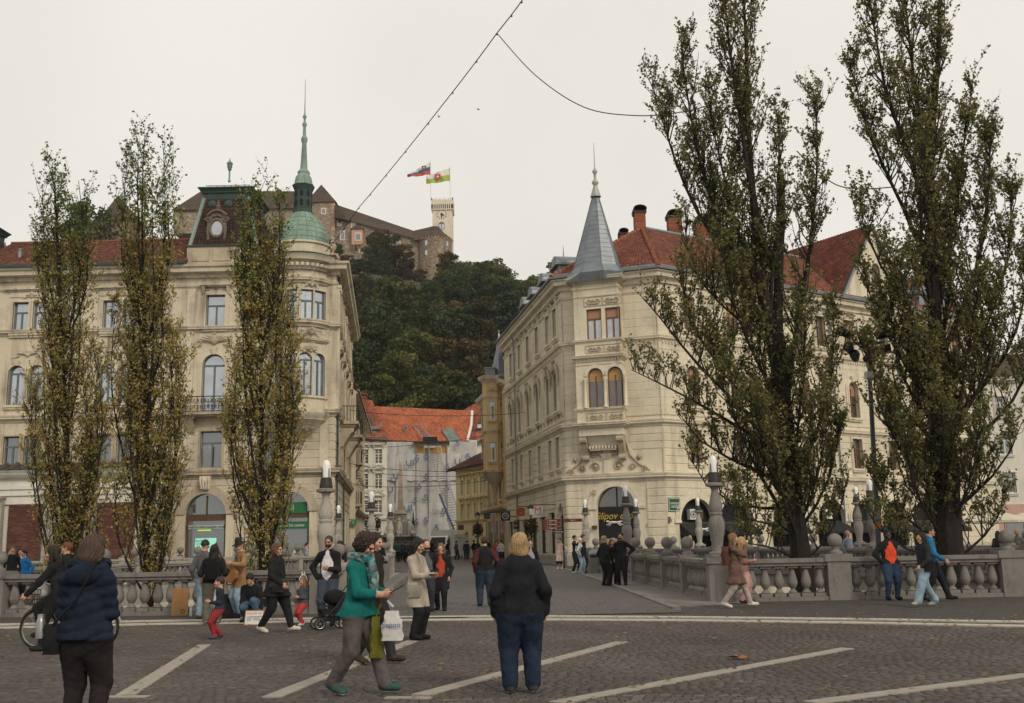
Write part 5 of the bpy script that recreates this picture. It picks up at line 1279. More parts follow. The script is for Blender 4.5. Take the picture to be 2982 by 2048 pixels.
# back walls of the block
bw = [Vector((p.x-n.x*13, p.y-n.y*13)) for p, n in ((Pn[0], Nn[0]), (Pn[3], Nn[3]))]
inn = Vector((pk.x+4.5, pk.y+8.0))
slab(rp, [tuple(rg), tuple(rR), (bw[1].x, bw[1].y, ze), (inn.x, inn.y, ze)], castle_rf); slab(rp, [tuple(rLf), tuple(rg), (inn.x, inn.y, ze), (bw[0].x, bw[0].y, ze)], castle_rf)
for a, c in (((Pn[0].x, Pn[0].y), bw[0]), ((Pn[3].x, Pn[3].y), bw[1])): MB().prism([(a[0], a[1], GR), (c[0], c[1], GR), (c[0], c[1], ze), (a[0], a[1], ze)], (.01, .02, 0)).build('wall', cream2, rp)
# chimneys
def chimney(u, vt, vb, Y, wpx, dp=1.0):
 p = at(u, vb, Y); w = wpx*Y/3000; zt = at(u, vt, Y).z; b = MB(); hh = .085; z = p.z-1.6; j = 0
 while z < zt:
  b.c = rng.choice([(.26, .085, .05), (.3, .105, .06), (.22, .075, .05)])
  e = .0 if j % 2 else .008; b.box(p.x-w/2+e, p.x+w/2-e, Y+e, Y+dp-e, z, min(zt, z+hh-.008)); z += hh; j += 1
 st = b.build('chimney', brick_at, rp)
 c = MB(); c.box(p.x-w/2-.08, p.x+w/2+.08, Y-.08, Y+dp+.08, zt, zt+.1)
 A = arc(0, 0, w/2+.1, 10)
 for q in (-1, 1): c.box(p.x+q*(w/2)-.05, p.x+q*(w/2)+.05, Y, Y+dp, zt+.1, zt+.24)
 c.prism([(p.x+x, Y-.2, zt+.22+z*.62) for x, z in A]+[(p.x+x*.9, Y-.2, zt+.22+z*.52) for x, z in A[::-1]], (0, dp+.4, 0)); c.build('chimney_cowl', plain('cowl_metal', (.05, .045, .04), .7) if 'cowl_metal' not in MATS else MATS['cowl_metal'], st)
chimney(1866, 618, 668, 70.8, 33); chimney(1968, 632, 690, 74, 40); chimney(2062, 650, 742, 76, 62, 1.4); chimney(1818, 682, 720, 75, 22); chimney(2700, 772, 830, 88, 46); chimney(2270, 740, 780, 82, 40)
# gable of the right wing
g0, g1 = sR(2437, 880), sR(2655, 900); gm = sR(2532, 660); zg = FRt.z_of(2532, 655)
b = MB(FRt); b.prism([(g0, .1, z4-.1), (g1, .1, z4-.1), (gm+.05, .1, zg-.2)], (0, -.35, 0)); b.build('gable', cream2, rp)
b = MB(FRt)
for a in (g0, g1): b.prism([(a, .1, z4), (a+(.25 if a == g0 else -.25), .1, z4), (gm, .1, zg-.3), (gm, .1, zg)], (0, .18, 0))
b.build('gable_coping', zinc, rp)
back = -8.5
G = lambda s, d, z: Vector(FRt((s, d, z)))
tiles(rp, G(g0-.1, .3, z4+.1), G(g0-.1, -.4, z4+.1), G(gm, back, zg), G(gm, .3, zg), tw=.28, th=.3, cols=red) if False else None
tiles(rp, G(g0-.2, back, z4+.2), G(g0-.2, .25, z4+.2), G(gm, .25, zg), G(gm, back, zg), tw=.28, th=.3, cols=((.15, .05, .036), (.12, .042, .03), (.18, .06, .042)))
slab(rp, [tuple(G(g0-.2, back, z4+.15)), tuple(G(g0-.2, .2, z4+.15)), tuple(G(gm, .2, zg-.05)), tuple(G(gm, back, zg-.05))], castle_rf)
tiles(rp, G(g1+.2, .25, z4+.2), G(g1+.2, back, z4+.2), G(gm, back, zg), G(gm, .25, zg), tw=.28, th=.3, cols=red)
slab(rp, [tuple(G(g1+.2, .2, z4+.15)), tuple(G(g1+.2, back, z4+.15)), tuple(G(gm, back, zg-.05)), tuple(G(gm, .2, zg-.05))], castle_rf)
window(rp, FRt, gm, z4+1.6, 1.0, 1.9, True, 'M', frame_br, glass_b, d=.12); surround(rp, FRt, gm, z4+1.6, 1.0, 1.9, True, trimi, .2, 0, d=.1)
# zinc dormers: three above the street, two above the quay
def dormer(fr, s, zb_, back, w=1.5, h=1.5, arch=True):
 o = thing_part = MB(fr); hw = w/2
 o.box(s-hw, s+hw, -back, -.35, zb_, zb_+h)
 A = arc(s, zb_+h, hw+.15, 10); o.prism([(x, -.2, z-.02 if arch else z) for x, z in [(q[0], zb_+h+(q[1]-zb_-h)*.75) for q in A]], (0, -back, 0))
 o.box(s-hw-.2, s+hw+.2, -back, -.1, zb_+h-.12, zb_+h+.02)
 d_ = o.build('dormer', zinc, rp); MB(fr).box(s-hw*.6, s+hw*.6, -.34, -.31, zb_+.25, zb_+h-.2).build('pane', glass_d, d_); MB(fr).tube([(s, -.9, zb_+h+hw*.7), (s, -.9, zb_+h+hw*.7+1.0)], [.05, .01], 5).build('spike', zinc, d_)
for u in (1608, 1568, 1536, 1512): dormer(FW, FW.s_of(u, 900), ze+.15, 2.2)
for u in (2700, 2760): dormer(FRt, sR(u, 900), ze+.2, 2.4)
# --- corner door
b = MB(FC); r = dw/2; zs = dtop-r
for tt, p in ((.55, .07), (.3, .13)):
 A = arc(du, zs, r, 20); B = arc(du, zs, r+tt, 20)
 for k in range(20): b._add([(A[k][0], p, A[k][1]), (A[k+1][0], p, A[k+1][1]), (B[k+1][0], p, B[k+1][1]), (B[k][0], p, B[k][1]), (B[k][0], 0, B[k][1]), (B[k+1][0], 0, B[k+1][1]), (A[k][0], 0, A[k][1]), (A[k+1][0], 0, A[k+1][1])], [(0, 1, 2, 3), (3, 2, 5, 4), (1, 0, 6, 7)])
for kk in (-1, 1): b.box(du+kk*(r+.3)-.34, du+kk*(r+.3)+.34, 0, .2, zs-.16, zs+.02); b.box(du+kk*(r+.3)-.3, du+kk*(r+.3)+.3, 0, .1, GR+.7, zs-.16)
for p in ((du-r-.85, du+r+.85, dtop+.62, dtop+.68), (du-r-.85, du-r-.79, zs, dtop+.62), (du+r+.79, du+r+.85, zs, dtop+.62)): b.box(p[0], p[1], 0, .05, p[2], p[3])
ds = b.build('door_surround', trimi, rp)
black = plain('black_gloss', (.012, .012, .013), .35, var=.2)
d = MB(FC); d.box(du-r, du+r, -.35, -.25, zs-1.95, zs-.05); d.box(du-r, du-r+.12, -.33, -.23, GR, zs); d.box(du+r-.12, du+r, -.33, -.23, GR, zs); d.box(du-.05, du+.05, -.33, -.23, GR, zs-1.95); d.box(du-.04, du+.04, -.33, -.25, zs, dtop-.05)
dd = d.build('shop_door', black, rp); MB(FC).prism([(p, -.34, z) for p, z in arc(du, zs, r, 20)], (0, .03, 0)).build('pane', glass_b, dd)
MB(FC).box(du-r+.12, du+r-.12, -.36, -.32, GR, zs-1.95).build('pane', plain('lit_shop', (.30, .24, .10), .3, var=.6, scale=3.5, emit=((.55, .42, .12), .18)), dd)
gold = plain('gold_letters', (.50, .36, .06), .4, var=.1)
lt = text_mesh('Filipov dvorec', .62, .02, gold, shear=.35, sx=.9); link('lettering', lt, dd, FC((du+.1, -.22, FC.z_of(1790, 1503))), FC.rz)
def hound(fr, root, x, z, dd_, m, sc=1.):
 g = MB(fr)
 g.tube([(x-.42*sc, dd_, z+.02*sc), (x-.2*sc, dd_+.02, z+.04*sc), (x+.1*sc, dd_+.02, z+.03*sc), (x+.3*sc, dd_, z+.08*sc)], [.07*sc, .09*sc, .065*sc, .05*sc], 6); g.ball((x-.52*sc, dd_, z+.10*sc), .07*sc, 6, 5, 1.5)
 for a0, a1 in (((-.35, 0), (-.6, -.12)), ((-.25, 0), (-.45, -.18)), ((.2, 0), (.45, -.14)), ((.1, 0), (.32, -.2)), ((.3, .08), (.6, .1))): g.tube([(x+a0[0]*sc, dd_, z+a0[1]*sc), (x+a1[0]*sc, dd_+.02, z+a1[1]*sc)], [.045*sc, .02*sc], 5)
 g.build('hound_emblem', m, root)
hound(FC, dd, du-.1, FC.z_of(1785, 1523), -.2, frame_wh)
pl = MB(FC).box(FC.s_of(1701, 1552), FC.s_of(1721, 1552), 0, .06, FC.z_of(1710, 1559), FC.z_of(1710, 1546)).build('shop_plaque', plain('stone_plaque', (.4, .38, .34), .7), rp); hound(FC, pl, FC.s_of(1711, 1552), FC.z_of(1710, 1552), .08, black, .45)
MB(FC).box(FC.s_of(1727, 1535), FC.s_of(1740, 1535), 0, .3, FC.z_of(1733, 1540), FC.z_of(1733, 1531)).build('projecting_sign', wood_br, rp)
MB(FC).box(FC.s_of(1867, 1532), FC.s_of(1885, 1532), 0, .04, FC.z_of(1875, 1537), FC.z_of(1875, 1527)).build('plaque', plain('blue_plaque', (.25, .32, .36), .5), rp)
MB(FC).box(FC.s_of(1727, 1434), FC.s_of(1737, 1434), 0, .2, FC.z_of(1733, 1440), FC.z_of(1733, 1427)).build('alarm_box', plain('cream_box', (.45, .38, .24), .6), rp)
gp = plain('enamel_green', (.015, .09, .045), .35, var=.05); sg0 = sR(1944, 1470); zp0 = FRt.z_of(1957, 1470)
ps = MB(FRt); ps.box(sg0+.02, sg0+.98, .03, .06, zp0-.42, zp0+.42); pw = ps.build('street_nameplate', gp, rp)
b = MB(FRt)
for p in ((.06, .94, -.38, -.35), (.06, .94, .35, .38), (.06, .09, -.35, .35), (.91, .94, -.35, .35)): b.box(sg0+p[0], sg0+p[1], .06, .066, zp0+p[2], zp0+p[3])
b.build('border', frame_wh, pw); link('lettering', text_mesh('CANKARJEVO\nNABREŽJE', .2, .006, frame_wh, sx=.66), pw, FRt((sg0+.5, .07, zp0-.03)), FRt.rz)
MB(FRt).box(sR(1944, 1510), sR(1952, 1510), .03, .05, FRt.z_of(1947, 1512), FRt.z_of(1947, 1505)).build('house_number', plain('red_enamel', (.3, .05, .04), .4), rp)
MB(FRt).box(sR(1944, 1517), sR(1951, 1517), .03, .2, FRt.z_of(1947, 1521), FRt.z_of(1947, 1513)).build('letter_box', zinc, rp)
# ================================================================== STREET BUILDINGS BEHIND
GB = .52
def simple_house(name, label, fr, zt, mat, rows, cols, w, style, fm, gm, hood, trim, reveal=.2, door=None):
 h = thing(name, label, 'building', fr((fr.L/2, 0, GB)))
 ops = [(s-w/2, s+w/2, z, z+hh, False) for z, hh in rows for s in cols]
 if door: ops.append(door)
 wall(h, fr, 0, fr.L, GB-.3, zt, ops, mat, reveal)
 for z, hh in rows:
  for s in cols:
   window(h, fr, s, z, w, hh, False, style, fm, gm, d=-.12)
   surround(h, fr, s, z, w, hh, False, trim, .14, hood)
 return h
orange = ((.38, .12, .06), (.42, .14, .07), (.34, .105, .055))
redder = ((.27, .085, .05), (.22, .07, .045), (.31, .10, .06))
# white house with pedimented windows
Y = 118.; X = lambda u, Y: at(u, 1500, Y).x; Zb = lambda v, u, Y: at(u, v, Y).z
fr = Frame((X(1000, Y), Y), (X(1127, Y), Y)); so_ = lambda u: fr.s_of(u, 1400)
rows = [(Zb(1351, 1080, Y), 1.65), (Zb(1425, 1080, Y), 1.75), (Zb(1494, 1080, Y), 1.4)]
wh = simple_house('town_house', 'white house with pedimented windows under an old red roof beside the wrapped facade', fr, Zb(1284, 1080, Y), whitep, rows, [so_(1029), so_(1062), so_(1102)], .85, 'grid', frame_wh, glass_d, 2, whitep)
sweep(wh, [fr((0, 0, 0))[:2], fr((fr.L, 0, 0))[:2]], cprof(Zb(1284, 1080, Y)-.1, .5, .5), zinc, 'eave')
sweep(wh, [fr((0, 0, 0))[:2], fr((fr.L, 0, 0))[:2]], cprof(Zb(1518, 1080, Y), .3, .25), whitep, 'string_course')
for u in (1040, 1075, 1110):
 o = MB(fr).box(so_(u)-.6, so_(u)+.6, -.05, .02, GB, GB+2.5).build('shop_front', glass_d, wh)
ze = Zb(1280, 1080, Y)+.3
P = lambda u, v, Y: tuple(at(u, v, Y))
tiles(wh, P(1000, 1276, Y-.5), P(1132, 1282, Y-.5), P(1085, 1168, Y+5.5), P(1005, 1150, Y+5.5), tw=.32, th=.34, cols=redder)
slab(wh, [P(1000, 1277, Y-.45), P(1132, 1283, Y-.45), P(1085, 1169, Y+5.5), P(1005, 1151, Y+5.5)], castle_rf)
c = at(1042, 1172, Y+3); b = MB(); b.box(c.x-.9, c.x+.9, Y+3, Y+4.2, c.z-1, c.z+.5); b.box(c.x-1.0, c.x+1.0, Y+2.9, Y+4.3, c.z+.5, c.z+.62)
for k in range(8): b.box(c.x-.85+k*.22, c.x-.75+k*.22, Y+3, Y+4.1, c.z+.62, c.z+.95)
b.box(c.x-1.0, c.x+1.0, Y+2.85, Y+4.3, c.z+.95, c.z+1.1); b.build('chimney', plain('old_brick', (.24, .085, .055), .9, var=.25, scale=3), wh)
c = at(1082, 1270, Y+.3); b = MB(); b.box(c.x-.75, c.x+.75, Y+.4, Y+3, c.z-.1, c.z+.75); b.prism([(c.x-1.0, Y+.2, c.z+.72), (c.x+1.0, Y+.2, c.z+.72), (c.x+1.0, Y+3.4, c.z+1.9), (c.x-1.0, Y+3.4, c.z+1.9)], (0, 0, .12))
dm = b.build('dormer', plain('dormer_wood', (.16, .12, .09), .8), wh); MB().box(c.x-.5, c.x+.5, Y+.36, Y+.4, c.z+.08, c.z+.62).build('pane', glass_s, dm)
# neighbours on the left side of the street, with corner balconies
FN = Frame((-13.5, 84.3), (-16.8, 116));
nb = simple_house('town_house', 'narrow cream house with iron balconies next to the palace', FN, 14.2, trimc, [(GB+4.8, 2.2), (GB+8.2, 2.2), (GB+11.2, 1.8)], [2, 5.5, 9, 13, 17, 21, 25], 1.1, 'T', frame_bl, glass_d, 1, trimd)
sweep(nb, [(-13.5, 84.3), (-16.8, 116)], cprof(13.9, .6, .8), trimc, 'cornice'); sweep(nb, [(-13.5, 84.3), (-16.8, 116)], cprof(4.6, .4, .5), trimd, 'string_course')
MB().quad((-13.5, 84.3, GB-.2), (-12.95, 84.3, GB-.2), (-12.95, 84.3, 14.2), (-13.5, 84.3, 14.2)).build('wall', trimc, nb)
for s, z in ((1.5, GB+8.0), (1.2, GB+4.6)):
 b = MB(FN); b.box(s-1.1, s+1.1, 0, 1.0, z-.2, z);
 for k in (-.7, .7): b.frus(s+k-.14, s+k+.14, 0, .2, z-1.3, s+k-.16, s+k+.16, 0, .85, z-.2)
 bb = b.build('balcony', trimd, nb); b = MB(FN); scroll_rail(b, s-1.05, s+1.05, z, z+1.0, .95, .5)
 for q in np.linspace(.1, .95, 6): b.tube([(s-1.05, q, z), (s-1.05, q, z+1.0)], .02, 4)
 b.build('balcony_railing', ironb, bb)
slab(nb, [(-12.7, 84.3, 14.4), (-16, 116, 14.4), (-20, 116, 17), (-18, 84.3, 17)], castle_rf)
# wrapped house with the new orange roof
Y = 121.; sb = thing('wrapped_house', 'house under repair with new orange tiled roof behind printed scaffold sheeting', 'building', (X(1255, Y), Y, GB))
MB().box(X(1127, Y)+.05, X(1392, Y), Y, Y+9, GB-.3, Zb(1285, 1250, Y)).build('wall', whitep, sb)
tiles(sb, P(1127, 1283, Y-.4), P(1366, 1290, Y-.4), P(1377, 1197, Y+5.5), P(1088, 1184, Y+5.5), tw=.26, th=.26, cols=orange)
slab(sb, [P(1127, 1284, Y-.35), P(1366, 1291, Y-.35), P(1377, 1198, Y+5.5), P(1088, 1185, Y+5.5)], castle_rf)
MB().tube([P(1375, 1198, Y+5.4), P(1372, 1240, Y+2.6), P(1361, 1284, Y-.3)], .17, 6).build('verge_flashing', frame_wh, sb)
slab(sb, [P(1284, 1252, Y+1.4), P(1319, 1250, Y+1.5), P(1342, 1287, Y-.55), P(1308, 1287, Y-.55)], plain('roof_membrane', (.14, .17, .15), .7, var=.25, scale=1.5), 'roof_membrane', (0, 0, .1))
b = MB(); q = at(1181, 1258, Y+1); b.tube([(q.x, Y+1, q.z-.4), (q.x, Y+1, q.z+.5)], .1, 6); b.box(q.x-.22, q.x+.22, Y+.8, Y+1.2, q.z+.5, q.z+.7); b.build('roof_vent', zinc, sb)
# scaffold: poles, ply and printed sheets
Ys = 119.2; sc_ = thing('scaffold', 'scaffold hung with pale grey printed sheets over a house front', 'scaffold', (X(1255, Ys), Ys, GB))
sheetm = plain('scaffold_sheet', (.50, .49, .48), .55, var=.14, scale=.35, objrand=.12, bump=.6, bscale=.9)
ublue = plain('print_blue', (.11, .16, .26), .6)
pr_ = {c: text_mesh(c, .95, .01, ublue, sx=1.15, bold=.02) for c in ('5', 'UI', 'U')}; pr2 = text_mesh('Makro 5', .5, .01, plain('print_grey', (.25, .28, .33), .6))
cu = [1127, 1154, 1185, 1214, 1248, 1277, 1310, 1345, 1384]; rv = [1287, 1325, 1400, 1468, 1572]
for j in range(4):
 for i in range(8):
  if j == 0 and 3 <= i <= 5: continue
  u0, u1, v0, v1 = cu[i]-1.5, cu[i+1]+1.5, rv[j]-(3 if j else 0), rv[j+1]
  yy = Ys+rng.uniform(-.12, .05)-.14*(j % 2)-.07*(i % 2); b = MB(); nx, nz = 8, 5
  vs = []
  for a in range(nz+1):
   for c in range(nx+1):
    p = at(u0+(u1-u0)*c/nx, v1+(v0-v1)*a/nz, yy); vs.append((p.x, yy+.03*rng.gauss(0, 1)+.03*math.sin(c*.9+i*2+j)-(.2*(1-a/nz) if j == 3 else 0), p.z+(.06*math.sin(c*.8+i) if a == 0 else 0)))
  b._add(vs, [(a*(nx+1)+c, a*(nx+1)+c+1, (a+1)*(nx+1)+c+1, (a+1)*(nx+1)+c) for a in range(nz) for c in range(nx)])
  b.build('sheet', sheetm, sc_, True)
for u, v, t in ((1194, 1350, 'UI'), (1215, 1335, '5'), (1243, 1328, '5'), (1303, 1360, '5'), (1153, 1388, 'U'), (1242, 1388, '5'), (1302, 1422, '5'), (1222, 1418, '5'), (1240, 1450, '5'), (1209, 1458, '5'), (1188, 1482, 'UI'), (1292, 1490, '5'), (1213, 1522, '5'), (1241, 1517, '5'), (1127+15, 1522, 'U'), (1332, 1291, '5'), (1332, 1347, 'U'), (1272, 1538, '5'), (1136, 1428, 'U'), (1364, 1330, '5')):
 p = at(u, v, Ys-.62); link('print_mark', pr_[t], sc_, p, rot=(R(rng.uniform(-4, 4)), R(rng.choice([0, 0, 4, -6])), 0))
for u, v in ((1205, 1415), (1262, 1415), (1280, 1487)): p = at(u, v, Ys-.64); link('print_mark', pr2, sc_, p)
osb = plain('ply_board', (.50, .28, .09), .8, var=.2, scale=2)
for u0, u1, v0, v1 in ((1212, 1234, 1297, 1321), (1236, 1284, 1303, 1322), (1286, 1303, 1297, 1321)):
 p, q = at(u0, v1, Ys-.1), at(u1, v0, Ys-.1); MB().box(p.x, q.x, Ys-.1, Ys-.02, p.z, q.z).build('ply_board', osb, sc_)
for u in (1212, 1248, 1303): p = at(u, 1560, Ys-.3); b = MB(); b.tube([(p.x, Ys-.3, GB), (p.x, Ys-.3, Zb(1292, u, Ys))], .06, 5); b.build('pole', steel, sc_)
b = MB(); p, q = at(1205, 1290, Ys), at(1306, 1290, Ys); b.box(p.x, q.x, Ys-.9, Ys+.3, p.z, p.z+.08); b.build('plank', wood_br, sc_)
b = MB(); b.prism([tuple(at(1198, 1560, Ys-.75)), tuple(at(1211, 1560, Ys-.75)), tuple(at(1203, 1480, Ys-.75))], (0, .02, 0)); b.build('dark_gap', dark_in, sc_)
# inclined hoist ladder leaning on the roof
hl = thing('hoist_ladder', 'long inclined hoist ladder leaning over the eave of the wrapped house', 'ladder', (at(1335, 1555, 113).x, 113, GB))
A_, B_, C_ = at(1336, 1556, 113), at(1256, 1288, 118.5), at(1212, 1236, 123.2)
b = MB(); d0 = Vector((.45, 0, .05))
for k in (-1, 1): b.tube([A_+d0*k*1.6, B_+d0*k, C_+d0*k], [.07, .06, .05], 5)
for a, c, n in ((A_, B_, 38), (B_, C_, 12)):
 for i in range(n):
  q = a.lerp(c, (i+.5)/n); k_ = d0*(1.6-.6*i/n if a is A_ else 1); b.tube([q-k_, q+k_], .035, 4)
b.build('rails', steel, hl)
b = MB(); b.box(B_.x-.9, B_.x+.7, B_.y-.7, B_.y+.5, B_.z+.0, B_.z+.55); b.build('carriage', ironb, hl)
b = MB(); b.tube([A_+Vector((-.3, -.1, 0)), A_.lerp(B_, .42)+Vector((-.8, -.2, 0))], .11, 6); b.build('lift_cylinder', plain('blue_paint', (.04, .07, .14), .5), hl)
# red roofed house right of it
Y = 122.; rb = thing('town_house', 'house with steep red roof and slate eave between wrapped facade and ochre tower', 'building', (X(1400, Y), Y, GB))
MB().box(X(1390, Y)+.05, X(1470, Y), Y, Y+9, GB-.3, Zb(1282, 1400, Y)).build('wall', whitep, rb)
tiles(rb, P(1362, 1288, Y-.3), P(1470, 1262, Y-.3), P(1470, 1130, Y+7), P(1347, 1196, Y+7), tw=.32, th=.34, cols=redder)
slab(rb, [P(1362, 1289, Y-.25), P(1470, 1263, Y-.25), P(1470, 1131, Y+7), P(1347, 1197, Y+7)], castle_rf)
b = MB(); p, q = at(1364, 1292, Y-.5), at(1470, 1266, Y-.5); b.tube([p, q], .22, 6); b.build('gutter', zinc, rb)
p = at(1398, 1243, Y+1.3); MB().box(p.x-.3, p.x+.3, Y+1.0, Y+1.5, p.z-.2, p.z+.25).build('skylight', glass_s, rb)
# yellow house
fy = Frame((at(1328, 1450, 104).x, 104), (at(1440, 1450, 96).x, 96)); zy = lambda v, u: fy.z_of(u, v); sy_ = lambda u: fy.s_of(u, 1450)
yh = simple_house('town_house', 'small yellow house with white shutters and brown roof in front of the scaffold', fy, zy(1362, 1380), yellow, [(zy(1440, 1380), 1.5), (zy(1510, 1380), 1.45)], [sy_(u) for u in (1348, 1367, 1386, 1405, 1424)], .62, 'two', frame_wh, glass_c, 1, yellow, door=(sy_(1352), sy_(1362), GB, zy(1549, 1357), True))
MB(fy).box(sy_(1352), sy_(1362), -.2, -.15, GB, zy(1549, 1357)).build('door', wood_br, yh)
sweep(yh, [fy((0, 0, 0))[:2], fy((fy.L, 0, 0))[:2]], cprof(zy(1520, 1380), .25, .2), yellow, 'string_course'); sweep(yh, [fy((0, 0, 0))[:2], fy((fy.L, 0, 0))[:2]], cprof(zy(1366, 1380), .35, .35), yellow, 'cornice')
ty = lambda s, d, z: Vector(fy((s, d, z)))
br_ = ((.10, .05, .04), (.08, .045, .038), (.12, .06, .045))
ze = zy(1362, 1380)+.1; tiles(yh, ty(-1.0, .6, ze), ty(fy.L, .6, ze), ty(fy.L, -5, ze+3.2), ty(3.2, -5, ze+3.2), tw=.28, th=.3, cols=br_); slab(yh, [tuple(ty(-1.0, .6, ze-.06)), tuple(ty(fy.L, .6, ze-.06)), tuple(ty(fy.L, -5, ze+3.1)), tuple(ty(3.2, -5, ze+3.1))], castle_rf)
MB(fy).prism([(0, 0, GB), (0, 0, ze), (0, -6, ze), (0, -6, GB)], (.02, 0, 0)).build('wall', yellow, yh)
for s in (2.2, 2.9): MB(fy).prism([(s, -1.5, ze+1.25), (s+.45, -1.5, ze+1.25), (s+.45, -2.6, ze+1.85), (s, -2.6, ze+1.85)], (0, .05, .06)).build('skylight', glass_d, yh)
# ochre house with corner oriel and zinc spire
tl2 = Vector((wl_end[0]-chL[0], wl_end[1]-chL[1])).normalized(); e2 = (wl_end[0]+tl2.x*13.5, wl_end[1]+tl2.y*13.5)
FX = Frame(e2, (wl_end[0], wl_end[1]+.05))
oc = simple_house('town_house', 'ochre house with corner oriel and slim grey spire beyond the ivory palace', FX, 15.2, ochre, [(GB+4.9, 2.1), (GB+8.4, 2.1), (GB+11.6, 1.9)], [1.5, 4.6, 7.7, 10.8], 1.1, 'T', frame_wh, glass_d, 1, trimc)
sweep(oc, [e2, (wl_end[0], wl_end[1]+.05)], cprof(15.0, .5, .6), trimc, 'cornice'); sweep(oc, [e2, (wl_end[0], wl_end[1]+.05)], cprof(GB+3.9, .35, .4), trimd, 'string_course')
for s in (1.5, 4.6, 7.7, 10.8): MB(FX).box(s-1.1, s+1.1, -.1, .03, GB, GB+3.2).build('shop_front', glass_d, oc)
MB().prism([(e2[0], e2[1], GB-.2), (e2[0]+8, e2[1], GB-.2), (e2[0]+8, e2[1], 15.2), (e2[0], e2[1], 15.2)], (0, .1, 0)).build('wall', ochre, oc)
slab(oc, [(e2[0]-.3, e2[1], 15.5), (wl_end[0]-.3, wl_end[1], 15.5), (wl_end[0]+4, wl_end[1], 18.5), (e2[0]+4, e2[1], 18.5)], castle_rf)
Yo = 88.; x0, x1 = at(1417, 1250, Yo).x, at(1449, 1250, Yo).x; zq = lambda v: at(1433, v, Yo).z
fo = Frame((x0, Yo), (x1, Yo)); fo2 = Frame((x1, Yo), (x1+.75, Yo+1.0)); fo0 = Frame((x0-.35, Yo+1.0), (x0, Yo))
for f_, c_ in ((fo, fo.s_of(1433, 1250)), (fo2, fo2.L/2), (fo0, fo0.L/2)):
 q = [(c_-.26, c_+.26, zq(1222), zq(1168)), (c_-.26, c_+.26, zq(1342), zq(1288))] if f_ is not fo0 else []
 wall(oc, f_, 0, f_.L, zq(1380), zq(1105), q, ochre, .12)
 for a in q: window(oc, f_, c_, a[2], .52, a[3]-a[2], False, 'plain', frame_wh, glass_d, d=-.06); surround(oc, f_, c_, a[2], .52, a[3]-a[2], False, trimc, .08, 0, True, .04)
op = [(x0-.35, Yo+1.0), (x0, Yo), (x1, Yo), (x1+.75, Yo+1.0)]
for v0, v1, d in ((1380, 1370, .3), (1262, 1252, .15), (1160, 1152, .12), (1112, 1095, .4)): sweep(oc, op, cprof(zq(v0), zq(v1)-zq(v0), d), trimc, 'oriel_cornice')
cxo, cyo = (x0+x1)/2+.15, Yo+.8
MB().lathe([(.15, zq(1440)), (.25, zq(1425)), (.35, zq(1410)), (.8, zq(1392)), (.95, zq(1380))], 10, (cxo, cyo, 0)).build('corbel', trimd, oc, True)
b = MB(); cartouche(oc, fo, fo.L/2, zq(1140), .8, .4, trimc, .04)
px = lambda p: p*Yo/3000
b = MB().lathe([(px(42), zq(1098)), (px(34), zq(1088)), (px(21), zq(1055)), (px(11), zq(1020)), (px(3.5), zq(982)), (px(4.5), zq(979)), (px(2), zq(976))], 6, (at(1453, 1100, Yo).x, Yo+1.3, 0), R(30)); spo = b.build('spire_roof', zinc, oc)
MB().lathe([(.07, zq(980)), (.1, zq(975)), (.05, zq(972)), (.11, zq(968)), (.03, zq(964)), (.01, zq(952))], 6, (at(1453, 1000, Yo).x, Yo+1.3, 0)).build('finial', trimi, spo)
b = MB(); p = at(1425, 1095, Yo); b.box(p.x-.35, p.x+.5, Yo+.1, Yo+1.2, p.z, p.z+.65); b.box(p.x-.45, p.x+.6, Yo, Yo+1.3, p.z+.65, p.z+.78); b.build('dormer', zinc, oc)
# far right: pale houses beyond the quay palace, with parasols
rr = thing('town_house', 'pale apartment house with pink ground floor beyond the broad poplars', 'building', (46, 88, GB))
fz = Frame((33.5, 92.0), (58, 92.0)); ops = []; ww = []
for z in (5.2, 8.6, 12.0):
 for s in np.arange(1.6, 24, 2.9): ww.append((s, z))
wall(rr, fz, 0, fz.L, GB-.3, 15.2, [(s-.55, s+.55, z, z+1.8) for s, z in ww], whitep)
for s, z in ww: window(rr, fz, s, z, 1.1, 1.8, False, 'T', frame_wh, glass_d); surround(rr, fz, s, z, 1.1, 1.8, False, whitep, .14, 0)
MB(fz).box(0, fz.L, 0, .12, GB-.3, 4.2).build('ground_floor', pinkr, rr);
for s in np.arange(1.6, 24, 2.9): MB(fz).box(s-.7, s+.7, .1, .16, GB, 3.0).build('shop_front', glass_d, rr)
sweep(rr, [(33.5, 92), (58, 92)], cprof(15.0, .5, .6), whitep, 'cornice'); slab(rr, [(33, 91.5, 15.5), (58.5, 91.5, 15.5), (58.5, 97, 18.5), (33, 97, 18.5)], castle_rf)
MB().prism([(33.5, 92, GB-.2), (33.5, 104, GB-.2), (33.5, 104, 15.2), (33.5, 92, 15.2)], (.02, 0, 0)).build('wall', whitep, rr)
canv = plain('cream_canvas', (.55, .50, .40), .8, var=.08)
for k, (u, Y) in enumerate(((2790, 70), (2860, 68), (2930, 66), (2985, 70))):
 p = at(u, 1570, Y); z0 = gz(Y); pr = thing('parasol', 'cream cafe parasol on the far quay', 'parasol', (p.x, Y, z0), group='cafe parasols beyond the broad poplars')
 sub('pole', MB().tube([(0, 0, 0), (0, 0, 2.55)], .03, 6).mesh('pole', steel), pr)
 sub('canopy', MB().lathe([(1.75, 2.05), (1.75, 2.2), (.9, 2.45), (.05, 2.7), (0, 2.72)], 8).mesh('canopy', canv), pr)
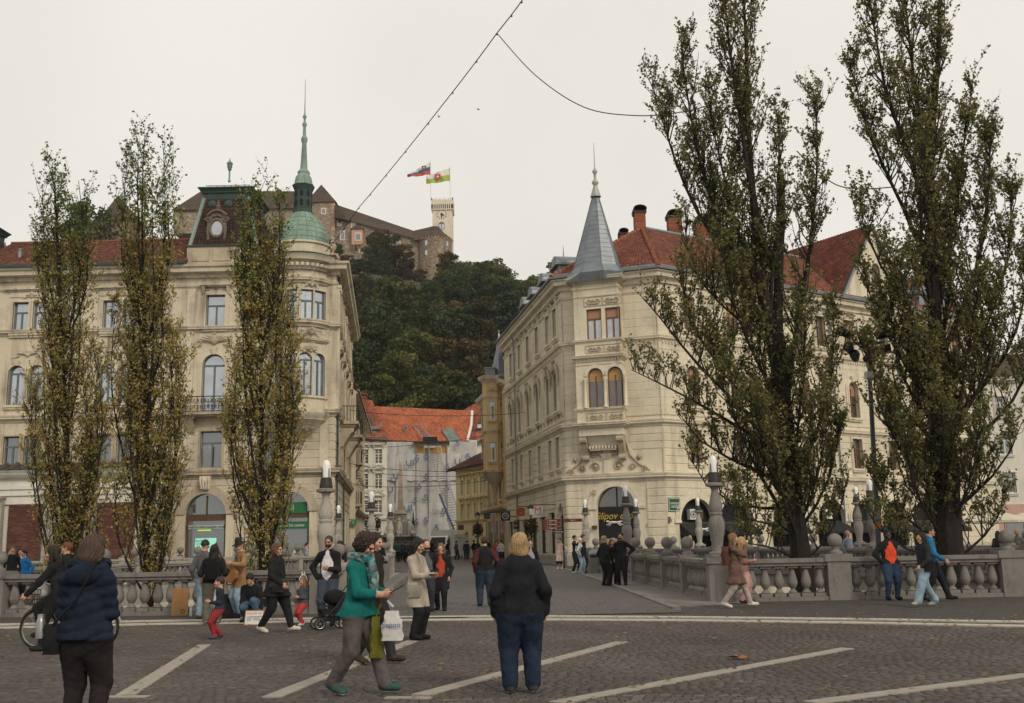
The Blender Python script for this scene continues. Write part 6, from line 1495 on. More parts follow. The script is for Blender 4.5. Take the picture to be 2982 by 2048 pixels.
# ================================================================== CASTLE ON THE HILL
def hill_z(x, y):
 t = min(1, max(0, (y-132)/165)); t = t*t*(3-2*t)*.55+t*.45
 rx = np.interp(x, [-160, -90, -60, -20, 0, 15, 45, 90, 220], [70, 82, 84, 78, 66, 57, 45, 34, 12])
 return float(rx*t - (max(0, y-345)*.35 if y > 345 else 0))
b = MB(); gx = np.linspace(-190, 230, 43); gy = np.concatenate([np.linspace(131, 330, 28), np.linspace(345, 700, 8)])
vs = [(float(x), float(y), max(-3, hill_z(x, y)+1.2*math.sin(x*.21)*math.sin(y*.17)) if y > 131.5 else -1) for y in gy for x in gx]
b._add(vs, [(j*43+i, j*43+i+1, (j+1)*43+i+1, (j+1)*43+i) for j in range(len(gy)-1) for i in range(42)])
struct('castle_hill', b, soil, True)
K = 320.; cz = lambda v, u=1250, Y=K: at(u, v, Y).z; cxp = lambda u, v=650, Y=K: at(u, v, Y).x
ca = thing('castle', 'medieval stone castle with brown roofs, round bastion and white clock tower on the hill', 'castle', (cxp(1150), K, 78))
def cwin(x, y, z, w, h, fr_=castle_wh, arch=False, name='window'):
 b = MB(); b.box(x-w/2-.35, x+w/2+.35, y-.12, y+.1, z-.35, z+h+.35); o = b.build(name, fr_, ca)
 m = MB(); m.prism([(x-w/2, y-.16, z), (x+w/2, y-.16, z)]+([(x+w/2, y-.16, z+h*.6), (x, y-.16, z+h), (x-w/2, y-.16, z+h*.6)] if arch else [(x+w/2, y-.16, z+h), (x-w/2, y-.16, z+h)]), (0, .05, 0)); m.build('pane', glass_d, o)
# clock tower
tx0, tx1 = cxp(1258, 650), cxp(1316, 650); tz = cz(603, 1286); ty0 = K+2; tw_ = tx1-tx0
def tower_x(u, v): return at(u, v, ty0).x
b = MB(); b.box(tx0, tx1, ty0, ty0+tw_, 70, tz); b.build('clock_tower', castle_wh, ca)
b = MB(); e = .35; z0, z1_ = tz, at(1286, 590, ty0).z
zc0 = z0+(z1_-z0)*.0
b.box(tx0-e, tx1+e, ty0-e, ty0+tw_+e, z0+1.5, z0+3.0)
for k in range(11):
 x = tx0-e+(tw_+2*e-.35)*k/10; b.box(x, x+.35, ty0-e, ty0-e+.4, z0, z0+1.5)
 if k % 2 == 0 or True: b.box(x-.02, x+.33, ty0-e, ty0-e+.4, z0+3.0, z0+3.75) if k % 2 == 0 else b.box(x-.1, x+.4, ty0-e, ty0-e+.4, z0+3.0, z0+3.3)
for k in range(8):
 y = ty0-e+(tw_+2*e-.35)*k/7
 for x in (tx0-e, tx1+e-.4): b.box(x, x+.4, y, y+.35, z0, z0+1.5); b.box(x, x+.4, y, y+.35, z0+3.0, z0+3.7)
b.box(tx0-e, tx1+e, ty0-e, ty0+tw_+e, z0-.35, z0); b.build('battlements', castle_wh, ca)
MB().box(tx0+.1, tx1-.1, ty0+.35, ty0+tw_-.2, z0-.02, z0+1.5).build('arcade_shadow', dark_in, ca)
cc = at(1286, 624, ty0); ck = MB()
for k in range(12):
 a = k*math.pi/6; r = 1.62; ck.tube([(cc.x+(r-.3)*math.sin(a), ty0-.04, cc.z+(r-.3)*math.cos(a)), (cc.x+r*math.sin(a)*1.08, ty0-.04, cc.z+r*math.cos(a)*1.08)], .11, 4)
ck.ball((cc.x, ty0-.03, cc.z), .4, 10, 6, 1, .2, 1)
for a, L, w in ((R(118), 1.1, .12), (R(178), 1.35, .11)): ck.tube([(cc.x, ty0-.1, cc.z), (cc.x+L*.55*math.sin(a), ty0-.1, cc.z+L*.55*math.cos(a)), (cc.x+L*math.sin(a), ty0-.1, cc.z+L*math.cos(a))], [w, w*1.6, .03], 5)
ck.build('clock_face', ironb, ca)
q = at(1286, 668, ty0)
b = MB(); A = arc(q.x, q.z+1.55, 1.0, 10); b.prism([(q.x-1.0, ty0-.05, q.z), (q.x+1.0, ty0-.05, q.z)]+[(x, ty0-.05, z) for x, z in A], (0, .04, 0)); o = b.build('window', plain('tower_frame', (.14, .13, .12), .8), ca)
for k in (-1, 1): m = MB(); A = arc(q.x+k*.48, q.z+1.4, .38, 8); m.prism([(q.x+k*.48-.38, ty0-.09, q.z+.1), (q.x+k*.48+.38, ty0-.09, q.z+.1)]+[(x, ty0-.09, z) for x, z in A], (0, .04, 0)); m.build('pane', glass_s, o)
# bastion
bx, by, br = cxp(1266, 750), K+1, 52*K/3000
MB().lathe([(br*1.06, 66), (br*1.03, cz(800, 1266)), (br, cz(760, 1266)), (br, cz(699, 1266)), (br*1.03, cz(697, 1266))], 26, (bx, by, 0)).build('bastion', castle_st, ca, True)
b = MB(); ap_ = cz(660, 1266); ev = cz(699, 1266)
b.lathe([(br*1.08, ev), (br*.5, ev+(ap_-ev)*.62), (br*.28, ap_)], 12, (bx, by, 0)); b.build('bastion_roof', castle_rf, ca)
b = MB();
for k in range(34): a = k*math.pi/17; b.box(bx+br*1.02*math.cos(a)-.15, bx+br*1.02*math.cos(a)+.15, by+br*1.02*math.sin(a)-.2, by+br*1.02*math.sin(a)+.2, ev-.55, ev-.02)
b.build('corbel_table', castle_pk, ca)
for u in (1245, 1303):
 for v in (718, 746):
  p = at(u, v, K); a = math.asin(max(-1, min(1, (p.x-bx)/br))); y = by-br*math.cos(a)
  m = MB(); m.prism([(p.x-.42, y-.1, p.z-.8), (p.x+.42, y-.1, p.z-.8), (p.x+.42, y-.1, p.z+.4), (p.x, y-.1, p.z+1.0), (p.x-.42, y-.1, p.z+.4)], (0, .3, 0)); m.build('window', glass_s, ca)
# long wing between keep and bastion
w0, w1 = at(975, 640, K+4), at(1218, 700, K-1)
FWg = Frame((w0.x, K+3), (w1.x, K-1)); zl, zr_ = cz(632, 1005), cz(702, 1215)
b = MB(FWg); b.prism([(0, 0, 66), (FWg.L, 0, 66), (FWg.L, 0, zr_), (0, 0, zl+1.2)], (0, -9, 0)); b.build('curtain_wall', castle_st, ca)
rgl, rgr = at(982, 597, K+8), at(1206, 673, K+5)
b = MB(); e_ = FWg((0, .8, zl+1.1)), FWg((FWg.L, .8, zr_-.1)); b._add([e_[0], e_[1], tuple(rgr), tuple(rgl), FWg((0, -10, zl)), FWg((FWg.L, -10, zr_))], [(0, 1, 2, 3), (3, 2, 5, 4), (0, 3, 4), (1, 5, 2)]); b.build('wing_roof', castle_rf, ca)
b = MB();
p = at(1212, 690, K+2); b._add([tuple(at(1200, 700, K-2)), tuple(at(1240, 699, K-4)), tuple(at(1262, 659, K+4)), tuple(at(1205, 672, K+4)), tuple(at(1300, 670, K+9))], [(0, 1, 2, 3), (3, 2, 4)]); b.build('link_roof', castle_rf, ca)
for u, v, w, h in ((989, 649, 1.0, 1.9), (998, 686, 1.1, 2.6), (1029, 658, .8, 1.5), (1052, 727, .9, 1.6), (1120, 690, .8, 1.4), (1160, 705, .8, 1.4)):
 s = FWg.s_of(u, v); p = FWg((s, 0, 0)); cwin(p[0], p[1], FWg.z_of(u, v)-h/2, w, h)
# small gable next to the keep and the pink bay
b = MB(); b._add([tuple(at(974, 632, K-.5)), tuple(at(1012, 642, K-.5)), tuple(at(980, 597, K+2)), tuple(at(974, 598, K+2))], [(0, 1, 2, 3)]); b.prism([tuple(at(974, 632, K-.5)), tuple(at(1012, 642, K-.5)), tuple(at(980, 598, K-.4))], (0, 4, 0)); b.build('gable_roof', castle_rf, ca)
s = FWg.s_of(1043, 690); p = FWg((s, 0, 0)); zt_b, zb_b = FWg.z_of(1043, 672), FWg.z_of(1043, 716)
b = MB(); b.box(p[0]-1.9, p[0]+1.7, p[1]-1.5, p[1], zb_b, zt_b);
for k in (-1.2, 0, 1.1): b.frus(p[0]+k-.2, p[0]+k+.2, p[1]-.2, p[1], zb_b-1.6, p[0]+k-.35, p[0]+k+.35, p[1]-1.4, p[1], zb_b)
b.build('bay_window', castle_pk, ca); MB().frus(p[0]-2.3, p[0]+2.1, p[1]-1.9, p[1], zt_b, p[0]-.6, p[0]+.3, p[1]-.3, p[1], zt_b+2.0).build('bay_roof', castle_rf, ca); cwin(p[0]+.2, p[1]-1.5, (zb_b+zt_b)/2-1.0, 1.5, 2.0)
# keep on the left
kx0, kx1 = cxp(893, 620), cxp(972, 620); kz = cz(584, 940)
MB().box(kx0, kx1, K+2, K+10, 66, kz).build('keep', castle_st, ca)
MB().frus(kx0-.6, kx1+.5, K+1.4, K+10.6, kz, (cxp(926, 531)-.1), (cxp(926, 531)+.1), K+5.8, K+6.2, cz(531, 926)+1.2).build('keep_roof', castle_rf, ca)
b = MB()
for j in range(7): b.box(kx1-1.1+.3*(j % 2), kx1+.03, K+1.95, K+2.5, kz-1.4-j*1.35, kz-.2-j*1.35)
b.build('quoin', castle_pk, ca, kind='stuff')
cwin(cxp(939, 612), K+2, cz(616, 939), 1.0, 1.5)
# wings seen over the left palace
lw = thing('castle_wing', 'dark roofed castle wing seen behind the mansard roof of the palace', 'castle', (cxp(700), 335, 84))
b = MB(); y0 = 332; p = lambda u, v, y=332: tuple(at(u, v, y))
b.prism([p(505, 606), p(900, 600), p(900, 680), p(505, 680)], (0, 12, 0)); b.build('wall', castle_st, lw)
b = MB(); b._add([p(500, 612, 331), p(910, 606, 331), p(905, 557, 338), p(585, 557, 338), p(500, 612, 345), p(910, 606, 345)], [(0, 1, 2, 3), (0, 3, 4), (3, 2, 5, 4), (1, 5, 2)]); b.build('roof', castle_rf, lw)
lw2 = thing('castle_turret', 'castle turret with steep brown pyramid roof behind the slender poplars', 'castle', (cxp(343), 330, 80))
b = MB(); b.box(at(297, 650, 330).x, at(392, 650, 330).x, 330, 340, 60, at(343, 638, 330).z); b.build('wall', castle_st, lw2)
a, c = at(292, 640, 330), at(396, 640, 330); t = at(344, 572, 335); MB().frus(a.x, c.x, 329, 341, a.z, t.x-.2, t.x+.2, 334.8, 335.2, t.z).build('roof', castle_rf, lw2)
# flags
def flag(u, vt, vb, u1, vt1, vb1, cols, label, shield):
 Yf = ty0+1; z0 = tz+3.2; px_ = at(u, 560, Yf).x; f = thing('flag', label, 'flag', (px_, Yf, z0))
 MB().tube([(px_, Yf, z0), (px_, Yf, at(u, vt-6, Yf).z)], .09, 6).build('pole', frame_wh, f)
 n = 26; n3 = 12; b = MB(); k = n+1
 vs = []
 for j in range(n3+1):
  for i in range(n+1):
   t = i/n; q = at(u+(u1-u)*t, (vt+(vt1-vt)*t)*(1-j/n3)+(vb+(vb1-vb)*t)*(j/n3), Yf); e = .22*math.sin(t*11+j*.22)+.12*math.sin(t*23+j*.5)
   vs.append((q.x, Yf+e, q.z+.12*math.sin(t*9)*t))
 b._add(vs, []); nb_ = len(cols)
 for ci in range(nb_):
  b.cur = ci
  for j in range(n3*ci//nb_, n3*(ci+1)//nb_):
   for i in range(n): b.f.append((j*k+i, j*k+i+1, (j+1)*k+i+1, (j+1)*k+i)); b.m.append(ci); b.col.append(None)
 cl = b.build('cloth', cols, f, True)
 t = shield[0]; q = at(u+(u1-u)*t, (vt+(vt1-vt)*t)*(1-shield[1])+(vb+(vb1-vb)*t)*shield[1], Yf); s = shield[2]
 MB().prism([(q.x-s, Yf-.36, q.z+s), (q.x+s, Yf-.36, q.z+s), (q.x+s, Yf-.36, q.z-.2*s), (q.x, Yf-.36, q.z-1.3*s), (q.x-s, Yf-.36, q.z-.2*s)], (0, .03, 0)).build('shield', shield[3], f)
 MB().prism([(q.x-.55*s, Yf-.4, q.z-.1*s), (q.x+.55*s, Yf-.4, q.z-.1*s), (q.x, Yf-.4, q.z+.6*s)], (0, .03, 0)).build('emblem', frame_wh, f)
fm_ = lambda n, c: plain(n, c, .8, var=.06)
fw, fb, frd, fg = fm_('flag_white', (.66, .63, .58)), fm_('flag_blue', (.08, .10, .17)), fm_('flag_red', (.48, .07, .07)), fm_('flag_green', (.33, .42, .07))
flag(1254, 472, 509, 1186, 508, 517, [fw, fb, frd], 'white blue and red flag flying over the clock tower', (.28, .3, .75, fb))
flag(1311, 489, 527, 1241, 512, 537, [fw, fg], 'white and green flag with a red shield over the clock tower', (.52, .5, .95, frd))
# ================================================================== TREES
def tubes_np(lines, rads, n=4):
 """batch of polylines (m,k,3) with radii (m,k) -> verts, quads"""
 L = np.asarray(lines, float); r = np.asarray(rads, float); m, k, _ = L.shape
 d = np.empty_like(L); d[:, 1:-1] = L[:, 2:]-L[:, :-2]; d[:, 0] = L[:, 1]-L[:, 0]; d[:, -1] = L[:, -1]-L[:, -2]
 d /= np.linalg.norm(d, axis=2, keepdims=True)+1e-9
 ref = np.where(np.abs(d[..., :1]) < .8, np.array([1., 0, 0]), np.array([0, 1., 0]))
 a = ref-d*np.sum(ref*d, axis=2, keepdims=True); a /= np.linalg.norm(a, axis=2, keepdims=True)+1e-9; bb = np.cross(d, a)
 ang = np.arange(n)*2*np.pi/n
 V = L[:, :, None]+(a[:, :, None]*np.cos(ang)[None, None, :, None]+bb[:, :, None]*np.sin(ang)[None, None, :, None])*r[:, :, None, None]
 idx = np.arange(m*k*n).reshape(m, k, n); nx = np.roll(idx, -1, axis=2)
 Q = np.stack([idx[:, :-1], nx[:, :-1], nx[:, 1:], idx[:, 1:]], axis=-1).reshape(-1, 4)
 return V.reshape(-1, 3), Q
def leaf_quads(P, size, rg, droop=.3):
 n = len(P); a = rg.normal(size=(n, 3)); a[:, 2] -= droop; a /= np.linalg.norm(a, axis=1, keepdims=True)
 b = rg.normal(size=(n, 3)); b -= a*np.sum(a*b, axis=1, keepdims=True); b /= np.linalg.norm(b, axis=1, keepdims=True)
 s = size*rg.uniform(.7, 1.25, (n, 1)); nrm = np.cross(a, b)
 V = np.empty((n, 4, 3)); V[:, 0] = P-a*s*.5; V[:, 1] = P+b*s*.46-a*s*.12+nrm*s*.1; V[:, 2] = P+a*s*.62; V[:, 3] = P-b*s*.46-a*s*.12+nrm*s*.1
 return V.reshape(-1, 3), np.arange(4*n).reshape(n, 4)
def poly_at(pts, t):
 """points (k,3) sampled at t in [0,1]"""
 pts = np.asarray(pts, float); seg = np.linalg.norm(np.diff(pts, axis=0), axis=1); c = np.concatenate([[0], np.cumsum(seg)])/seg.sum()
 return np.stack([np.interp(t, c, pts[:, i]) for i in range(3)], axis=-1)
def smooth_line(pts, k, rg, wob):
 t = np.linspace(0, 1, k); p = poly_at(pts, t); p[1:-1] = .5*p[1:-1]+.25*(p[2:]+p[:-2])
 w = rg.normal(size=(k, 3))*wob; w[0] = 0; w = np.cumsum(w, axis=0)*.4; w[-1] *= .5
 return p+w
def poplar(label, stems, leafn, pal_, seed, blen=(1.0, 2.2), bden=16, leaf=.09, out=.45, bare=.0, cut=None, group=None, zgreen=None, clip=None, tw=1.):
 """stems: list of (points, r0, r1, foliage_start, length_scale); branches sweep up close to their stem"""
 rg = np.random.default_rng(seed)
 base = stems[0][0][0]; root = thing('poplar_tree', label, 'tree', tuple(base), group=group)
 tv = MB(); BL, BR, TL, TR, LP, LW = [], [], [], [], [], []
 for pts, r0, r1, f0, ls in stems:
  pts = np.asarray(pts, float); k = max(5, int(np.linalg.norm(np.diff(pts, axis=0), axis=1).sum()/.7)); sp_l = smooth_line(pts, k, rg, .035)
  tt = np.linspace(0, 1, k); tv.tube([tuple(q) for q in sp_l], list((r0+(r1-r0)*tt**.8)*(1+.08*rg.normal(size=k))), 9)
  L = np.linalg.norm(np.diff(sp_l, axis=0), axis=1).sum(); nb_ = int(L*(1-f0)*bden)
  t = f0+(1-f0)*rg.random(nb_)
  for ti in t:
   p0 = poly_at(sp_l, ti); az = rg.uniform(0, 2*np.pi); ln = rg.uniform(*blen)*ls*(1.05-.55*ti**2)
   o = out*rg.uniform(.5, 1.35)
   dv = np.array([math.cos(az)*o, math.sin(az)*o, 1.0-.25*rg.random()]); dv /= np.linalg.norm(dv); up = np.array([0, 0, 1.])
   p1 = p0+dv*ln*.38+rg.normal(size=3)*.05; p2 = p1+(dv*.75+up*.35)*ln*.34+rg.normal(size=3)*.06; p3 = p2+(dv*.5+up*.6)*ln*.34+rg.normal(size=3)*.08
   ln4 = np.stack([p0, p1, p2, p3]); BL.append(ln4); rb = (.010+.009*ln)*(.62 if tw < 1 else 1); BR.append([rb, rb*.75, rb*.5, rb*.22])
   for _ in range(int((3+ln*2.6)*tw)):
    s = rg.uniform(.25, 1.0); q0 = poly_at(ln4, s); a2 = rg.uniform(0, 6.283); o2 = rg.uniform(.4, .9)
    d2 = np.array([math.cos(a2)*o2, math.sin(a2)*o2, .85]); d2 /= np.linalg.norm(d2); l2 = rg.uniform(.25, .65)*(.7+.3*ls)
    q1 = q0+d2*l2*.5; q2 = q1+(d2*.7+up*.3)*l2*.5+rg.normal(size=3)*.04
    TL.append(np.stack([q0, q1, q2])); TR.append([.0055, .004, .0018])
 tr = tv.build('trunk', bark, root, True)
 BL, TL = np.array(BL), np.array(TL)
 V1, Q1 = tubes_np(BL, np.array(BR), 4); V2, Q2 = tubes_np(TL, np.array(TR), 3)
 link('branches', np_mesh('branches', np.concatenate([V1, V2]), np.concatenate([Q1, Q2+len(V1)]), twigm), root)
 # leaves along twigs
 n = leafn; ti = rg.integers(0, len(TL), n); s = rg.uniform(.15, 1.05, n)
 P = TL[ti, 0]*((1-s)**2)[:, None]+TL[ti, 1]*(2*s*(1-s))[:, None]+TL[ti, 2]*(s**2)[:, None]+rg.normal(size=(n, 3))*.035
 if clip is not None: P = P[clip(P)]; n = len(P)
 V, Q = leaf_quads(P, leaf, rg); z0, z1_ = P[:, 2].min(), P[:, 2].max(); h = (P[:, 2]-z0)/(z1_-z0)
 pc = np.array([c for c, w in pal_]); pw = np.array([w for c, w in pal_]); ids = rg.choice(len(pc), n, p=pw/pw.sum())
 C = pc[ids]
 clump = .5+.5*np.sin(P[:, 0]*2.1+P[:, 2]*1.3+seed)*np.sin(P[:, 1]*2.3-P[:, 2]*.9)
 if zgreen is not None:
  gmask = rg.random(n) < np.clip((h-zgreen[0])/(zgreen[1]-zgreen[0]), 0, .85)*(.5+.8*clump)+.12*clump
  gc = np.array([(.13, .19, .05), (.18, .22, .06), (.10, .15, .04)])[rg.integers(0, 3, n)]; C = np.where(gmask[:, None], gc, C)
 C = C*(.88+.24*rg.random((n, 1)))*(.85+.3*clump[:, None])
 link('crown', np_mesh('crown', V, Q, leaf_at, C), root)
 return root
autumn = [((.46, .31, .095), 3), ((.42, .315, .10), 3), ((.36, .315, .10), 3), ((.5, .34, .10), .8), ((.29, .305, .095), 2.6)]
darkg = [((.155, .165, .062), 3), ((.115, .128, .05), 3), ((.26, .225, .08), 2.6), ((.36, .27, .095), 1.4), ((.19, .215, .072), 2)]
def P3(u, v, Y): return np.array(at(u, v, Y))
grp = 'slender autumn poplars behind the balustrade'
def slim(u, vtop, Y, label, seed, lean, stems_u, n, top=1.0):
 base = np.array([at(u, 1690, Y).x, Y, -2.62]); tip = P3(u+lean, vtop+14, Y)
 mid = P3(u-lean*.1, 1250, Y); st = [([base, P3(u, 1660, Y), mid, P3(u+lean*.6, 800, Y), tip], .135, .012, .17, top)]
 stems_u = list(stems_u)+[(k, 1000, vtop+dv, 0, dy) for k, dv, dy in ((-60, 75, .25), (56, 50, -.25), (-28, 25, -.3), (70, 190, 0), (-75, 210, .1))]
 for du, v0, v1, dv, dy in stems_u:
  st.append(([P3(u, v0, Y), P3(u+du*.72, v0-(v0-v1)*.3, Y+dy*.6), P3(u+du*1.12, v0-(v0-v1)*.65, Y+dy), P3(u+du*.9+lean*.5, v1, Y+dy)], .04, .007, .06, .85))
 return poplar(label, st, n, autumn, seed, (.6, 1.45), 7.5, .07, .36, group=grp, zgreen=(.62, .88), tw=.75)
def limbs(seed, vt):
 q = random.Random(seed); L = []
 for k in range(17):
  sd_ = (-1)**k; v0 = q.uniform(1480, 1840) if k < 13 else q.uniform(1050, 1350); L.append((sd_*q.uniform(30, 100)*(1 if k < 13 else .65), v0, max(v0-q.uniform(330, 800), vt), 0, q.uniform(-.7, .7)))
 return L
slim(190, 478, 28.4, 'slender poplar with sparse orange leaves in front of the brick panels', 3, -25, limbs(2, 640), 20000)
slim(430, 388, 28.2, 'tallest slender poplar with orange leaves, left of the mansard pavilion', 5, -5, limbs(5, 560), 22000)
slim(762, 540, 28.0, 'slender poplar in front of the copper domed turret, greener at the top', 9, 0, limbs(8, 700), 21000)
# broad multi-stemmed poplars on the right
def PL(l, Y, dy=0.):
 n = len(l); return [P3(u, v, Y+dy*i/(n-1)) for i, (u, v) in enumerate(l)]
Y = 29.4
base = np.array([at(2345, 1690, Y).x, Y, -2.58])
SA = [([base]+PL([(2338, 1650), (2312, 1480), (2285, 1250), (2262, 1000)], Y), .36, .22, .55, .9),
      (PL([(2270, 1080), (2215, 800), (2190, 500), (2178, 250), (2165, 0), (2150, -130)], Y, -.5), .20, .02, .12, 1.0),
      (PL([(2190, 560), (2155, 330), (2120, 120), (2105, -60)], Y-.4, -.6), .09, .015, .15, .9),
      (PL([(2262, 1120), (2268, 800), (2270, 640), (2271, 502)], Y, .2), .17, .125, 1.0, .6),
      (PL([(2230, 960), (2130, 760), (2060, 560), (2010, 330), (1985, 135)], Y, .6), .11, .012, .2, .95),
      (PL([(2120, 760), (2010, 590), (1940, 400), (1895, 245)], Y+.3, .4), .07, .01, .2, .9),
      (PL([(2290, 1150), (2330, 900), (2368, 650), (2380, 450), (2372, 285)], Y, .5), .11, .012, .18, .85),
      (PL([(2250, 1050), (2240, 800), (2275, 560), (2262, 330)], Y, -.7), .07, .01, .2, .8),
      (PL([(2290, 1300), (2130, 1160), (1980, 1010), (1870, 870)], Y, -.8), .09, .012, .3, .8),
      (PL([(2250, 1300), (2060, 1190), (1930, 1120), (1835, 1075)], Y, -.9), .07, .01, .35, .6),
      (PL([(2300, 1420), (2130, 1330), (2020, 1290), (1975, 1200)], Y, -.7), .07, .01, .25, .8),
      (PL([(2310, 1480), (2150, 1480), (2060, 1430), (2010, 1330)], Y, -.5), .06, .01, .3, .7),
      (PL([(2300, 1420), (2390, 1250), (2425, 1050), (2430, 900)], Y, .3), .08, .01, .2, .75),
      (PL([(2270, 1000), (2150, 850), (2090, 700), (2070, 520)], Y, 1.1), .07, .01, .2, .8),
      (PL([(2280, 1200), (2180, 1000), (2120, 850), (2110, 700)], Y, -1.2), .07, .01, .15, .8),
      (PL([(2300, 1350), (2240, 1150), (2200, 950), (2190, 780)], Y, 1.3), .07, .01, .1, .9),
      (PL([(2320, 1550), (2220, 1400), (2150, 1250), (2110, 1120)], Y, -1.4), .07, .01, .1, .9),
      (PL([(2325, 1550), (2400, 1450), (2440, 1350), (2450, 1200)], Y, -.8), .06, .01, .15, .7),
      (PL([(2310, 1400), (2330, 1200), (2350, 1050), (2345, 900)], Y, -1.3), .06, .01, .1, .8),
      (PL([(2325, 1560), (2240, 1510), (2170, 1520), (2110, 1490)], Y, -.9), .05, .01, .2, .6),
      (PL([(2240, 1000), (2110, 900), (2010, 800), (1990, 650)], Y, .5), .06, .01, .2, .9),
      (PL([(2200, 1150), (2080, 1050), (2000, 950), (1985, 800)], Y, -.3), .06, .01, .2, .9),
      (PL([(2210, 850), (2140, 650), (2080, 420), (2060, 250)], Y, -.5), .06, .01, .2, .9),
      (PL([(2330, 1640), (2230, 1580), (2180, 1600), (2140, 1560)], Y, -.5), .04, .008, .2, .55),
      (PL([(2320, 1520), (2250, 1400), (2215, 1280), (2200, 1150)], Y, -1.6), .05, .008, .05, .9),
      (PL([(2335, 1600), (2290, 1480), (2260, 1400), (2250, 1300)], Y, -1.7), .05, .008, .05, .8),
      (PL([(2325, 1540), (2380, 1420), (2400, 1300), (2410, 1180)], Y, -1.4), .05, .008, .05, .8),
      (PL([(2340, 1640), (2420, 1560), (2455, 1500), (2465, 1400)], Y, -.4), .04, .008, .2, .6),
      (PL([(2290, 1300), (2230, 1200), (2100, 1100), (2050, 1000)], Y, .9), .06, .01, .1, .9)]
poplar('broad multi stemmed poplar with a sawn off stem, near the ice cream eater', SA, 60000, darkg, 21, (.8, 2.1), 9.5, .078, .46, group='broad dark poplars on the right quay')
Y = 29.0
base = np.array([at(2765, 1700, Y).x, Y, -2.58])
SB = [([base]+PL([(2765, 1660), (2752, 1480), (2735, 1250), (2722, 1000)], Y), .46, .30, .5, .9),
      (PL([(2722, 1050), (2712, 750), (2706, 480), (2722, 250), (2735, 0), (2745, -140)], Y, -.3), .22, .02, .1, .95),
      (PL([(2706, 560), (2668, 300), (2640, 80), (2625, -120)], Y, .5), .11, .015, .1, .95),
      (PL([(2705, 640), (2640, 430), (2580, 260), (2545, 60), (2530, -60)], Y, -.5), .09, .012, .15, .95),
      (PL([(2700, 760), (2610, 560), (2530, 400), (2470, 185)], Y, .3), .08, .01, .2, .85),
      (PL([(2715, 1000), (2610, 850), (2530, 730), (2505, 600)], Y, -.6), .08, .01, .25, .8),
      (PL([(2730, 900), (2780, 650), (2805, 430), (2830, 260)], Y, .4), .09, .012, .2, .8),
      (PL([(2735, 1050), (2840, 820), (2880, 600), (2890, 360)], Y, -.4), .10, .012, .18, .85),
      (PL([(2740, 1150), (2880, 950), (2940, 760), (2950, 520)], Y, .3), .09, .012, .2, .85),
      (PL([(2745, 1250), (2900, 1100), (2980, 950), (3010, 700)], Y, -.6), .09, .012, .2, .85),
      (PL([(2745, 1350), (2880, 1250), (2980, 1150), (3020, 1000)], Y, -.8), .08, .01, .2, .8),
      (PL([(2730, 1200), (2630, 1050), (2550, 920), (2520, 800)], Y, .8), .08, .01, .2, .8),
      (PL([(2735, 1300), (2620, 1180), (2540, 1100), (2500, 980)], Y, -.7), .07, .01, .2, .75),
      (PL([(2745, 1450), (2640, 1350), (2570, 1250), (2540, 1120)], Y, -1.0), .07, .01, .15, .8),
      (PL([(2755, 1500), (2860, 1420), (2940, 1350), (2975, 1230)], Y, -1.0), .07, .01, .2, .7),
      (PL([(2722, 950), (2690, 780), (2680, 600), (2690, 430)], Y, -1.2), .08, .01, .08, .95),
      (PL([(2730, 1100), (2760, 900), (2770, 730), (2790, 560)], Y, 1.2), .08, .01, .08, .9),
      (PL([(2735, 1250), (2690, 1080), (2650, 920), (2620, 760)], Y, -1.3), .08, .01, .08, .9),
      (PL([(2745, 1400), (2790, 1200), (2820, 1020), (2840, 850)], Y, -1.3), .08, .01, .08, .9),
      (PL([(2750, 1500), (2680, 1400), (2620, 1330), (2590, 1200)], Y, .9), .07, .01, .1, .8),
      (PL([(2755, 1580), (2650, 1530), (2570, 1480), (2530, 1380)], Y, -.6), .06, .01, .2, .7),
      (PL([(2765, 1640), (2660, 1600), (2590, 1590), (2540, 1520)], Y, -.5), .05, .01, .2, .7),
      (PL([(2755, 1580), (2690, 1480), (2650, 1400), (2640, 1280)], Y, -1.7), .05, .008, .05, .9),
      (PL([(2760, 1580), (2800, 1470), (2840, 1380), (2850, 1260)], Y, -1.7), .05, .008, .05, .9),
      (PL([(2750, 1500), (2740, 1400), (2745, 1300), (2740, 1180)], Y, -1.9), .05, .008, .05, .9),
      (PL([(2770, 1640), (2850, 1580), (2900, 1540), (2930, 1450)], Y, -.7), .05, .01, .2, .6),
      (PL([(2740, 1300), (2850, 1150), (2900, 1000), (2920, 850)], Y, -1.0), .07, .01, .1, .9),
      (PL([(2735, 1250), (2640, 1150), (2600, 1000), (2590, 860)], Y, -.5), .07, .01, .1, .9),
      (PL([(2740, 1450), (2720, 1300), (2700, 1150), (2680, 1000)], Y, -1.5), .06, .01, .05, .9)]
poplar('dense dark broad poplar with thick trunk behind the walkers in blue', SB, 76000, darkg, 33, (.8, 2.1), 10, .078, .45, group='broad dark poplars on the right quay')
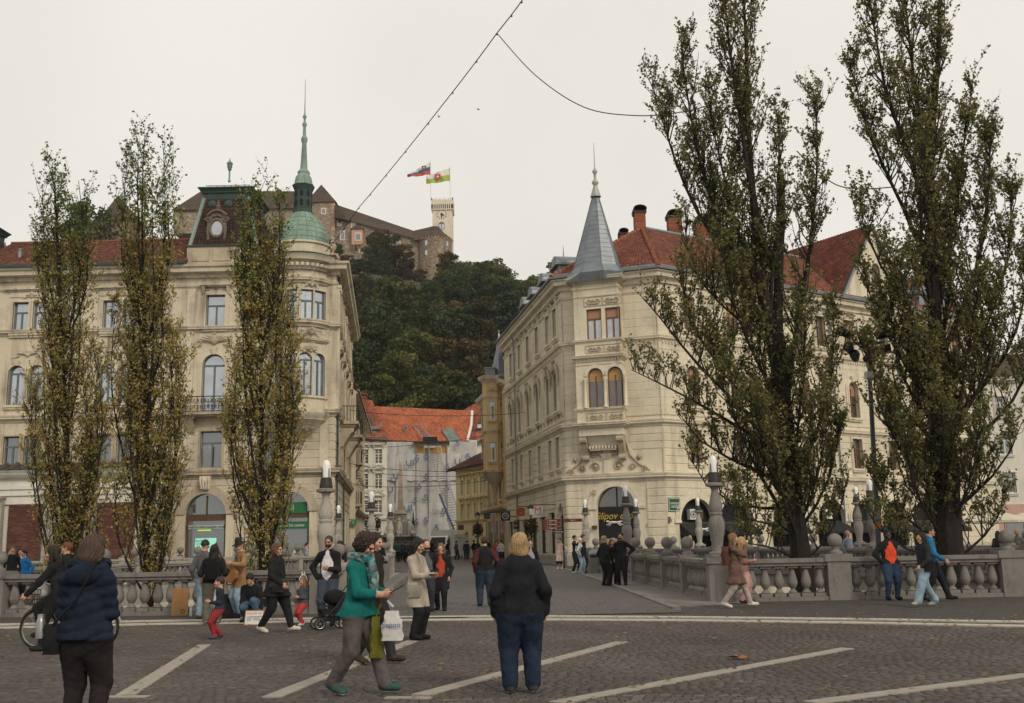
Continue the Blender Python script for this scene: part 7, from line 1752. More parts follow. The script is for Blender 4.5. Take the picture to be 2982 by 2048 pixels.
# woodland on the castle hill
hleaf = attr_mat('hill_leaf', .75, .2, .2)
t = hleaf.node_tree; at_n = [n for n in t.nodes if n.type == 'ATTRIBUTE'][0]; bsdf = t.nodes['Principled BSDF']
oi = t.nodes.new('ShaderNodeObjectInfo'); mr = t.nodes.new('ShaderNodeMapRange'); mr.inputs['To Min'].default_value = .95; mr.inputs['To Max'].default_value = 2.1
vm = t.nodes.new('ShaderNodeVectorMath'); vm.operation = 'SCALE'; t.links.new(oi.outputs['Random'], mr.inputs['Value']); t.links.new(at_n.outputs['Color'], vm.inputs[0]); t.links.new(mr.outputs[0], vm.inputs['Scale']); t.links.new(vm.outputs[0], bsdf.inputs['Base Color'])
def wood_tree(seed, cols, h=16., w=9., conifer=False, dens=1.0):
 rg = np.random.default_rng(seed); tb = MB(); tb.tube([(0, 0, -1.5), (.1, 0, h*.25), (-.1, .1, h*.5), (0, 0, h*.78)], [.32, .26, .17, .04], 7)
 cl = []
 for k in range(46):
  a = rg.uniform(0, 6.283); zz = rg.uniform(.24, .95); r = w/2*math.sqrt(max(.05, 1-((zz-.52)/.5)**2))*rg.uniform(.25, .9)*(1 if not conifer else (1.15-zz)*.9)
  c = np.array([r*math.cos(a), r*math.sin(a), zz*h]); cl.append((c, rg.uniform(.9, 1.7)*w/9))
  if k % 2 == 0: tb.tube([(0, 0, max(h*.18, c[2]*.6)), tuple(c*np.array([.55, .55, .85])), tuple(c)], [.12, .07, .02], 5)
 P, C = [], []
 for c, r in cl:
  n = int(95*dens); d = rg.normal(size=(n, 3)); d /= np.linalg.norm(d, axis=1, keepdims=True); P.append(c+d*(r*rg.random((n, 1))**.4)*np.array([1, 1, .75]))
  cc = np.array(cols[rg.integers(0, len(cols))])*rg.uniform(.7, 1.3); C.append(cc*(.7+.6*rg.random((n, 1))))
 P = np.concatenate(P); V, Q = leaf_quads(P, .52, rg, .1)
 return tb.mesh('trunk', bark, True), np_mesh('crown', V, Q, hleaf, np.concatenate(C))
kinds = [('dark green broadleaf tree on the castle hill', [(.026, .04, .017), (.032, .048, .018), (.038, .05, .018)]),
         ('olive green broadleaf tree on the castle hill', [(.045, .05, .014), (.035, .045, .014), (.06, .06, .016)]),
         ('rust brown autumn tree on the castle hill', [(.055, .04, .016), (.06, .042, .015), (.04, .034, .014)]),
         ('yellow green tree on the castle hill', [(.085, .09, .022), (.065, .075, .02), (.05, .06, .018)]),
         ('blackish evergreen tree on the castle hill', [(.018, .032, .018), (.024, .038, .019)])]
hm_ = []
for i, (lb, cols) in enumerate(kinds): hm_.append([wood_tree(100+i*7+j, cols, 15+2*j, 9+j, i == 4) for j in range(2)])
def plant(u, v_top, Yt, kind, sc=None, zb=None, wh=None):
 p = at(u, v_top, Yt); zg = hill_z(p.x, Yt) if zb is None else zb
 h = sc or max(6., p.z-zg)
 tm, cm = hm_[kind][rng.randrange(2)]
 s = h/16.2; wh = wh or ('by the castle turret left of the mansard' if u < 900 else 'just above the orange roof' if v_top > 1090 else 'against the castle wall' if v_top < 760 and u < 1280 else 'on the slope beside the cream palace' if u < 1050 else 'on the slope beside the ivory palace' if u > 1440 else 'on the slope below the round bastion' if u > 1180 else 'on the middle slope under the castle wing')
 lb = kinds[kind][0].replace('on the castle hill', wh); r = thing('broadleaf_tree' if kind != 4 else 'evergreen_tree', lb, 'tree', (p.x, Yt, p.z-h if zb is None else zb), rng.uniform(0, 6.28), group='trees on the castle hill')
 wsc = s*rng.uniform(.9, 1.25)
 if s < .55: wsc = max(wsc, .6)
 sub('trunk', tm, r, scale=(wsc, wsc, s)); sub('crown', cm, r, scale=(wsc, wsc, s))
 r.location.z = p.z-h
skyl = [(1306, 742, 300, 2), (1325, 752, 292, 3), (1350, 752, 300, 1), (1375, 772, 290, 3), (1400, 765, 300, 1), (1428, 762, 305, 1), (1455, 770, 300, 3), (1480, 798, 290, 0), (1512, 806, 280, 1), (1540, 822, 285, 1), (1565, 806, 290, 3), (1590, 814, 280, 3), (1622, 770, 270, 4), (1660, 800, 280, 1), (1700, 820, 280, 0), (1290, 770, 305, 2), (1340, 780, 280, 1)]
for u, v, Yt, k in skyl: plant(u, v, Yt, k, wh='on the skyline right of the clock tower')
for u, v, Yt, k in ((1100, 655, 311, 2), (1085, 690, 308, 1), (1135, 672, 309, 0), (1165, 700, 306, 2), (985, 715, 308, 0), (1010, 735, 306, 2), (1045, 752, 303, 0), (1195, 745, 304, 2), (1225, 790, 300, 2), (960, 690, 309, 0), (1260, 815, 297, 1), (1075, 735, 303, 0), (1120, 730, 302, 0), (265, 612, 325, 0), (240, 620, 326, 2), (285, 625, 320, 2)): plant(u, v, Yt, k)
lim_u = [900, 960, 1000, 1060, 1110, 1180, 1235, 1275, 1310, 1400, 1500, 1600, 1700]; lim_v = [720, 735, 775, 790, 790, 805, 838, 810, 760, 775, 805, 830, 830]
Yt = 306.
while Yt > 138:
 u = 915+rng.uniform(0, 40)
 while u < 1670:
  y = Yt+rng.uniform(-5, 5); x = at(u, 1000, y).x; zg = hill_z(x, y)-.6; h = rng.uniform(11.5, 18)
  vt = proj((x, y, zg+h))[1]; lv = float(np.interp(u, lim_u, lim_v))+rng.uniform(0, 26)
  if vt < lv: h -= (lv-vt)*y/FPX*1.03
  k = rng.choices([0, 1, 2, 3, 4], [5, 2.5, 2.4, .9, 2.4])[0]
  if 1330 < u < 1470 and 850 < vt < 1080 and rng.random() < .5: k = 2
  if 1030 < u < 1180 and vt > 950 and rng.random() < .5: k = rng.choice([1, 3])
  if h > 5 and vt < 1225: plant(u, proj((x, y, zg+h))[1], y, k, sc=h)
  u += 3000/y*rng.uniform(4.8, 7.4)
 Yt -= 13.5
# ================================================================== PEOPLE
def snet(f, h):
 """naive surface nets of a sampled field (negative inside) -> verts in cell units, quads"""
 ins = f < 0; c = [(i, j, k) for i in (0, 1) for j in (0, 1) for k in (0, 1)]; n = np.array(f.shape)-1
 cut = lambda a, o: a[o[0]:o[0]+n[0], o[1]:o[1]+n[1], o[2]:o[2]+n[2]]
 cnt = sum(cut(ins, o).astype(np.int8) for o in c); act = (cnt > 0) & (cnt < 8); I = np.argwhere(act); idx = -np.ones(act.shape, np.int64); idx[act] = np.arange(len(I))
 acc = np.zeros((len(I), 3)); num = np.zeros(len(I))
 for a in c:
  for ax in range(3):
   if a[ax]: continue
   b = list(a); b[ax] = 1
   fa = f[I[:, 0]+a[0], I[:, 1]+a[1], I[:, 2]+a[2]]; fb = f[I[:, 0]+b[0], I[:, 1]+b[1], I[:, 2]+b[2]]; m = (fa < 0) != (fb < 0)
   t = np.where(m, fa/(fa-fb+1e-12), 0); p = np.array(a, float)[None]+np.eye(3)[ax][None]*t[:, None]; acc[m] += p[m]; num[m] += 1
 V = I+acc/num[:, None]; Q = []
 for ax in range(3):
  o1, o2 = (ax+1) % 3, (ax+2) % 3; sl0 = [slice(1, -1)]*3; sl1 = [slice(1, -1)]*3; sl0[ax] = slice(0, -1); sl1[ax] = slice(1, None)
  A, B = ins[tuple(sl0)], ins[tuple(sl1)]; E = np.argwhere(A != B); fl = A[tuple(E.T)]; off = np.ones(3, int); off[ax] = 0; E = E+off
  def cell(d1, d2):
   e = E.copy(); e[:, o1] -= d1; e[:, o2] -= d2; return idx[e[:, 0], e[:, 1], e[:, 2]]
  q = np.stack([cell(1, 1), cell(0, 1), cell(0, 0), cell(1, 0)], 1); q[~fl] = q[~fl][:, ::-1]; Q.append(q)
 Q = np.concatenate(Q); return V, Q[(Q >= 0).all(1)]
def cap_d(p, a, b, ra, rb, s):
 """rounded cone from a to b, squashed by s"""
 zc = s[3] if len(s) > 3 else None; s = np.array(s[:3], float); q = p/s; a = np.array(a)/s; b = np.array(b)/s; ba = b-a; t = np.clip(((q-a)@ba)/(ba@ba+1e-9), 0, 1)
 d = (np.linalg.norm(q-a-t[..., None]*ba, axis=-1)-(ra+(rb-ra)*t))*s.min()
 return d if zc is None else np.maximum(d, zc-p[..., 2])
def sdf_mesh(prims, h, k=.018, noise=None):
 """prims: (a,b,ra,rb,scale,mat,op)"""
 lo = np.min([np.minimum(np.array(p[0])-p[2], np.array(p[1])-p[3]) for p in prims if p[6] > 0], axis=0)-3*h-.02
 hi = np.max([np.maximum(np.array(p[0])+p[2], np.array(p[1])+p[3]) for p in prims if p[6] > 0], axis=0)+3*h+.02
 n = np.ceil((hi-lo)/h).astype(int)+1; f = np.full(n, .2); ax = [lo[i]+h*np.arange(n[i]) for i in range(3)]
 for a, b, ra, rb, s, m, op in prims:
  r = max(ra, rb)*max(max(s[:3]), 1)+k+.03; l = np.clip(np.floor((np.minimum(a, b)-r-lo)/h).astype(int), 0, n); u = np.clip(np.ceil((np.maximum(a, b)+r-lo)/h).astype(int)+1, 0, n)
  sl = tuple(slice(l[i], u[i]) for i in range(3)); G = np.stack(np.meshgrid(*[ax[i][sl[i]] for i in range(3)], indexing='ij'), -1)
  if not G.size: continue
  d = cap_d(G, a, b, ra, rb, s); g = f[sl]
  if op > 0:
   kk = k*op; w = np.clip(.5+.5*(g-d)/kk, 0, 1); f[sl] = g*(1-w)+d*w-kk*w*(1-w)
  else: f[sl] = np.maximum(g, -d)
 if noise is not None:
  G = np.stack(np.meshgrid(*ax, indexing='ij'), -1); f = f+noise(G)
 V, Q = snet(f, h); V = V*h+lo; C = V[Q].mean(1); best = np.full(len(Q), 9.); mt = np.zeros(len(Q), int)
 for a, b, ra, rb, s, m, op in prims:
  if op <= 0: continue
  d = cap_d(C, a, b, ra, rb, s); w = d < best; best[w] = d[w]; mt[w] = m
 return V, Q, mt
def head_geo():
 one = (1, 1, 1); P = [((0, .012, .138), (0, .012, .139), .092, .092, (.80, 1.03, 1), 0, 1), ((0, -.028, .07), (0, -.02, .09), .062, .07, (.86, 1, 1), 0, 1.5), ((0, .015, .07), (0, .03, -.07), .052, .056, one, 0, 1),
  ((-.03, -.074, .126), (.03, -.074, .126), .014, .014, one, 0, .6), ((0, -.084, .118), (0, -.104, .088), .010, .0145, one, 0, .4), ((-.012, -.09, .086), (.012, -.09, .086), .009, .009, one, 0, .4), ((0, -.076, .026), (0, -.07, .03), .022, .024, one, 0, 1)]
 for k in (-1, 1): P += [((k*.032, -.1, .113), (k*.034, -.1, .113), .015, .015, one, 0, -1), ((k*.042, -.062, .085), (k*.04, -.06, .08), .026, .024, one, 0, .8), ((k*.072, .012, .12), (k*.071, .008, .088), .018, .013, (.5, 1, 1), 0, .3), ((k*.031, -.078, .113), (k*.0325, -.078, .113), .0125, .0125, one, 2, .15)]
 P += [((-.018, -.087, .057), (.018, -.087, .057), .0075, .0075, one, 1, .3)]
 return sdf_mesh(P, .0062, .02)
HEAD = head_geo()
def hand_geo():
 o = (1, 1, 1); P = [((0, 0, .02), (0, 0, -.03), .026, .03, (.62, 1, 1), 0, 1), ((0, 0, -.03), (0, -.002, -.075), .034, .038, (.45, 1, 1), 0, 1)]
 for y, L, c in ((-.031, .062, .5), (-.011, .074, .55), (.010, .070, .6), (.029, .054, .7)):
  a = np.array([0, y, -.088]); b = a+np.array([-.012*c*2, 0, -L*.5]); e = b+np.array([-L*.42*math.sin(c*1.4), 0, -L*.5*math.cos(c*1.4)])
  P += [(tuple(a), tuple(b), .0095, .0088, o, 0, .25), (tuple(b), tuple(e), .0088, .0072, o, 0, .25)]
 P += [((0, -.024, -.03), (-.014, -.05, -.062), .015, .0115, o, 0, .4), ((-.014, -.05, -.062), (-.026, -.05, -.09), .0115, .009, o, 0, .3)]
 return sdf_mesh(P, .0058, .012)
HAND = hand_geo()
_hair = {}
def hair_geo(st):
 if st in _hair: return _hair[st]
 o = (1, 1, 1); cr = lambda g: ((0, .018, .142), (0, .018, .144), .094+g, .094+g, (.82, 1.04, 1), 0, 1)
 face = [((0, -.13, .07), (0, -.12, .1), .085, .085, (1, 1, 1.15), 0, -1), ((0, -.1, -.02), (0, -.1, .02), .08, .08, o, 0, -1)]
 ears = [((-.08, -.01, .08), (-.08, -.01, .1), .03, .03, o, 0, -1), ((.08, -.01, .08), (.08, -.01, .1), .03, .03, o, 0, -1), ((0, .03, -.02), (0, .03, .03), .075, .07, o, 0, -1)]
 if st == 'short': P = [cr(.010)]+face+ears
 elif st == 'buzz': P = [cr(.004)]+face+ears
 elif st == 'curly': P = [((0, .03, .16), (0, .03, .13), .115, .12, (.95, 1, .95), 0, 1), ((0, .06, .08), (0, .05, .06), .095, .07, o, 0, 1)]+[((0, -.135, .06), (0, -.125, .095), .085, .085, (1, 1, 1.1), 0, -1)]
 elif st == 'bob': P = [cr(.016), ((0, .045, .12), (0, .045, .04), .1, .088, (.98, .8, 1), 0, 1)]+[((k*.075, .0, .12), (k*.078, -.01, .03), .032, .026, o, 0, 1) for k in (-1, 1)]+face
 elif st == 'long': P = [cr(.012), ((0, .06, .1), (0, .085, -.2), .09, .07, (1.1, .55, 1), 0, 1)]+[((k*.072, .0, .12), (k*.09, .0, -.14), .03, .024, o, 0, 1) for k in (-1, 1)]+face
 elif st == 'bun': P = [cr(.008), ((0, .11, .19), (0, .12, .19), .035, .035, o, 0, 1)]+face+ears
 elif st == 'tail': P = [cr(.008), ((0, .1, .15), (0, .15, .0), .03, .015, o, 0, 1)]+face+ears
 elif st == 'cap': P = [cr(.016), ((0, -.1, .165), (0, -.14, .155), .06, .055, (1, 1, .16), 0, .5), ((0, 0, .02), (0, 0, .09), .13, .13, (1, 1, .42), 0, -1)]+face
 elif st == 'hat': P = [((0, .015, .19), (0, .015, .24), .095, .08, (.88, 1, 1), 0, 1), ((0, .01, .165), (0, .012, .165), .16, .16, (.92, 1.05, .07), 0, .4), ((0, .01, .06), (0, .01, .1), .1, .1, (1, 1, .5), 0, -1)]
 elif st == 'beard': P = [((0, -.045, .045), (0, -.04, .06), .058, .06, (.98, 1, .85), 0, 1), ((0, -.092, .1), (0, -.1, .085), .038, .03, (1.1, 1, 1), 0, -1), ((0, 0, .15), (0, 0, .11), .09, .075, o, 0, -1)]
 elif st == 'glasses':
  P = [((k*.034, -.093, .113), (k*.034, -.0935, .113), .021, .021, (1, .3, .8), 0, .2) for k in (-1, 1)]+[((k*.054, -.085, .118), (k*.078, .0, .115), .005, .005, o, 0, .2) for k in (-1, 1)]+[((-.02, -.097, .117), (.02, -.097, .117), .005, .005, o, 0, .2)]
 st2 = st in ('bob', 'long', 'short', 'tail', 'bun'); hn = .007 if st != 'glasses' else .0045; amp = {'curly': .012, 'long': .0055, 'bob': .007, 'short': .0045, 'tail': .003}.get(st, 0)
 nz = (lambda G: amp*(.6*np.sin(22*np.arctan2(G[..., 0], G[..., 1]-.03)+5*np.sin(G[..., 2]*17))+.4*np.sin(41*np.arctan2(G[..., 0], G[..., 1]-.03)+6*np.sin(G[..., 2]*23))+.5*np.sin(G[..., 0]*40+G[..., 2]*31))) if amp and st2 else (lambda G: amp*np.sin(G[..., 0]*95+2*np.sin(G[..., 2]*60))*np.sin(G[..., 1]*88+G[..., 2]*(40 if st == 'curly' else 8))*np.cos(G[..., 2]*(90 if st == 'curly' else 10))) if amp else None
 V, Q, m = sdf_mesh(P, hn, .014, nz); _hair[st] = (V, Q); return _hair[st]
_fab = {}
def fab(c, kind='cloth'):
 key = (tuple(round(x, 3) for x in c), kind)
 if key not in _fab:
  nm = '%s_%d' % (kind, len(_fab))
  _fab[key] = {'cloth': lambda: plain(nm, c, .9, var=.3, scale=5, bump=.9, bscale=11, spec=.12), 'skin': lambda: plain(nm, c, .55, var=.08, scale=10, spec=.3), 'hair': lambda: plain(nm, c, .6, var=.35, scale=30, spec=.3), 'shiny': lambda: plain(nm, c, .45, var=.15, scale=5, spec=.4, bump=.3, bscale=14)}[kind]()
 return _fab[key]
def ik(a, b, l1, l2, pole):
 a, b, pole = Vector(a), Vector(b), Vector(pole); d = b-a; L = min(d.length, (l1+l2)*.999); d.normalize(); b = a+d*L
 x = (l1*l1-l2*l2+L*L)/(2*L); hgt = math.sqrt(max(0, l1*l1-x*x)); p = pole-d*pole.dot(d); p.normalize()
 return a+d*x+p*hgt, b
ARM = {'down': (.135, -.02, .502), 'phone': (.045, -.19, .625), 'pocket': (.125, -.035, .535), 'bent': (.05, -.15, .63), 'swf': (.13, -.15, .54), 'swb': (.13, .13, .53), 'up': (.07, -.27, .82), 'mouth': (.04, -.15, .835), 'hip': (.13, .0, .585), 'fwd': (.16, -.24, .60), 'out': (.30, -.05, .62), 'back': (.05, .12, .56)}
SK = {'l': (.52, .30, .21), 'm': (.40, .22, .145), 'd': (.06, .035, .025), 't': (.45, .25, .17)}
NP_ = [0]
def person(label, u, Y, H=1.7, rz=0., top=(.05, .05, .05), legs=(.03, .03, .04), shoe=(.03, .03, .03), hair='short', hc=(.03, .02, .015), skin='l', a0='down', a1='down', stride=0., coat=0., flare=1., bulk=1., sleeve=1., wide=1., lean=0., hipz=.525, feet=None, look=(0, 0), extra=(), inner=None, pk='cloth', hem=.515, noise='fold', z=None, socks=None, child=0., x=None, group=None, shorts=0., arms=None, sole=None):
 x = at(u, 1650, Y).x if x is None else x; zg = gz(Y) if z is None else z
 h = max(.0125, min(.045, Y*.00095)); rg = random.Random(NP_[0]+3); NP_[0] += 1
 o1 = (1, 1, 1); P = []; b = bulk; M = {'skin': 0, 'top': 1, 'legs': 2, 'shoe': 3, 'inner': 4, 'arm': 7}
 mats = [fab(SK[skin], 'skin'), fab(top, pk), fab(legs), fab(shoe), fab(inner or top), fab((.25, .09, .07), 'skin'), fab((.02, .02, .02), 'shiny'), fab(arms or top, pk), fab(sole or shoe)]
 hd = 1+child*.5
 Lr = Matrix.Rotation(R(lean), 3, 'X')
 def up(p): q = Lr@Vector((p[0], p[1], p[2]-.525)); return (q.x*H, q.y*H, (q.z+hipz)*H)
 def add(a, c, ra, rb, s=o1, m='top', op=1): P.append((a, c, ra*H, rb*H, s, M[m], op))
 # legs
 ft = feet or [(-.062-.01*(b > 1.1), stride*.9, .045+abs(stride)*.14*(stride > .06)), (.062+.01*(b > 1.1), -stride, .042)]
 for k, f in zip((-1, 1), ft):
  hp = Vector((k*.052*b, 0, hipz-.005))*H; kn, an = ik(hp, Vector(f)*H, .25*H, .245*H, (k*.08, -1, .0)); heel = f[1] > .08 and f[2] > .05
  w = wide; add(tuple(hp), tuple(kn), .072*b, .05*(.6+.4*w)*(.5+.5*b), m='legs')
  if coat < 1: add(tuple(kn), tuple(kn.lerp(an, .93)), .047*(.6+.4*w)*(.5+.5*b), .036*w, m='skin' if socks == 'bare' else 'legs', op=.6)
  if socks == 'bare' : add(tuple(hp), tuple(kn.lerp(hp, -.25)), .06, .052, m='legs')
  if shorts: add(tuple(kn.lerp(an, .8)), tuple(an), .022, .02, m='skin', op=.3)
  dz = -.05 if heel else 0.; fo = Vector((k*.012, -.105, dz*.7))*H
  a_ = an+Vector((0, .018*H, -.012*H)); add(tuple(a_), tuple(a_+fo+Vector((0, 0, -.003*H))), .030, .027, (1, 1, .9), 'shoe', .5); add(tuple(an), tuple(a_+fo*.45), .03, .028, o1, 'shoe', .5)
 # torso
 dp = (1, .66 if b < 1.15 else .78, 1)
 add((0, 0, (hipz-.0)*H), up((0, 0, .585)), .083*b, .084*b, dp, 'legs' if hem > .49 and not coat else 'top')
 add(up((0, 0, hem+.03)), up((0, 0, .66)), .088*b, .087*b, dp); add(up((0, -.003, .68)), up((0, 0, .765)), .094*b, .088*b, dp); [add(up((0, .004, .80)), up((k*.075*(.6+.4*b), .004, .782)), .042, .042, (1, .9, 1)) for k in (-1, 1)]
 if inner: add(up((0, -.04*b, .56)), up((0, -.03*b, .80)), .056, .034, (1, .72, 1), 'inner', .3)
 if coat:
  zc = (.53-(.53-.25)*coat+hipz-.525)*H; S4 = (1, .80, 1, zc)
  add(up((0, 0, .64)), up((0, .006, zc/H-.05)), .088*b, .122*flare*b, S4, 'top', 1)
  for k, f in zip((-1, 1), ft): add(up((k*.04, 0, .5)), (k*.045*H, f[1]*.42*H, zc-.03*H), .075*b, .08*flare*b, S4)
 add(up((0, .008, .80)), up((0, .0, .862)), .036, .032, o1, 'skin', .6); add(up((0, .012, .80)), up((0, .01, .835)), .052, .042, o1, 'top', .6)
 if child: b = 1
 hands = []
 for k, ap in ((-1, a0), (1, a1)):
  t = ARM[ap] if isinstance(ap, str) else ap; sh = Vector(up((k*.098*(.75+.25*b), .006, .783))); tg = Vector(up((k*t[0]*(.8+.2*b), t[1], t[2])))
  pole = (k*1, .5, 0) if ap in ('pocket', 'hip') else ((k*.5, .2, -1) if ap in ('mouth', 'up') else (k*.5, .9, -.25)); el, wr = ik(sh, tg, .168*H, .15*H, pole)
  add(tuple(sh), tuple(el), .040*(.6+.4*b), .034*(.6+.4*b), m='arm'); sv = sleeve
  if sv >= 1: add(tuple(el), tuple(wr), .034*(.6+.4*b), .027, m='arm')
  else: add(tuple(el.lerp(sh, .0)), tuple(el.lerp(wr, max(.01, sv))), .036, .033, m='arm'); add(tuple(el), tuple(wr), .029, .022, m='skin', op=.5)
  hands.append((k, el, wr, ap))
 nz = None
 if noise == 'puff': nz = lambda G: np.where((G[..., 2] > .5*H) & (G[..., 2] < .84*H), -.013*np.abs(np.sin(G[..., 2]*34+1.5*np.sin(G[..., 0]*7+G[..., 1]*5)))+.006, 0)-.003*np.sin(G[..., 0]*47+9*np.sin(G[..., 2]*8))*np.sin(G[..., 2]*29+G[..., 1]*20)
 elif h < .03: ph = rg.random()*6; nz = lambda G: .0035*np.sin(G[..., 2]*26+17*G[..., 0]+4*np.sin(G[..., 1]*15+G[..., 2]*5)+ph)*np.sin(G[..., 0]*33-G[..., 1]*31+G[..., 2]*9)+.002*np.sin(G[..., 2]*19+G[..., 0]*70)*np.sin(G[..., 1]*60+G[..., 2]*11)
 V, Q, mt = sdf_mesh(P, h, .022*H, nz)
 if hipz > .4:
  C = V[Q].mean(1)/H; C[:, 2] -= hipz; C = C@np.array(Lr); zz = C[:, 2]+.525; zh = (zc/H-hipz+.525) if coat else hem
  if inner: mt[(mt == 1) & (np.abs(C[:, 0]) < .07*b*np.clip((.84-zz)*7, .25, 1)) & (C[:, 1] < -.02) & (zz > max(zh, .50)) & (zz < .83)] = 4
  mt[(mt == 2) & (zz > zh)] = 1; mt[(mt == 1) & (zz < zh-.012)] = 2
 if sole: mt[(mt == 3) & (V[Q].mean(1)[:, 2] < V[:, 2].min()+.022)] = 8
 Vs, Qs, Ms = [V], [Q], [mt]; nv = len(V)
 def put(geo, Mx, mm, flip=False):
  nonlocal nv
  v = np.c_[geo[0], np.ones(len(geo[0]))]@np.array(Mx).T; q = geo[1][:, ::-1] if flip else geo[1]
  Vs.append(v[:, :3]); Qs.append(q+nv); Ms.append(mm); nv += len(v)
 hs = H/1.72*(1+.28*child); nk = Vector(up((0, -.004, .862)))
 HM = Matrix.Translation(nk) @ Matrix.Rotation(R(look[0]), 4, 'Z') @ Matrix.Rotation(R(look[1]+lean*.4), 4, 'X') @ Matrix.Scale(hs, 4)
 if Y < 60: put(HEAD, HM, np.array([0, 5, 6])[HEAD[2]])
 else:
  g = sdf_mesh([((0, .012, .138), (0, .0, .07), .086, .062, (.85, 1.05, 1), 0, 1), ((0, .015, .07), (0, .03, -.07), .052, .056, (1, 1, 1), 0, 1)], .03, .02); put(g, HM, np.zeros(len(g[1]), int))
 for k, el, wr, ap in hands:
  if ap == 'pocket' or Y > 48:
   if Y > 48: g = sdf_mesh([((0, 0, .02), (0, 0, -.11), .034, .03, (.6, 1, 1), 0, 1)], .025, .02); d = (wr-el).normalized(); rot = Vector((0, 0, -1)).rotation_difference(d).to_matrix().to_4x4(); put(g, Matrix.Translation(wr) @ rot @ Matrix.Scale(hs, 4), np.zeros(len(g[1]), int))
   continue
  d = (wr-el).normalized(); rot = Vector((0, 0, -1)).rotation_difference(d).to_matrix().to_4x4()
  put(HAND, Matrix.Translation(wr-d*.012*H) @ rot @ Matrix.Rotation(0, 4, 'Z') @ Matrix.Diagonal((k*hs*1.02, hs*1.02, hs*1.02, 1)), np.zeros(len(HAND[1]), int), k < 0)
 V, Q, mt = np.concatenate(Vs), np.concatenate(Qs), np.concatenate(Ms)
 me = np_mesh('person', V, Q, mats[0])
 for m_ in mats[1:]: me.materials.append(m_)
 me.polygons.foreach_set('material_index', mt.astype(np.int32)); me.polygons.foreach_set('use_smooth', np.ones(len(Q), bool)); me.update()
 o = bpy.data.objects.new('person', me); COL.objects.link(o); o.location = (x, Y, zg-float(V[:, 2].min())); o.rotation_euler = (0, 0, R(rz)); tag(o, label, 'person', group)
 def child_(nm, geo, mat):
  v = np.c_[geo[0], np.ones(len(geo[0]))]@np.array(HM).T; m2 = np_mesh(nm, v[:, :3], geo[1], mat); m2.polygons.foreach_set('use_smooth', np.ones(len(geo[1]), bool)); return sub(nm, m2, o)
 if hair != 'bald' and Y < 130: child_({'cap': 'cap', 'hat': 'hat'}.get(hair, 'hair'), hair_geo(hair), fab(hc, 'hair'))
 for e in extra: child_({'glasses': 'glasses', 'beard': 'beard'}.get(e, 'hair'), hair_geo(e), fab((.015, .013, .012), 'hair') if e != 'hatlong' else 0)
 o['hands'] = [float(q) for k, el, wr, ap in hands for q in wr]
 return o
def hand_pos(o, i, d=(0, 0, -.08)):
 h = o['hands']; p = Vector(h[3*i:3*i+3])+Vector(d); r = Matrix.Rotation(o.rotation_euler[2], 3, 'Z')@p
 return Vector(o.location)+r
def foot_Y(u, v): return gnd(u, v).y
blk, nav = (.018, .018, .02), (.016, .022, .035)
jean, jeanl = (.07, .11, .17), (.22, .30, .38)
brn, blond, dkb = (.045, .025, .015), (.42, .27, .12), (.02, .014, .01)
G = 'group'
puf = person('woman seen from behind in a dark blue quilted puffer jacket and black trousers', 258, 8.7, 1.66, 176, (.013, .019, .034), (.022, .019, .02), blk, 'bob', (.06, .036, .026), a0='bent', a1='bent', bulk=1.1, look=(-12, 22), hem=.46, noise='puff', coat=.12)
teal = person('woman in teal cardigan and scarf walking with phone and shopping bags', 1044, 11.3, 1.66, 68, (.010, .125, .118), (.10, .085, .085), (.04, .085, .07), 'curly', (.028, .016, .014), a0='phone', a1='phone', bulk=1.02, sole=(.5, .48, .44), stride=.165, sleeve=.62, wide=1.2, look=(0, 24), extra=('glasses',), coat=.18, flare=1.0, lean=4)
lady = person('short haired blond woman seen from behind in black top and navy trousers', 1512, 11.15, 1.63, 184, (.016, .017, .02), (.018, .027, .048), (.05, .05, .055), 'bob', (.34, .225, .115), a0=(.155, 0, .495), a1=(.155, -.02, .495), bulk=1.3, sole=(.5, .48, .46), wide=1.4, look=(14, 0), hem=.50)
man1 = person('man in a brown black jacket walking behind the teal cardigan woman', 1088, 14.2, 1.70, 70, (.028, .022, .018), (.03, .028, .028), (.05, .04, .03), 'short', dkb, stride=.13, a0='swf', look=(0, 10), bulk=1.1)
bei = person('woman in beige wool coat with a grey shoulder bag looking at her phone', 1213, 17.6, 1.66, 62, (.36, .31, .26), blk, blk, 'long', dkb, a0='phone', a1='phone', coat=.72, flare=1.0, look=(0, 18), wide=1.2)
person('bald bearded man in plaid shirt and open dark jacket', 1243, 25.2, 1.67, 8, blk, (.03, .035, .045), blk, 'bald', stride=.07, inner=(.09, .10, .12), extra=('beard',), a1='pocket', bulk=1.08)
person('woman in long black coat over a rust red blouse and ankle boots', 1284, 25.3, 1.60, -6, blk, blk, blk, 'long', (.16, .085, .045), stride=.07, coat=.72, inner=(.35, .055, .035), flare=1.05)
person('man walking away in black jacket with burgundy sleeves and jeans', 1412, 26.6, 1.74, 186, (.018, .018, .02), (.035, .05, .075), blk, arms=(.07, .022, .02), hair='short', hc=(.05, .028, .016), a0=(.15, -.03, .56), stride=.06, bulk=1.18, wide=1.25)
person('woman in dark jacket glimpsed behind the blond woman', 1545, 33, 1.66, 10, blk, blk, blk, 'tail', dkb, inner=(.3, .3, .3))
beard = person('bearded man in sunglasses, white print T-shirt and black jacket', 957, 21.3, 1.78, -8, blk, (.055, .065, .09), blk, 'bun', (.04, .035, .033), skin='m', a0='pocket', a1='bent', inner=(.62, .60, .60), extra=('glasses', 'beard'), wide=1.2)
girl = person('toddler girl in dark jacket, coral red trousers and a pale headband', 884, 21.6, .98, -40, (.07, .07, .08), (.42, .055, .06), (.6, .55, .5), 'long', (.22, .13, .07), a0='bent', a1='bent', child=1., hipz=.47, bulk=1.18, stride=.08)
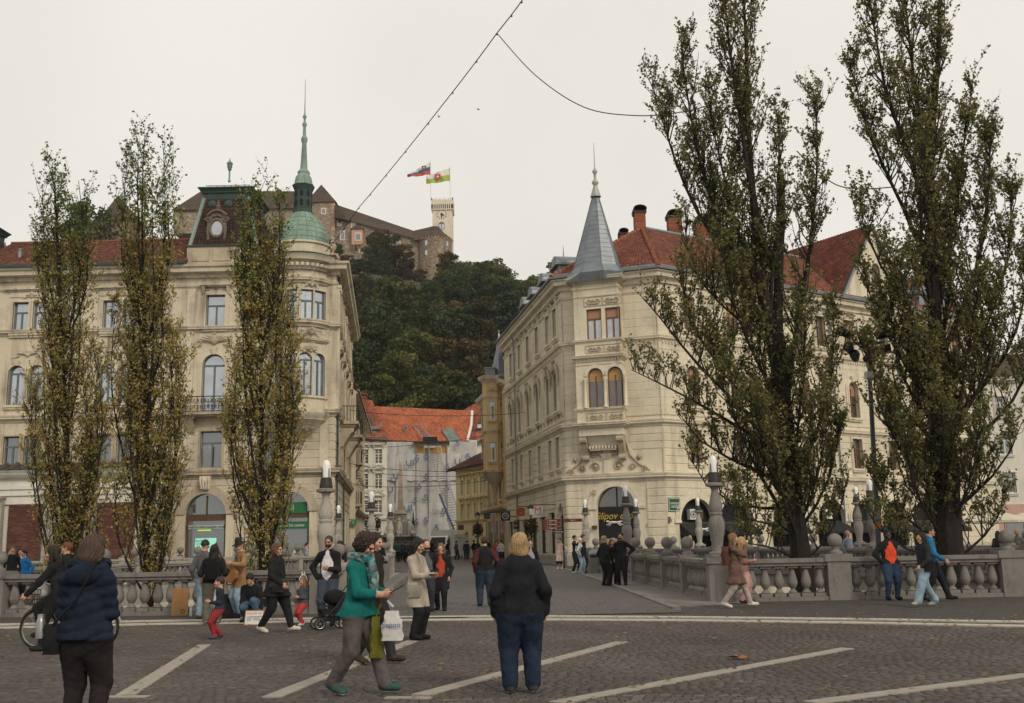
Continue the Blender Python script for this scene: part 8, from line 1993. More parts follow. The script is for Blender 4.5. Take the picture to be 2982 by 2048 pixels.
boy = person('small boy in navy and white jacket with dark red trousers', 641, 18.8, 1.08, -60, (.028, .032, .045), (.26, .035, .04), (.05, .065, .085), 'buzz', (.04, .025, .018), a0='bent', a1='bent', child=.9, hipz=.48, bulk=1.15, stride=.07, inner=(.5, .52, .55), look=(-20, 0))
bw = person('woman in a long black coat striding with a black shoulder bag', 806, 19.8, 1.63, 72, blk, blk, (.5, .46, .38), 'bob', (.11, .055, .03), a0='swf', a1='swb', stride=.17, coat=.45, flare=1.15, bulk=1.2, extra=('glasses',), shorts=1)
gui = person('busker in a black hat and camel cardigan playing acoustic guitar', 700, 24.3, 1.76, -50, (.26, .155, .075), jeanl, (.08, .06, .05), 'hat', (.012, .012, .014), a0=(.02, -.16, .66), a1=(.16, -.20, .70), coat=.5, flare=.95, look=(10, 22), inner=(.12, .10, .09))
longh = person('woman with long dark curls, black top and camouflage trousers seen from behind', 622, 22.6, 1.66, 192, blk, (.13, .115, .09), (.2, .2, .2), 'long', dkb, skin='m', sleeve=.02, a1='down', bulk=1.15, wide=1.35)
person('man in grey jacket and black cap facing the busker', 596, 24.2, 1.78, 170, (.10, .10, .11), jeanl, (.1, .06, .05), 'cap', blk, bulk=1.08)
crouch = person('crouching man in a dark jacket and jeans beside the cardboard sign', 742, 22.9, 1.72, 0, (.02, .021, .025), jean, blk, 'short', dkb, hipz=.20, feet=[(-.1, -.06, .045), (.1, -.16, .045)], lean=32, a0=(.12, -.22, .42), a1=(.14, -.28, .33), look=(0, 25))
cyc = person('long haired cyclist in black sitting on a city bicycle', 180, 17.2, 1.70, -84, blk, blk, (.03, .03, .03), 'long', dkb, hipz=.52, feet=[(-.06, -.16, .16), (.06, -.12, .05)], lean=14, a0=(.12, -.26, .60), a1=(.12, -.26, .60), stride=0)
gls = person('red haired man in glasses and black jacket talking to the cyclist', 192, 22.6, 1.78, -74, blk, blk, blk, 'short', (.12, .045, .02), extra=('glasses',), a0='bent')
person('young man in black standing on the footbridge by the brick panel', 40, 36, 1.78, 20, blk, blk, blk, 'short', (.15, .08, .04), x=at(38, 1600, 36).x)
person('man in bright blue anorak on the footbridge behind the ball finial', 78, 35.2, 1.66, -30, (.02, .16, .42), blk, blk, 'short', dkb, lean=12)
person('woman in white sweater seen over the footbridge parapet', 55, 37, 1.70, 40, (.5, .5, .5), blk, blk, 'long', dkb)
person('woman in a white blouse standing before the tourist office', 866, 59.5, 1.66, 30, (.55, .52, .48), blk, blk, 'long', (.13, .065, .035))
person('man in grey shirt near the tourist office door', 892, 59.0, 1.72, 120, (.3, .3, .3), blk, blk, 'short', dkb)
person('dark haired man partly hidden behind the bearded man', 990, 30, 1.72, 150, blk, blk, blk, 'short', dkb)
person('woman in white top standing by the left parapet', 1003, 33, 1.62, 0, (.5, .48, .46), blk, blk, 'tail', dkb)
person('man with dark collar seen from behind by the parapet balls', 1104, 46, 1.74, 180, blk, blk, blk, 'short', (.06, .03, .02))
pink = person('woman in a long pale pink coat and white sneakers', 1632, 57.6, 1.68, -30, (.52, .38, .33), blk, (.6, .58, .55), 'tail', dkb, coat=.9, a1=(.28, -.1, .6), socks='bare')
person('man in black vest holding a phone up for a selfie', 1676, 50.5, 1.80, 62, (.02, .02, .022), blk, (.55, .53, .5), 'short', dkb, a0='up', a1='up', inner=(.5, .5, .5), extra=('glasses',), stride=.06)
person('white haired woman in pale hoodie and light jeans with a black backpack', 1692, 48.8, 1.66, 70, (.42, .42, .46), jeanl, blk, 'short', (.55, .52, .46), a0='pocket', stride=.05)
person('tall man in dark T-shirt behind the selfie group', 1701, 51, 1.84, 90, blk, blk, blk, 'short', (.07, .04, .025), sleeve=.1)
person('grey haired man in black coat, back half turned', 1762, 36.5, 1.72, 120, blk, blk, blk, 'short', (.32, .25, .18), bulk=1.15, coat=.25)
person('short woman in black between two men in black coats', 1783, 37.0, 1.58, 20, blk, blk, blk, 'long', (.10, .04, .025), coat=.3)
person('bearded man in black with a hand on his hip', 1811, 36.4, 1.82, -20, blk, blk, blk, 'short', dkb, a1='hip', extra=('beard',), bulk=1.1)
person('blond woman in cream jacket over a pink top by the arches', 2014, 57.5, 1.68, 10, (.55, .51, .45), blk, blk, 'long', (.5, .35, .18), inner=(.5, .08, .15))
ice = person('woman in long brown quilted coat and grey leggings eating ice cream', 2140, 24.3, 1.68, 78, (.135, .082, .062), (.36, .29, .27), (.55, .50, .44), 'long', (.20, .12, .065), a0='mouth', a1='mouth', coat=.75, flare=1.12, stride=.19, noise='puff', shorts=1)
person('companion in pink trousers half hidden by the brown coat', 2164, 26.0, 1.60, 80, (.24, .14, .11), (.45, .27, .26), (.06, .04, .035), 'long', blond, a0='bent', stride=.05, coat=.2)
person('man in orange red shirt and open black jacket leaning on the balustrade', 2592, 25.9, 1.70, 6, blk, (.035, .055, .10), blk, 'short', (.012, .01, .01), skin='d', a0='pocket', a1='back', inner=(.62, .075, .03), bulk=1.18)
person('woman with a black shoulder bag striding in pale blue jeans', 2690, 23.4, 1.62, -72, (.025, .025, .028), (.23, .31, .38), (.33, .29, .23), 'long', (.014, .012, .012), a0='swb', a1='swf', stride=.21, wide=1.5, shorts=0)
person('man in blue sweater and glasses walking beside the balustrade', 2716, 25.2, 1.76, 70, (.025, .13, .24), blk, blk, 'short', dkb, stride=.18, a0='swf', extra=('glasses',))
person('man in grey jacket and pink cap on the far footbridge', 2476, 42, 1.72, 30, (.2, .22, .26), blk, blk, 'cap', (.4, .2, .18))
person('long haired woman in black sitting beyond the right balustrade', 2915, 41, 1.60, 170, blk, blk, blk, 'long', dkb)
person('curly fair haired woman beyond the right ball finial', 2972, 42, 1.62, 160, (.1, .1, .1), blk, blk, 'curly', (.3, .2, .1))
fc = [blk, (.03, .04, .06), (.09, .08, .08), (.025, .03, .03), (.3, .28, .26), (.25, .05, .035)]
fargrp = ((1160, 88, 'teal'), (1172, 92, 0), (1182, 84, 1), (1258, 98, 0), (1305, 96, 0), (1330, 92, 2), (1358, 88, 0), (1363, 97, 4), (1392, 97, 3), (1381, 90, 0), (1342, 101, 0), (1447, 74, 5), (1460, 72, 4), (1200, 101, 3), (1222, 98, 0), (1275, 100, 2), (1420, 84, 0))
ds = ['in a teal jacket by the fountain', 'in black near the fountain steps', 'in dark blue by the parapet end', 'in black in front of the white van', 'in a black coat right of the van', 'in grey walking down the street', 'in black with pale bag before the yellow house', 'in a white top near the yellow house', 'in dark jacket by the arched yellow door', 'carrying a pole under the street lamp', 'in black behind the van corner', 'in red by the shop banners', 'in pale grey by the shop banners', 'in dark clothes left of the van', 'in black beside the van mirror', 'in grey behind the black coat', 'in black by the hanging banners']
for i, (u, Yf, c) in enumerate(fargrp):
 person('distant pedestrian '+ds[i], u, Yf, rng.uniform(1.6, 1.8), rng.choice([0, 180, 170, 10, 60]), (.02, .09, .08) if c == 'teal' else fc[c], rng.choice([blk, nav, (.12, .11, .1), jean]), blk, 'short', dkb, stride=rng.uniform(.03, .1))
# ================================================================== THINGS CARRIED AND STANDING ABOUT
def one(name, label, cat, mb, mat, smooth=False, group=None): return tag(mb.build(name, mat, None, smooth), label, cat, group)
def wheel(r, n=18, w=.022, spokes=14):
 t = MB(); t.tube([(r*math.cos(a), 0, r*math.sin(a)) for a in np.linspace(0, 6.2832, n*2+1)], w, 7, False)
 m = MB(); m.tube([((r-w*1.3)*math.cos(a), 0, (r-w*1.3)*math.sin(a)) for a in np.linspace(0, 6.2832, n*2+1)], w*.5, 5, False); m.tube([(0, -.04, 0), (0, .04, 0)], .02, 6)
 for k in range(spokes): a = k*6.2832/spokes; m.tube([(0, .015*(-1)**k, 0), ((r-w)*math.cos(a), 0, (r-w)*math.sin(a))], .003, 3)
 return t.mesh('tyre', ironb, True), m.mesh('rim', steel, True)
# bicycle (front wheel to the left)
fw_ = at(112, 1815, 17.3); bz = .335; bk = thing('bicycle', 'silver city bicycle with wire front basket under the cyclist', 'bicycle', (fw_.x+.5, 17.3, 0), R(-6))
ty_, ri_ = wheel(.31)
for x in (-.52, .53):
 w = sub('wheel', ri_, bk, (x, 0, bz)); sub('tyre', ty_, w)
frm = plain('silver_paint', (.35, .34, .31), .35, metal=.4)
b = MB(); b.tube([(-.52, -.05, bz), (-.42, 0, .68), (-.36, 0, .9), (-.35, 0, 1.0)], .016, 6); b.tube([(-.41, 0, .70), (-.1, 0, .38), (.02, 0, .30), (.2, 0, .85)], .02, 6); b.tube([(.02, 0, .30), (.53, 0, bz), (.17, 0, .72)], .014, 6); b.tube([(-.38, 0, .80), (-.05, 0, .5), (.06, 0, .42)], .016, 6)
sub('frame', b.mesh('frame', frm, True), bk)
b = MB()
for x, a0, a1 in ((-.52, -.3, 2.6), (.53, .2, 3.1)): b.tube([(x+.355*math.cos(a), 0, bz+.355*math.sin(a)) for a in np.linspace(a0, a1, 14)], .018, 5)
sub('mudguard', b.mesh('mudguard', frm, True), bk)
b = MB(); b.tube([(-.2, -.28, 1.04), (-.33, -.2, 1.06), (-.37, 0, 1.04), (-.33, .2, 1.06), (-.2, .28, 1.04)], .013, 6); sub('handlebar', b.mesh('handlebar', steel, True), bk)
b = MB(); b.ball((.2, 0, .88), .11, 10, 6, 1.3, .8, .35); sub('saddle', b.mesh('saddle', ironb, True), bk)
b = MB()
for z, w in ((.72, .12), (.80, .14), (.88, .155), (.96, .17)): b.tube([(-.58+w*x*.9, w*y, z) for x, y in ((-1, -1), (1, -1), (1, 1), (-1, 1), (-1, -1))], .005, 4)
for k in range(7):
 for sgn in (-1, 1): t = -1+k/3; b.tube([(-.58+.12*t*.9, sgn*.12, .72), (-.58+.17*t*.9, sgn*.17, .96)], .004, 3); b.tube([(-.58+sgn*.108, .12*t, .72), (-.58+sgn*.153, .17*t, .96)], .004, 3)
sub('basket', b.mesh('basket', ironb), bk)
b = MB(); b.tube([(.02, -.1, .30), (.14, -.1, .22), (.14, -.18, .22)], .012, 5); b.tube([(.02, .1, .30), (-.1, .1, .38), (-.1, .18, .38)], .012, 5); sub('pedal', b.mesh('pedal', ironb), bk)
p = at(122, 1718, 17.3); b = MB(); b.ball((p.x, 17.3, p.z), .15, 10, 7, 1.1, .8, .9); b.tube([(p.x, 17.3, p.z+.05), (p.x+.12, 17.25, p.z+.22), (p.x+.22, 17.3, p.z+.05)], .035, 5); one('carrier_bag', 'crumpled pale bag lying in the bicycle basket', 'bag', b, frame_wh, True)
# stroller
st = thing('stroller', 'black folding stroller in front of the man in sunglasses', 'stroller', (at(962, 1800, 20.4).x, 20.4, 0), R(25)); t_, r_ = wheel(.13, 12, .018, 6)
for x, y in ((-.3, -.2), (-.3, .2), (.28, -.22), (.28, .22)): w = sub('wheel', r_, st, (x, y, .148)); sub('tyre', t_, w)
b = MB()
for y in (-.2, .2): b.tube([(-.3, y, .15), (.1, y, .55), (.45, y, 1.0)], .015, 5); b.tube([(.28, y, .15), (0, y, .5), (-.15, y, .62)], .015, 5)
b.tube([(.45, -.2, 1.0), (.48, 0, 1.03), (.45, .2, 1.0)], .017, 6); sub('frame', b.mesh('frame', ironb, True), st)
b = MB(); b.frus(-.22, .2, -.18, .18, .36, -.28, .26, -.19, .19, .48); b.frus(.08, .26, -.18, .18, .48, .22, .34, -.18, .18, .86); sub('seat', b.mesh('seat', fab(blk)), st); b = MB(); b.ball((.1, 0, .74), .26, 12, 6, 1.1, .8, .75); sub('canopy', b.mesh('canopy', fab((.014, .014, .016)), True), st)
b = MB(); b.box(-.2, .2, -.15, .15, .19, .3); sub('basket', b.mesh('basket', fab(blk)), st); st.scale = (.8,)*3
# guitar
gp_ = Vector(gui.location); gt = thing('guitar', 'acoustic guitar with pale brown top in the busker hands', 'guitar', (gp_.x-.18, gp_.y-.27, gp_.z+1.02)); gt.rotation_euler = (R(8), R(-28), R(-35))
A = [(.0, -.2), (.12, -.19), (.19, -.1), (.17, .0), (.12, .06), (.14, .14), (.12, .22), (.05, .26)]; b = MB(); pts = [(x, 0, z) for x, z in A]+[(-x, 0, z) for x, z in A[::-1]]; b.prism(pts, (0, .09, 0)); sub('body', b.mesh('body', plain('spruce', (.30, .14, .05), .4, var=.2)), gt)
b = MB(); b.frus(-.028, .028, -.02, .0, .24, -.022, .022, -.02, .0, .62); b.frus(-.03, .03, -.02, .0, .62, -.04, .04, -.025, 0, .78); sub('neck', b.mesh('neck', wood_br), gt); sub('sound_hole', MB().lathe([(0, 0), (.05, 0), (.05, .004)], 14).mesh('sound_hole', dark_in), gt, (0, -.002, .06), (R(90), 0, 0))
# buskers' bits
p = Vector((at(741, 1700, 21.9).x, 21.9, 0)); sg = thing('sign_board', 'small white board reading follow us in a cardboard frame', 'sign', (p.x, p.y, 0), R(-3)); sub('board', MB().frus(-.2, .2, -.012, .012, .0, -.2, .2, .09, .114, .30).mesh('board', plain('card_edge', (.30, .17, .08), .9)), sg)
sub('paper', MB().frus(-.18, .18, -.018, -.008, .02, -.18, .18, .066, .078, .28).mesh('paper', frame_wh), sg); rdm = plain('print_red', (.5, .06, .06), .7)
sub('lettering', text_mesh('FOLLOW US!', .052, .001, rdm), sg, (0, .045, .238), (R(-17), 0, 0)); sub('lettering', text_mesh('@ THE NIGHT\nSPOTIFY\nYOUTUBE', .034, .001, ironb), sg, (.06, .015, .14), (R(-17), 0, 0)); sub('print', MB().box(-.15, -.05, 0, .003, 0, .1).mesh('print', plain('print_pale', (.4, .42, .48), .8)), sg, (0, .0, .09), (R(-17), 0, 0))
p = gnd(690, 1806); gc = thing('guitar_case', 'open black guitar case lying on the paving in front of the busker', 'case', (p.x, p.y+.5, 0), R(8)); A2 = [(.5, -.08), (.15, -.1), (-.1, -.17), (-.45, -.2), (-.55, -.1), (-.55, .1), (-.45, .2), (-.1, .17), (.15, .1), (.5, .08)]
sub('tray', MB().prism([(x, y, 0.02) for x, y in A2], (0, 0, .1)).mesh('tray', fab((.012, .012, .013))), gc); sub('lid', MB().prism([(x, .2+y*.2, .1+abs(y)*.0+(y+.2)*1.1) for x, y in A2], (0, .05, .01)).mesh('lid', fab(blk)), gc)
p = gnd(528, 1793); cs = thing('cardboard_sheet', 'brown cardboard sheet with a small printed ring leaning on the balustrade', 'cardboard', (p.x, 25.62, .01)); sub('sheet', MB().frus(-.2, .2, -.01, .01, 0, -.2, .2, .07, .09, .64).mesh('sheet', plain('cardboard', (.30, .165, .07), .9, var=.12, scale=9)), cs)
sub('printed_ring', MB().tube([(.045*math.cos(a), -.012+.0, .045*math.sin(a)) for a in np.linspace(0, 6.283, 17)], .006, 4, False).mesh('printed_ring', ironb), cs, (.09, .005, .1))
p = gnd(567, 1792); b = MB(); b.lathe([(.035, 0), (.035, .17), (.014, .21), (.014, .24)], 10, (p.x, 25.5, 0)); one('water_bottle', 'clear plastic water bottle standing by the balustrade', 'bottle', b, plain('clear_plastic', (.4, .42, .42), .15), True)
# bags and small things in hands
def bag(name, label, p, w, d, h, mat, strap=None, rz=0., taper=.85, txt=None):
 t = thing(name, label, 'bag', tuple(p), R(rz)); b = MB(); n = 10; vs = []
 for j in range(7):
  z = -h+h*j/6; k = (.82+.18*math.sin(j/6*math.pi))*(1-(1-taper)*j/6)
  for i in range(n): a = i*6.2832/n; c, s_ = math.cos(a), math.sin(a); vs.append((w/2*k*math.copysign(abs(c)**.55, c)+.012*math.sin(j*2.1+i), d/2*k*math.copysign(abs(s_)**.55, s_)+.01*math.sin(i*3+j), z))
 b._add(vs, [(j*n+i, j*n+(i+1) % n, (j+1)*n+(i+1) % n, (j+1)*n+i) for j in range(6) for i in range(n)]+[tuple(range(n))[::-1], tuple(6*n+i for i in range(n))]); sub('pouch', b.mesh('pouch', mat, True), t)
 if strap: s_ = MB(); s_.tube([Vector(q)-Vector(p) for q in strap], .011, 5); o = s_.mesh('strap', mat, True); oo = sub('strap', o, t); oo.rotation_euler = (0, 0, -R(rz))
 if txt: sub('lettering', text_mesh(txt[0], txt[1], .001, txt[2]), t, txt[3])
 return t
hp = hand_pos(teal, 0, (0, -.03, -.07)); h2 = hand_pos(teal, 1, (0, -.03, -.07)); hm2 = (hp+h2)/2
bag('carrier_bag', 'white plastic carrier bag with blue print hanging from the teal woman', hm2+Vector((.05, -.02, -.1)), .27, .13, .30, plain('white_poly', (.55, .54, .52), .35, var=.12, scale=9, bump=.8, bscale=14), [hm2+Vector((.06, 0, -.06)), hm2+Vector((0, 0, 0)), hm2+Vector((.03, .02, -.06))], 0, .6, ('papoo', .075, plain('print_navy', (.05, .11, .3), .6), (0, -.073, -.14)))
bag('tote_bag', 'olive yellow fabric tote hanging beside the plastic bag', hm2+Vector((-.13, .06, -.16)), .17, .11, .42, fab((.12, .12, .02)), [hm2+Vector((-.13, .05, -.16)), hm2+Vector((-.06, .02, 0))], 0, .5)
b = MB(); q = hand_pos(teal, 0, (.0, -.12, .03)); b.prism([(q.x-.02, q.y-.035, q.z-.02), (q.x-.02, q.y+.035, q.z-.02), (q.x+.13, q.y+.035, q.z+.06), (q.x+.13, q.y-.035, q.z+.06)], (0, 0, .012)); one('phone', 'black phone held by the woman in the teal cardigan', 'phone', b, ironb)
sc = MB(); tl_ = Vector(teal.location)
sc.tube([tl_+Vector((-.09, .04, 1.42)), tl_+Vector((.02, -.13, 1.40)), tl_+Vector((.13, -.08, 1.38)), tl_+Vector((.12, .06, 1.40)), tl_+Vector((0, .1, 1.44)), tl_+Vector((-.09, .04, 1.42))], [.05, .055, .06, .055, .05, .05], 8); sc.tube([tl_+Vector((.13, -.07, 1.38)), tl_+Vector((.17, -.08, 1.2)), tl_+Vector((.18, -.06, .98))], [.055, .06, .03], 7)
one('scarf', 'blue green patterned scarf around the neck of the teal woman', 'scarf', sc, cells('scarf_print', [(.02, .10, .14), (.04, .20, .20), (.30, .36, .30), (.015, .03, .06)], 22, .9, .2), True)
bl_ = Vector(bei.location); bag('shoulder_bag', 'grey flap bag with yellow tag on the beige coat', bl_+Vector((-.02, -.21, .90)), .26, .08, .20, fab((.24, .23, .20)), [bl_+Vector((.08, -.2, .9)), bl_+Vector((.1, -.17, 1.2)), bl_+Vector((.02, -.1, 1.42))], 0, .95)
q = hand_pos(bei, 0, (0, -.1, .02)); b = MB(); b.box(q.x-.1, q.x+.04, q.y-.03, q.y+.03, q.z, q.z+.012); one('phone', 'phone in the hand of the woman in the beige coat', 'phone', b, ironb)
w_ = Vector(bw.location); bag('shoulder_bag', 'black leather shoulder bag with metal clasp on the black coat', w_+Vector((.10, -.24, .98)), .34, .1, .24, fab((.012, .012, .013), 'shiny'), [w_+Vector((-.06, -.2, .98)), w_+Vector((-.08, -.12, 1.38)), w_+Vector((.2, -.16, .98))], 0, .95)
q = Vector(puf.location); hb = MB(); hb.tube([q+Vector((.13*math.cos(a), .02+.10*math.sin(a), 1.40+.03*math.sin(a*2))) for a in np.linspace(0, 6.2832, 15)], .05, 8, False); hb.ball(q+Vector((0, -.11, 1.34)), .1, 10, 6, 1.4, .6, .9); one('hood', 'dark blue quilted hood hanging at the neck of the puffer jacket', 'hood', hb, fab((.013, .019, .034)), True)
bag('sling_bag', 'black sling bag on the hip of the puffer jacket woman', q+Vector((-.24, -.04, .95)), .17, .12, .24, fab(blk), [q+Vector((-.22, -.1, .95)), q+Vector((0, -.21, 1.15)), q+Vector((.12, -.14, 1.44))], 0, .9)
b = MB(); b.lathe([(.036, 0), (.036, .13), (.03, .15), (.028, .155), (.028, .19), (.0, .19)], 12, (q.x-.34, q.y-.06, q.z+.84)); one('thermos', 'steel thermos flask in the sling bag pocket', 'flask', b, steel, True)
q = hand_pos(ice, 0, (0, -.05, .06)); b = MB(); b.lathe([(.004, -.1), (.026, .0)], 10, q); o = thing('ice_cream', 'ice cream cone held up by the woman in the brown coat', 'ice cream', tuple(q)); b.v = [tuple(Vector(v)-q) for v in b.v]; sub('cone', b.mesh('cone', fab((.35, .2, .08))), o); sub('scoop', MB().ball((0, 0, .02), .035, 10, 7).mesh('scoop', fab((.55, .50, .2)), True), o)
il = Vector(ice.location); bag('backpack', 'reddish brown backpack on the brown quilted coat', il+Vector((-.20, .0, 1.38)), .2, .28, .42, fab((.10, .045, .035)), None, 0, .9)
def stuffbag(u, Y, z, w, h, label, m=None): p = at(u, 1600, Y); bag('shoulder_bag', label, Vector((p.x, Y, z)), w, .12, h, m or fab(blk))
stuffbag(2700, 23.2, 1.12, .24, .36, 'slouchy black bag on the shoulder of the pale jeans walker'); stuffbag(1699, 48.6, 1.38, .26, .42, 'black backpack on the white haired woman')
l_ = Vector(longh.location); bag('backpack', 'small black backpack with orange lighter strap on the curly haired woman', l_+Vector((0, -.20, 1.36)), .3, .16, .42, fab((.012, .012, .014)))
q = Vector(girl.location); b = MB(); b.tube([(q.x-.085, q.y, q.z+.9), (q.x-.05, q.y, q.z+.985), (q.x, q.y, q.z+1.01), (q.x+.05, q.y, q.z+.985), (q.x+.085, q.y, q.z+.9)], .012, 5); b.tube([(q.x-.02, q.y, q.z+1.0), (q.x-.03, q.y, q.z+1.08)], [.018, .006], 5); b.tube([(q.x+.02, q.y, q.z+1.0), (q.x+.03, q.y, q.z+1.08)], [.018, .006], 5); one('headband', 'pale bunny ear headband on the toddler girl', 'headband', b, frame_wh, True)
# steel bins on the bridge
def bin_(u, v, label):
 p = gnd(u, v, .12); t = thing('litter_bin', label, 'bin', (p.x, p.y, gz(p.y)+.02), R(4)); s_ = 1.0
 sub('body', MB().box(-.21, .21, -.2, .2, 0, .86).mesh('body', steel), t); sub('lid', MB().frus(-.23, .23, -.22, .22, .88, -.14, .14, -.12, .12, 1.04).mesh('lid', zinc), t); sub('opening', MB().box(-.15, .15, -.212, -.2, .72, .82).mesh('opening', dark_in), t)
bin_(1119, 1692, 'brushed steel litter bin by the parapet next to the beige coat woman'); bin_(1728, 1672, 'brushed steel litter bin by the parapet next to the three in black')
# light mast with theatre spots
mp_ = at(2563, 1690, 30.6); mt_ = thing('light_mast', 'grey mast carrying black spotlights between the two broad poplars', 'mast', (mp_.x, 30.6, -2.6)); tp = at(2527, 985, 30.6); L_ = lambda p: Vector(p)-Vector(mt_.location)
sub('pole', MB().tube([(0, 0, 0), L_((mp_.x, 30.6, 0)), L_(tp)], [.1, .09, .06], 10).mesh('pole', plain('mast_paint', (.10, .12, .13), .5), True), mt_)
b = MB(); q = L_(at(2525, 1000, 30.6)); b.box(q.x-.55, q.x+.5, q.y-.06, q.y+.06, q.z-.04, q.z+.04); b.box(q.x-.06, q.x+.06, q.y-.4, q.y+.1, q.z-.7, q.z+.05); sub('crossbar', b.mesh('crossbar', zinc), mt_)
sp_m = MB().lathe([(.0, -.22), (.1, -.2), (.125, -.05), (.13, .16), (.15, .18), (.15, .26), (.13, .26), (.12, .2), (0, .2)], 12).mesh('spotlight', ironb, True)
for u, v, rx, rz in ((2465, 972, 75, -60), (2515, 970, 80, 10), (2570, 975, 80, 60), (2475, 1018, 80, -30), (2568, 1018, 85, 70), (2490, 1040, 80, -20), (2532, 1040, 80, 20)): sub('spotlight', sp_m, mt_, L_(at(u, v, 30.3)), (R(rx), 0, R(rz)))
sub('control_box', MB().box(-.18, .18, -.12, .12, -.1, .1).mesh('control_box', frame_wh), mt_, L_(at(2538, 1093, 30.4))); b = MB()
for k in (-.12, -.04, .06, .13): b.tube([(k, 0, -.1), (k, 0, -.38)], .018, 5)
sub('cable_glands', b.mesh('cable_glands', zinc), mt_, L_(at(2538, 1093, 30.4)))
for v, w, h, m in ((1462, .32, .34, plain('poster_green', (.05, .16, .07), .7)), (1500, .3, .24, plain('poster_grey', (.3, .3, .3), .7)), (1530, .26, .2, plain('poster_orange', (.5, .2, .05), .7))): sub('poster', MB().lathe([(.098, -h/2), (.098, h/2)], 10).mesh('poster', m), mt_, L_(at(2556, v, 30.6)))
# fingerpost
p = at(1643, 1640, 57.2); fp = thing('fingerpost', 'dark fingerpost with red direction boards at the palace corner', 'sign', (p.x, 57.2, gz(57))); sub('post', MB().tube([(0, 0, 0), (0, 0, 2.85)], .04, 8).mesh('post', ironb), fp); maroon = plain('maroon_board', (.10, .02, .02), .5)
for dx, z, w, m in ((-.62, 2.62, 1.0, maroon), (-.62, 2.42, 1.0, maroon), (-.62, 2.22, 1.0, maroon), (.55, 2.62, 1.0, maroon), (-.3, 2.02, .6, ironb)):
 o = sub('direction_board', MB().box(-w/2, w/2, -.015, .015, -.085, .085).mesh('direction_board', m), fp, (dx, -.05, z)); sub('lettering', text_mesh('<  Mestni trg' if dx < 0 else 'Grad  >', .1, .002, frame_wh), o, (0, -.018, 0))
# street lanterns with flower baskets
lan_g = plain('lantern_glass', (.45, .43, .36), .3)
def lantern(x, Y, h, label, basket=True):
 t = thing('street_lantern', label, 'lamp', (x, Y, gz(Y))); sub('post', MB().lathe([(.14, 0), (.14, .3), (.07, .4), (.05, 1.0), (.045, h-1.0), (.07, h-.95), (.04, h-.85), (.06, h-.78)], 8).mesh('post', ironb, True), t)
 ln = sub('lantern', MB().lathe([(.11, h-.78), (.2, h-.3), (.24, h-.27), (.1, h-.1), (.04, h-.05), (.02, h)], 6).mesh('lantern', ironb), t); sub('pane', MB().lathe([(.118, h-.74), (.204, h-.33)], 6).mesh('pane', lan_g), ln)
 b = MB()
 for s_ in (-1, 1): b.tube([(0, 0, h-1.1), (s_*.35, 0, h-.95), (s_*.42, 0, h-1.15)], .018, 5)
 sub('bracket', b.mesh('bracket', ironb), t)
 if basket:
  rg = np.random.default_rng(int(x*10) & 255); n = 900; d = rg.normal(size=(n, 3)); d /= np.linalg.norm(d, axis=1, keepdims=True); P = d*(rg.random((n, 1))**.4)*np.array([.48, .4, .5]); P[:, 2] += h-1.45; P[rg.random(n) < .25, 2] -= .35
  V, Q = leaf_quads(P, .1, rg); C = np.array([(.02, .04, .015), (.03, .055, .018), (.30, .04, .03)])[rg.choice(3, n, p=[.5, .38, .12])]; sub('flower_basket', np_mesh('flower_basket', V, Q, leaf_at, C), t)
lantern(at(1086, 1500, 59).x, 59, 4.15, 'lantern post with red flower basket at the end of the left parapet'); lantern(at(1391, 1500, 86).x, 86, 4.0, 'lantern post with green basket in front of the yellow house'); lantern(at(1546, 1500, 67).x, 67, 3.9, 'lantern post with hanging ivy beside the arcade shops')
# obelisk fountain
Yq = 105.; ob = thing('obelisk_fountain', 'stone obelisk fountain with statues and stepped basin', 'fountain', (at(1166, 1560, Yq).x, Yq, .5)); zo_ = lambda v: at(1166, v, Yq).z-.5; k_ = Yq/3000
sub('obelisk', MB().lathe([(9*k_*1.2, zo_(1486)), (5.5*k_*1.2, zo_(1353)), (0.02, zo_(1341))], 4, a0=R(45)).mesh('obelisk', plain('pink_marble', (.40, .33, .28), .6, var=.2, scale=2)), ob)
sub('finial', MB().ball((0, 0, zo_(1345)), .12, 8, 6).mesh('finial', steel), ob)
sub('pedestal', MB().lathe([(1.1, zo_(1560)), (1.0, zo_(1520)), (.7, zo_(1515)), (.62, zo_(1500)), (.8, zo_(1497)), (.55, zo_(1491)), (.45, zo_(1486))], 12).mesh('pedestal', graniteL, True), ob)
for a, s_ in ((200, 1), (270, 1.1), (340, 1)):
 b = MB(); c, s2 = math.cos(R(a))*1.0, math.sin(R(a))*1.0; zb_ = zo_(1560); b.tube([(c*.9, s2*.9, zb_), (c, s2, zb_+.55), (c*1.05, s2*1.05, zb_+1.05), (c*.9, s2*.9, zb_+1.4)], [.3, .34, .26, .12], 8); b.ball((c*.92, s2*.92, zb_+1.55), .15, 8, 6); b.tube([(c, s2, zb_+1.2), (c*1.4, s2*1.3, zb_+.9), (c*1.5, s2*1.5, zb_+.5)], .1, 6); b.ball((c*1.4, s2*1.4, zb_+.2), .3, 8, 6); b.tube([(c*1.1-.2, s2*1.2, zb_+.4), (c*1.5-.1, s2*1.6, zb_+.3), (c*1.5, s2*1.6, zb_-.1)], .13, 6); sub('statue', b.mesh('statue', plain('white_marble', (.6, .57, .52), .6) if 'white_marble' not in MATS else MATS['white_marble'], True), ob)
sub('basin', MB().lathe([(2.5, 0), (2.5, .15), (2.3, .15), (2.3, .3), (2.1, .3), (2.1, zo_(1588)), (1.7, zo_(1575)), (1.85, zo_(1564)), (1.5, zo_(1562))], 12).mesh('basin', plain('dark_stone', (.09, .085, .08), .7)), ob)
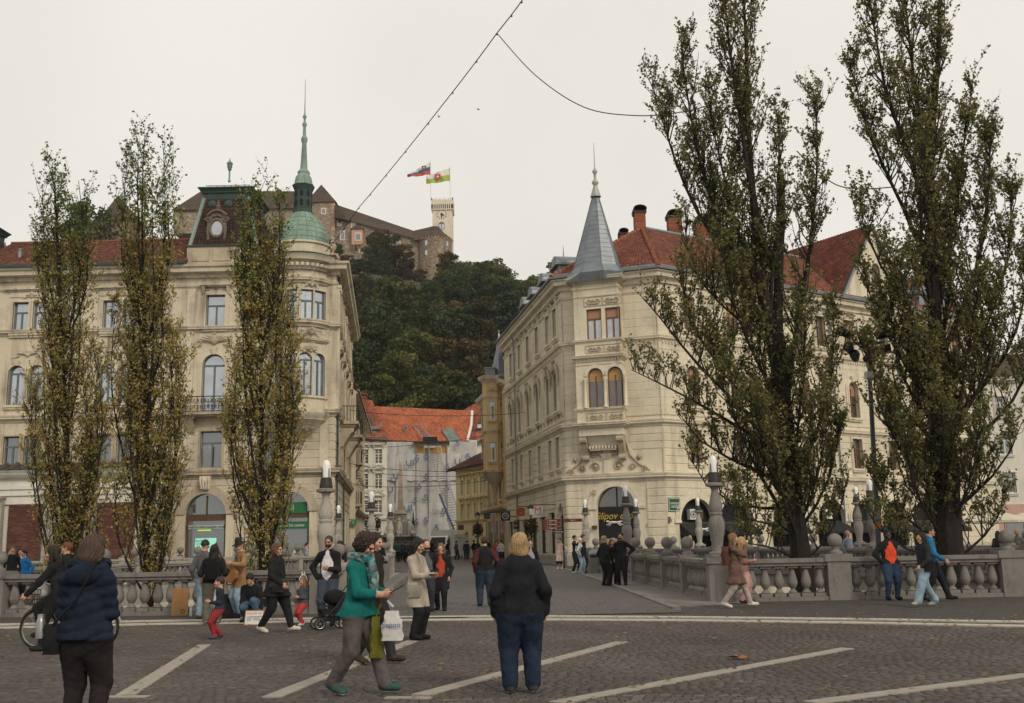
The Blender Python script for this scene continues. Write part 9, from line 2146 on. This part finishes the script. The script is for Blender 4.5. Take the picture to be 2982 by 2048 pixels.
# white van
Yv = 102.; vn = thing('van', 'white box van parked in front of the scaffold sheeting', 'van', (at(1266, 1600, Yv).x, Yv, .46), R(-14)); wv = plain('van_white', (.68, .68, .66), .3, coat=.4, var=.04)
b = MB(); prof = [(0, .45), (0, .95), (.12, 1.12), (.75, 1.28), (1.25, 2.05), (1.45, 2.15), (2.0, 2.15), (2.0, .35), (.1, .35)]; b.prism([(-.95, y, z) for y, z in prof], (1.9, 0, 0)); sub('body', b.mesh('body', wv), vn); sub('cargo_box', MB().box(-1.05, 1.05, 2.05, 5.2, .5, 2.75).mesh('cargo_box', wv), vn)
sub('windscreen', MB().prism([(-.82, .77, 1.30), (.82, .77, 1.30), (.72, 1.24, 2.02), (-.72, 1.24, 2.02)], (0, -.012, .008)).mesh('windscreen', black), vn)
for s_ in (-1, 1):
 sub('door_window', MB().prism([(s_*.955, 1.0, 1.35), (s_*.955, 1.85, 1.35), (s_*.955, 1.85, 1.95), (s_*.955, 1.4, 1.95)], (s_*.01, 0, 0)).mesh('door_window', glass_d), vn); sub('headlight', MB().box(-.16, .16, -.03, .05, .78, .95).mesh('headlight', milk), vn, (s_*.72, 0, 0)); sub('mirror', MB().box(-.1, .1, -.06, .06, 1.3, 1.65).mesh('mirror', ironb), vn, (s_*1.12, 1.0, 0))
 for y in (.75, 4.2): sub('wheel', MB().lathe([(.0, -.11), (.2, -.11), (.33, -.09), (.35, 0), (.33, .09), (.2, .11), (0, .11)], 16).mesh('wheel', ironb, True), vn, (s_*.85, y, .35), (0, R(90), 0))
sub('grille', MB().box(-.5, .5, -.03, .0, .5, .72).mesh('grille', ironb), vn); sub('number_plate', MB().box(-.26, .26, -.05, -.03, .42, .53).mesh('number_plate', frame_wh), vn)
p = at(1343, 1590, 99); es = thing('info_board', 'white information board with green heading near the van', 'sign', (p.x, 99, .44)); sub('board', MB().box(-.65, .65, -.04, .04, .25, 2.2).mesh('board', plain('board_print', (.45, .45, .43), .7, var=.35, scale=6)), es); sub('heading', MB().box(-.4, .4, -.06, -.041, 1.85, 2.0).mesh('heading', plain('heading_green', (.35, .45, .1), .6)), es); sub('leg', MB().box(-.6, -.5, -.03, .03, 0, .25).mesh('leg', ironb), es)
# shop signs hung across the street
def hung(u, v, w, h, label, mat, txt=(), off_=1.0, ring=None):
 k = (u-1491)/3000; Yh = (3.25-off_+65.5*.1863)/(k+.1863); p = at(u, v, Yh); t = thing('hanging_sign', label, 'sign', tuple(p)); W_, H_ = w*Yh/3000, h*Yh/3000
 sub('panel', MB().box(-W_/2, W_/2, -.06, .06, -H_/2, H_/2).mesh('panel', mat), t); sub('bracket', MB().tube([(-W_/2, 0, H_/2+.08), (W_/2+.9, 0, H_/2+.08)], .025, 5).mesh('bracket', ironb), t)
 for s_, sz, m, dz, rot in txt: o = sub('lettering', text_mesh(s_, sz, .004, m), t, (0, -.068, dz)); o.rotation_euler = (0, rot, 0)
 if ring: sub('emblem', MB().tube([(ring*math.cos(a), -.07, ring*math.sin(a)) for a in np.linspace(0, 6.2832, 19)], .03, 5, False).mesh('emblem', ironb if mat is not black else frame_wh), t)
hung(1516, 1491, 25, 25, 'square orange sign with a black round M emblem', plain('orange_sign', (.55, .12, .035), .5), (('M', .34, ironb, 0, 0),), ring=.24)
hung(1566, 1490, 31, 31, 'square white sign with a red M above small letters', plain('sign_white', (.55, .53, .50), .5), (('M', .6, plain('sign_red', (.4, .04, .03), .5), .08, 0), ('A M O R E', .14, ironb, -.22, 0)))
hung(1472, 1503, 27, 27, 'square black sign with a pale striped crescent', black, (('=', .4, frame_wh, 0, 0),), ring=.22)
red_t = plain('banner_red', (.35, .03, .05), .6); bpal = plain('banner_grey', (.42, .36, .33), .8)
hung(1437, 1522, 14, 53, 'pale vertical fabric banner with dark red lettering, farther of two', bpal, (('s.Oliver', .42, red_t, 0, R(-90)),)); hung(1465, 1530, 13, 42, 'pale vertical fabric banner with dark red lettering under the crescent sign', bpal, (('s.Oliver', .36, red_t, 0, R(-90)),))
hung(1502, 1530, 13, 22, 'small dark purple sign with white patches below the orange sign', plain('purple_sign', (.06, .02, .03), .5), (('oo', .2, frame_wh, 0, 0),))
def hang2(u, v, Y, w, h, label, mat, s_=None, sz=.2, m=None):
 p = at(u, v, Y); t = thing('hanging_sign', label, 'sign', tuple(p)); W_, H_ = w*Y/3000, h*Y/3000; sub('panel', MB().box(-W_/2, W_/2, -.05, .05, -H_/2, H_/2).mesh('panel', mat), t); sub('bracket', MB().tube([(-W_/2-.6, 0, H_/2+.06), (W_/2, 0, H_/2+.06)], .025, 5).mesh('bracket', ironb), t)
 if s_: sub('lettering', text_mesh(s_, sz, .004, m or frame_wh), t, (0, -.058, 0))
hang2(1030, 1522, 84, 16, 14, 'green square shop sign with a white letter left of the street', plain('bank_green', (.02, .22, .07), .5), 'C', .3); hang2(1418, 1504, 93, 17, 13, 'dark rectangular shop sign on the yellow house', black, 'ALMIRA', .12); hang2(1342, 1537, 100, 17, 13, 'brown picture sign on the yellow house wall', wood_br)
# cables
def wire(label, pts, r, bulbs=False, sag=0.):
 P = [Vector(p) for p in pts]; n = 14; L = []
 for j, (a, c) in enumerate(zip(P, P[1:])):
  m0, m1 = (c-P[max(0, j-1)])*.5, (P[min(len(P)-1, j+2)]-a)*.5
  for i in range(n): t = i/n; q = a*(2*t**3-3*t*t+1)+m0*(t**3-2*t*t+t)+c*(3*t*t-2*t**3)+m1*(t**3-t*t); q.z -= sag*4*t*(1-t); L.append(q)
 L.append(P[-1]); t = thing('overhead_cable', label, 'cable', tuple(P[0])); o = MB(); o.tube([q-P[0] for q in L], r, 5); sub('line', o.mesh('line', ironb), t)
 if bulbs:
  b = MB()
  for q in L[::2]: b.ball(q-P[0]+Vector((0, 0, -.05)), .04, 5, 4)
  sub('bulbs', b.mesh('bulbs', ironb), t, kind='stuff')
wire('twisted light cable rising from the palace corner over the square', [at(945, 735, 62.3), at(1045, 605, 55), at(1447, 97, 36), at(1560, -90, 31)], .022, True, .12)
wire('thin cable sagging from the light cable into the broad poplar', [at(1447, 97, 36), at(1560, 220, 34.5), at(1700, 312, 33), at(1850, 337, 31.5), at(1990, 326, 30.5), at(2100, 296, 29.8)], .018); wire('thin cable sagging between the two broad poplars', [at(2320, 440, 29.8), at(2420, 530, 29.6), at(2500, 550, 29.4), at(2600, 545, 29.2)], .018)
for i, (a, c) in enumerate((((1010, 1347, 80), (1425, 1362, 96)), ((1012, 1362, 84), (1400, 1378, 100)), ((1022, 1408, 84), (1440, 1392, 90)), ((1000, 1190, 78), (1560, 1195, 78)), ((1015, 1240, 84), (1130, 1190, 110)), ((1030, 1300, 90), (1480, 1250, 90)))):
 wire(['tram style wire spanning the street below the eaves', 'second wire spanning the street just under it', 'thick wire dipping across the obelisk', 'highest wire spanning the street near the orange roof ridge', 'short wire from the balcony to the old red roof', 'wire from the balcony house to the ivory palace'][i], [at(*a), at(*c)], .022, False, .5)
for u, v, Y in ((1393, 320, 60), (1278, 341, 60), (1877, 355, 55)):
 p = at(u, v, Y); b = MB(); b.tube([p+Vector((-.08, 0, 0)), p, p+Vector((.1, 0, .02))], [.01, .035, .008], 5)
 for s_ in (-1, 1): b._add([tuple(p), tuple(p+Vector((.03, s_*.05, .06))), tuple(p+Vector((-.02+.06*s_, s_*.12, .09)))], [(0, 1, 2)])
 one('bird', 'small dark bird gliding in the pale sky', 'bird', b, ironb, group='birds in the sky')
# air over the town
hv = bpy.data.materials.new('haze_air'); hv.use_nodes = True; t = hv.node_tree; t.nodes.clear(); ou = t.nodes.new('ShaderNodeOutputMaterial'); pvn = t.nodes.new('ShaderNodeVolumePrincipled')
pvn.inputs['Color'].default_value = (.93, .92, .90, 1); pvn.inputs['Density'].default_value = .00013; t.links.new(pvn.outputs[0], ou.inputs['Volume'])
b = MB(); b.box(-800, 800, -130, 1700, -8, 150); o = b.build('haze', hv, None, kind='stuff'); tag(o, 'thin pale haze in the air over the whole town', 'haze')
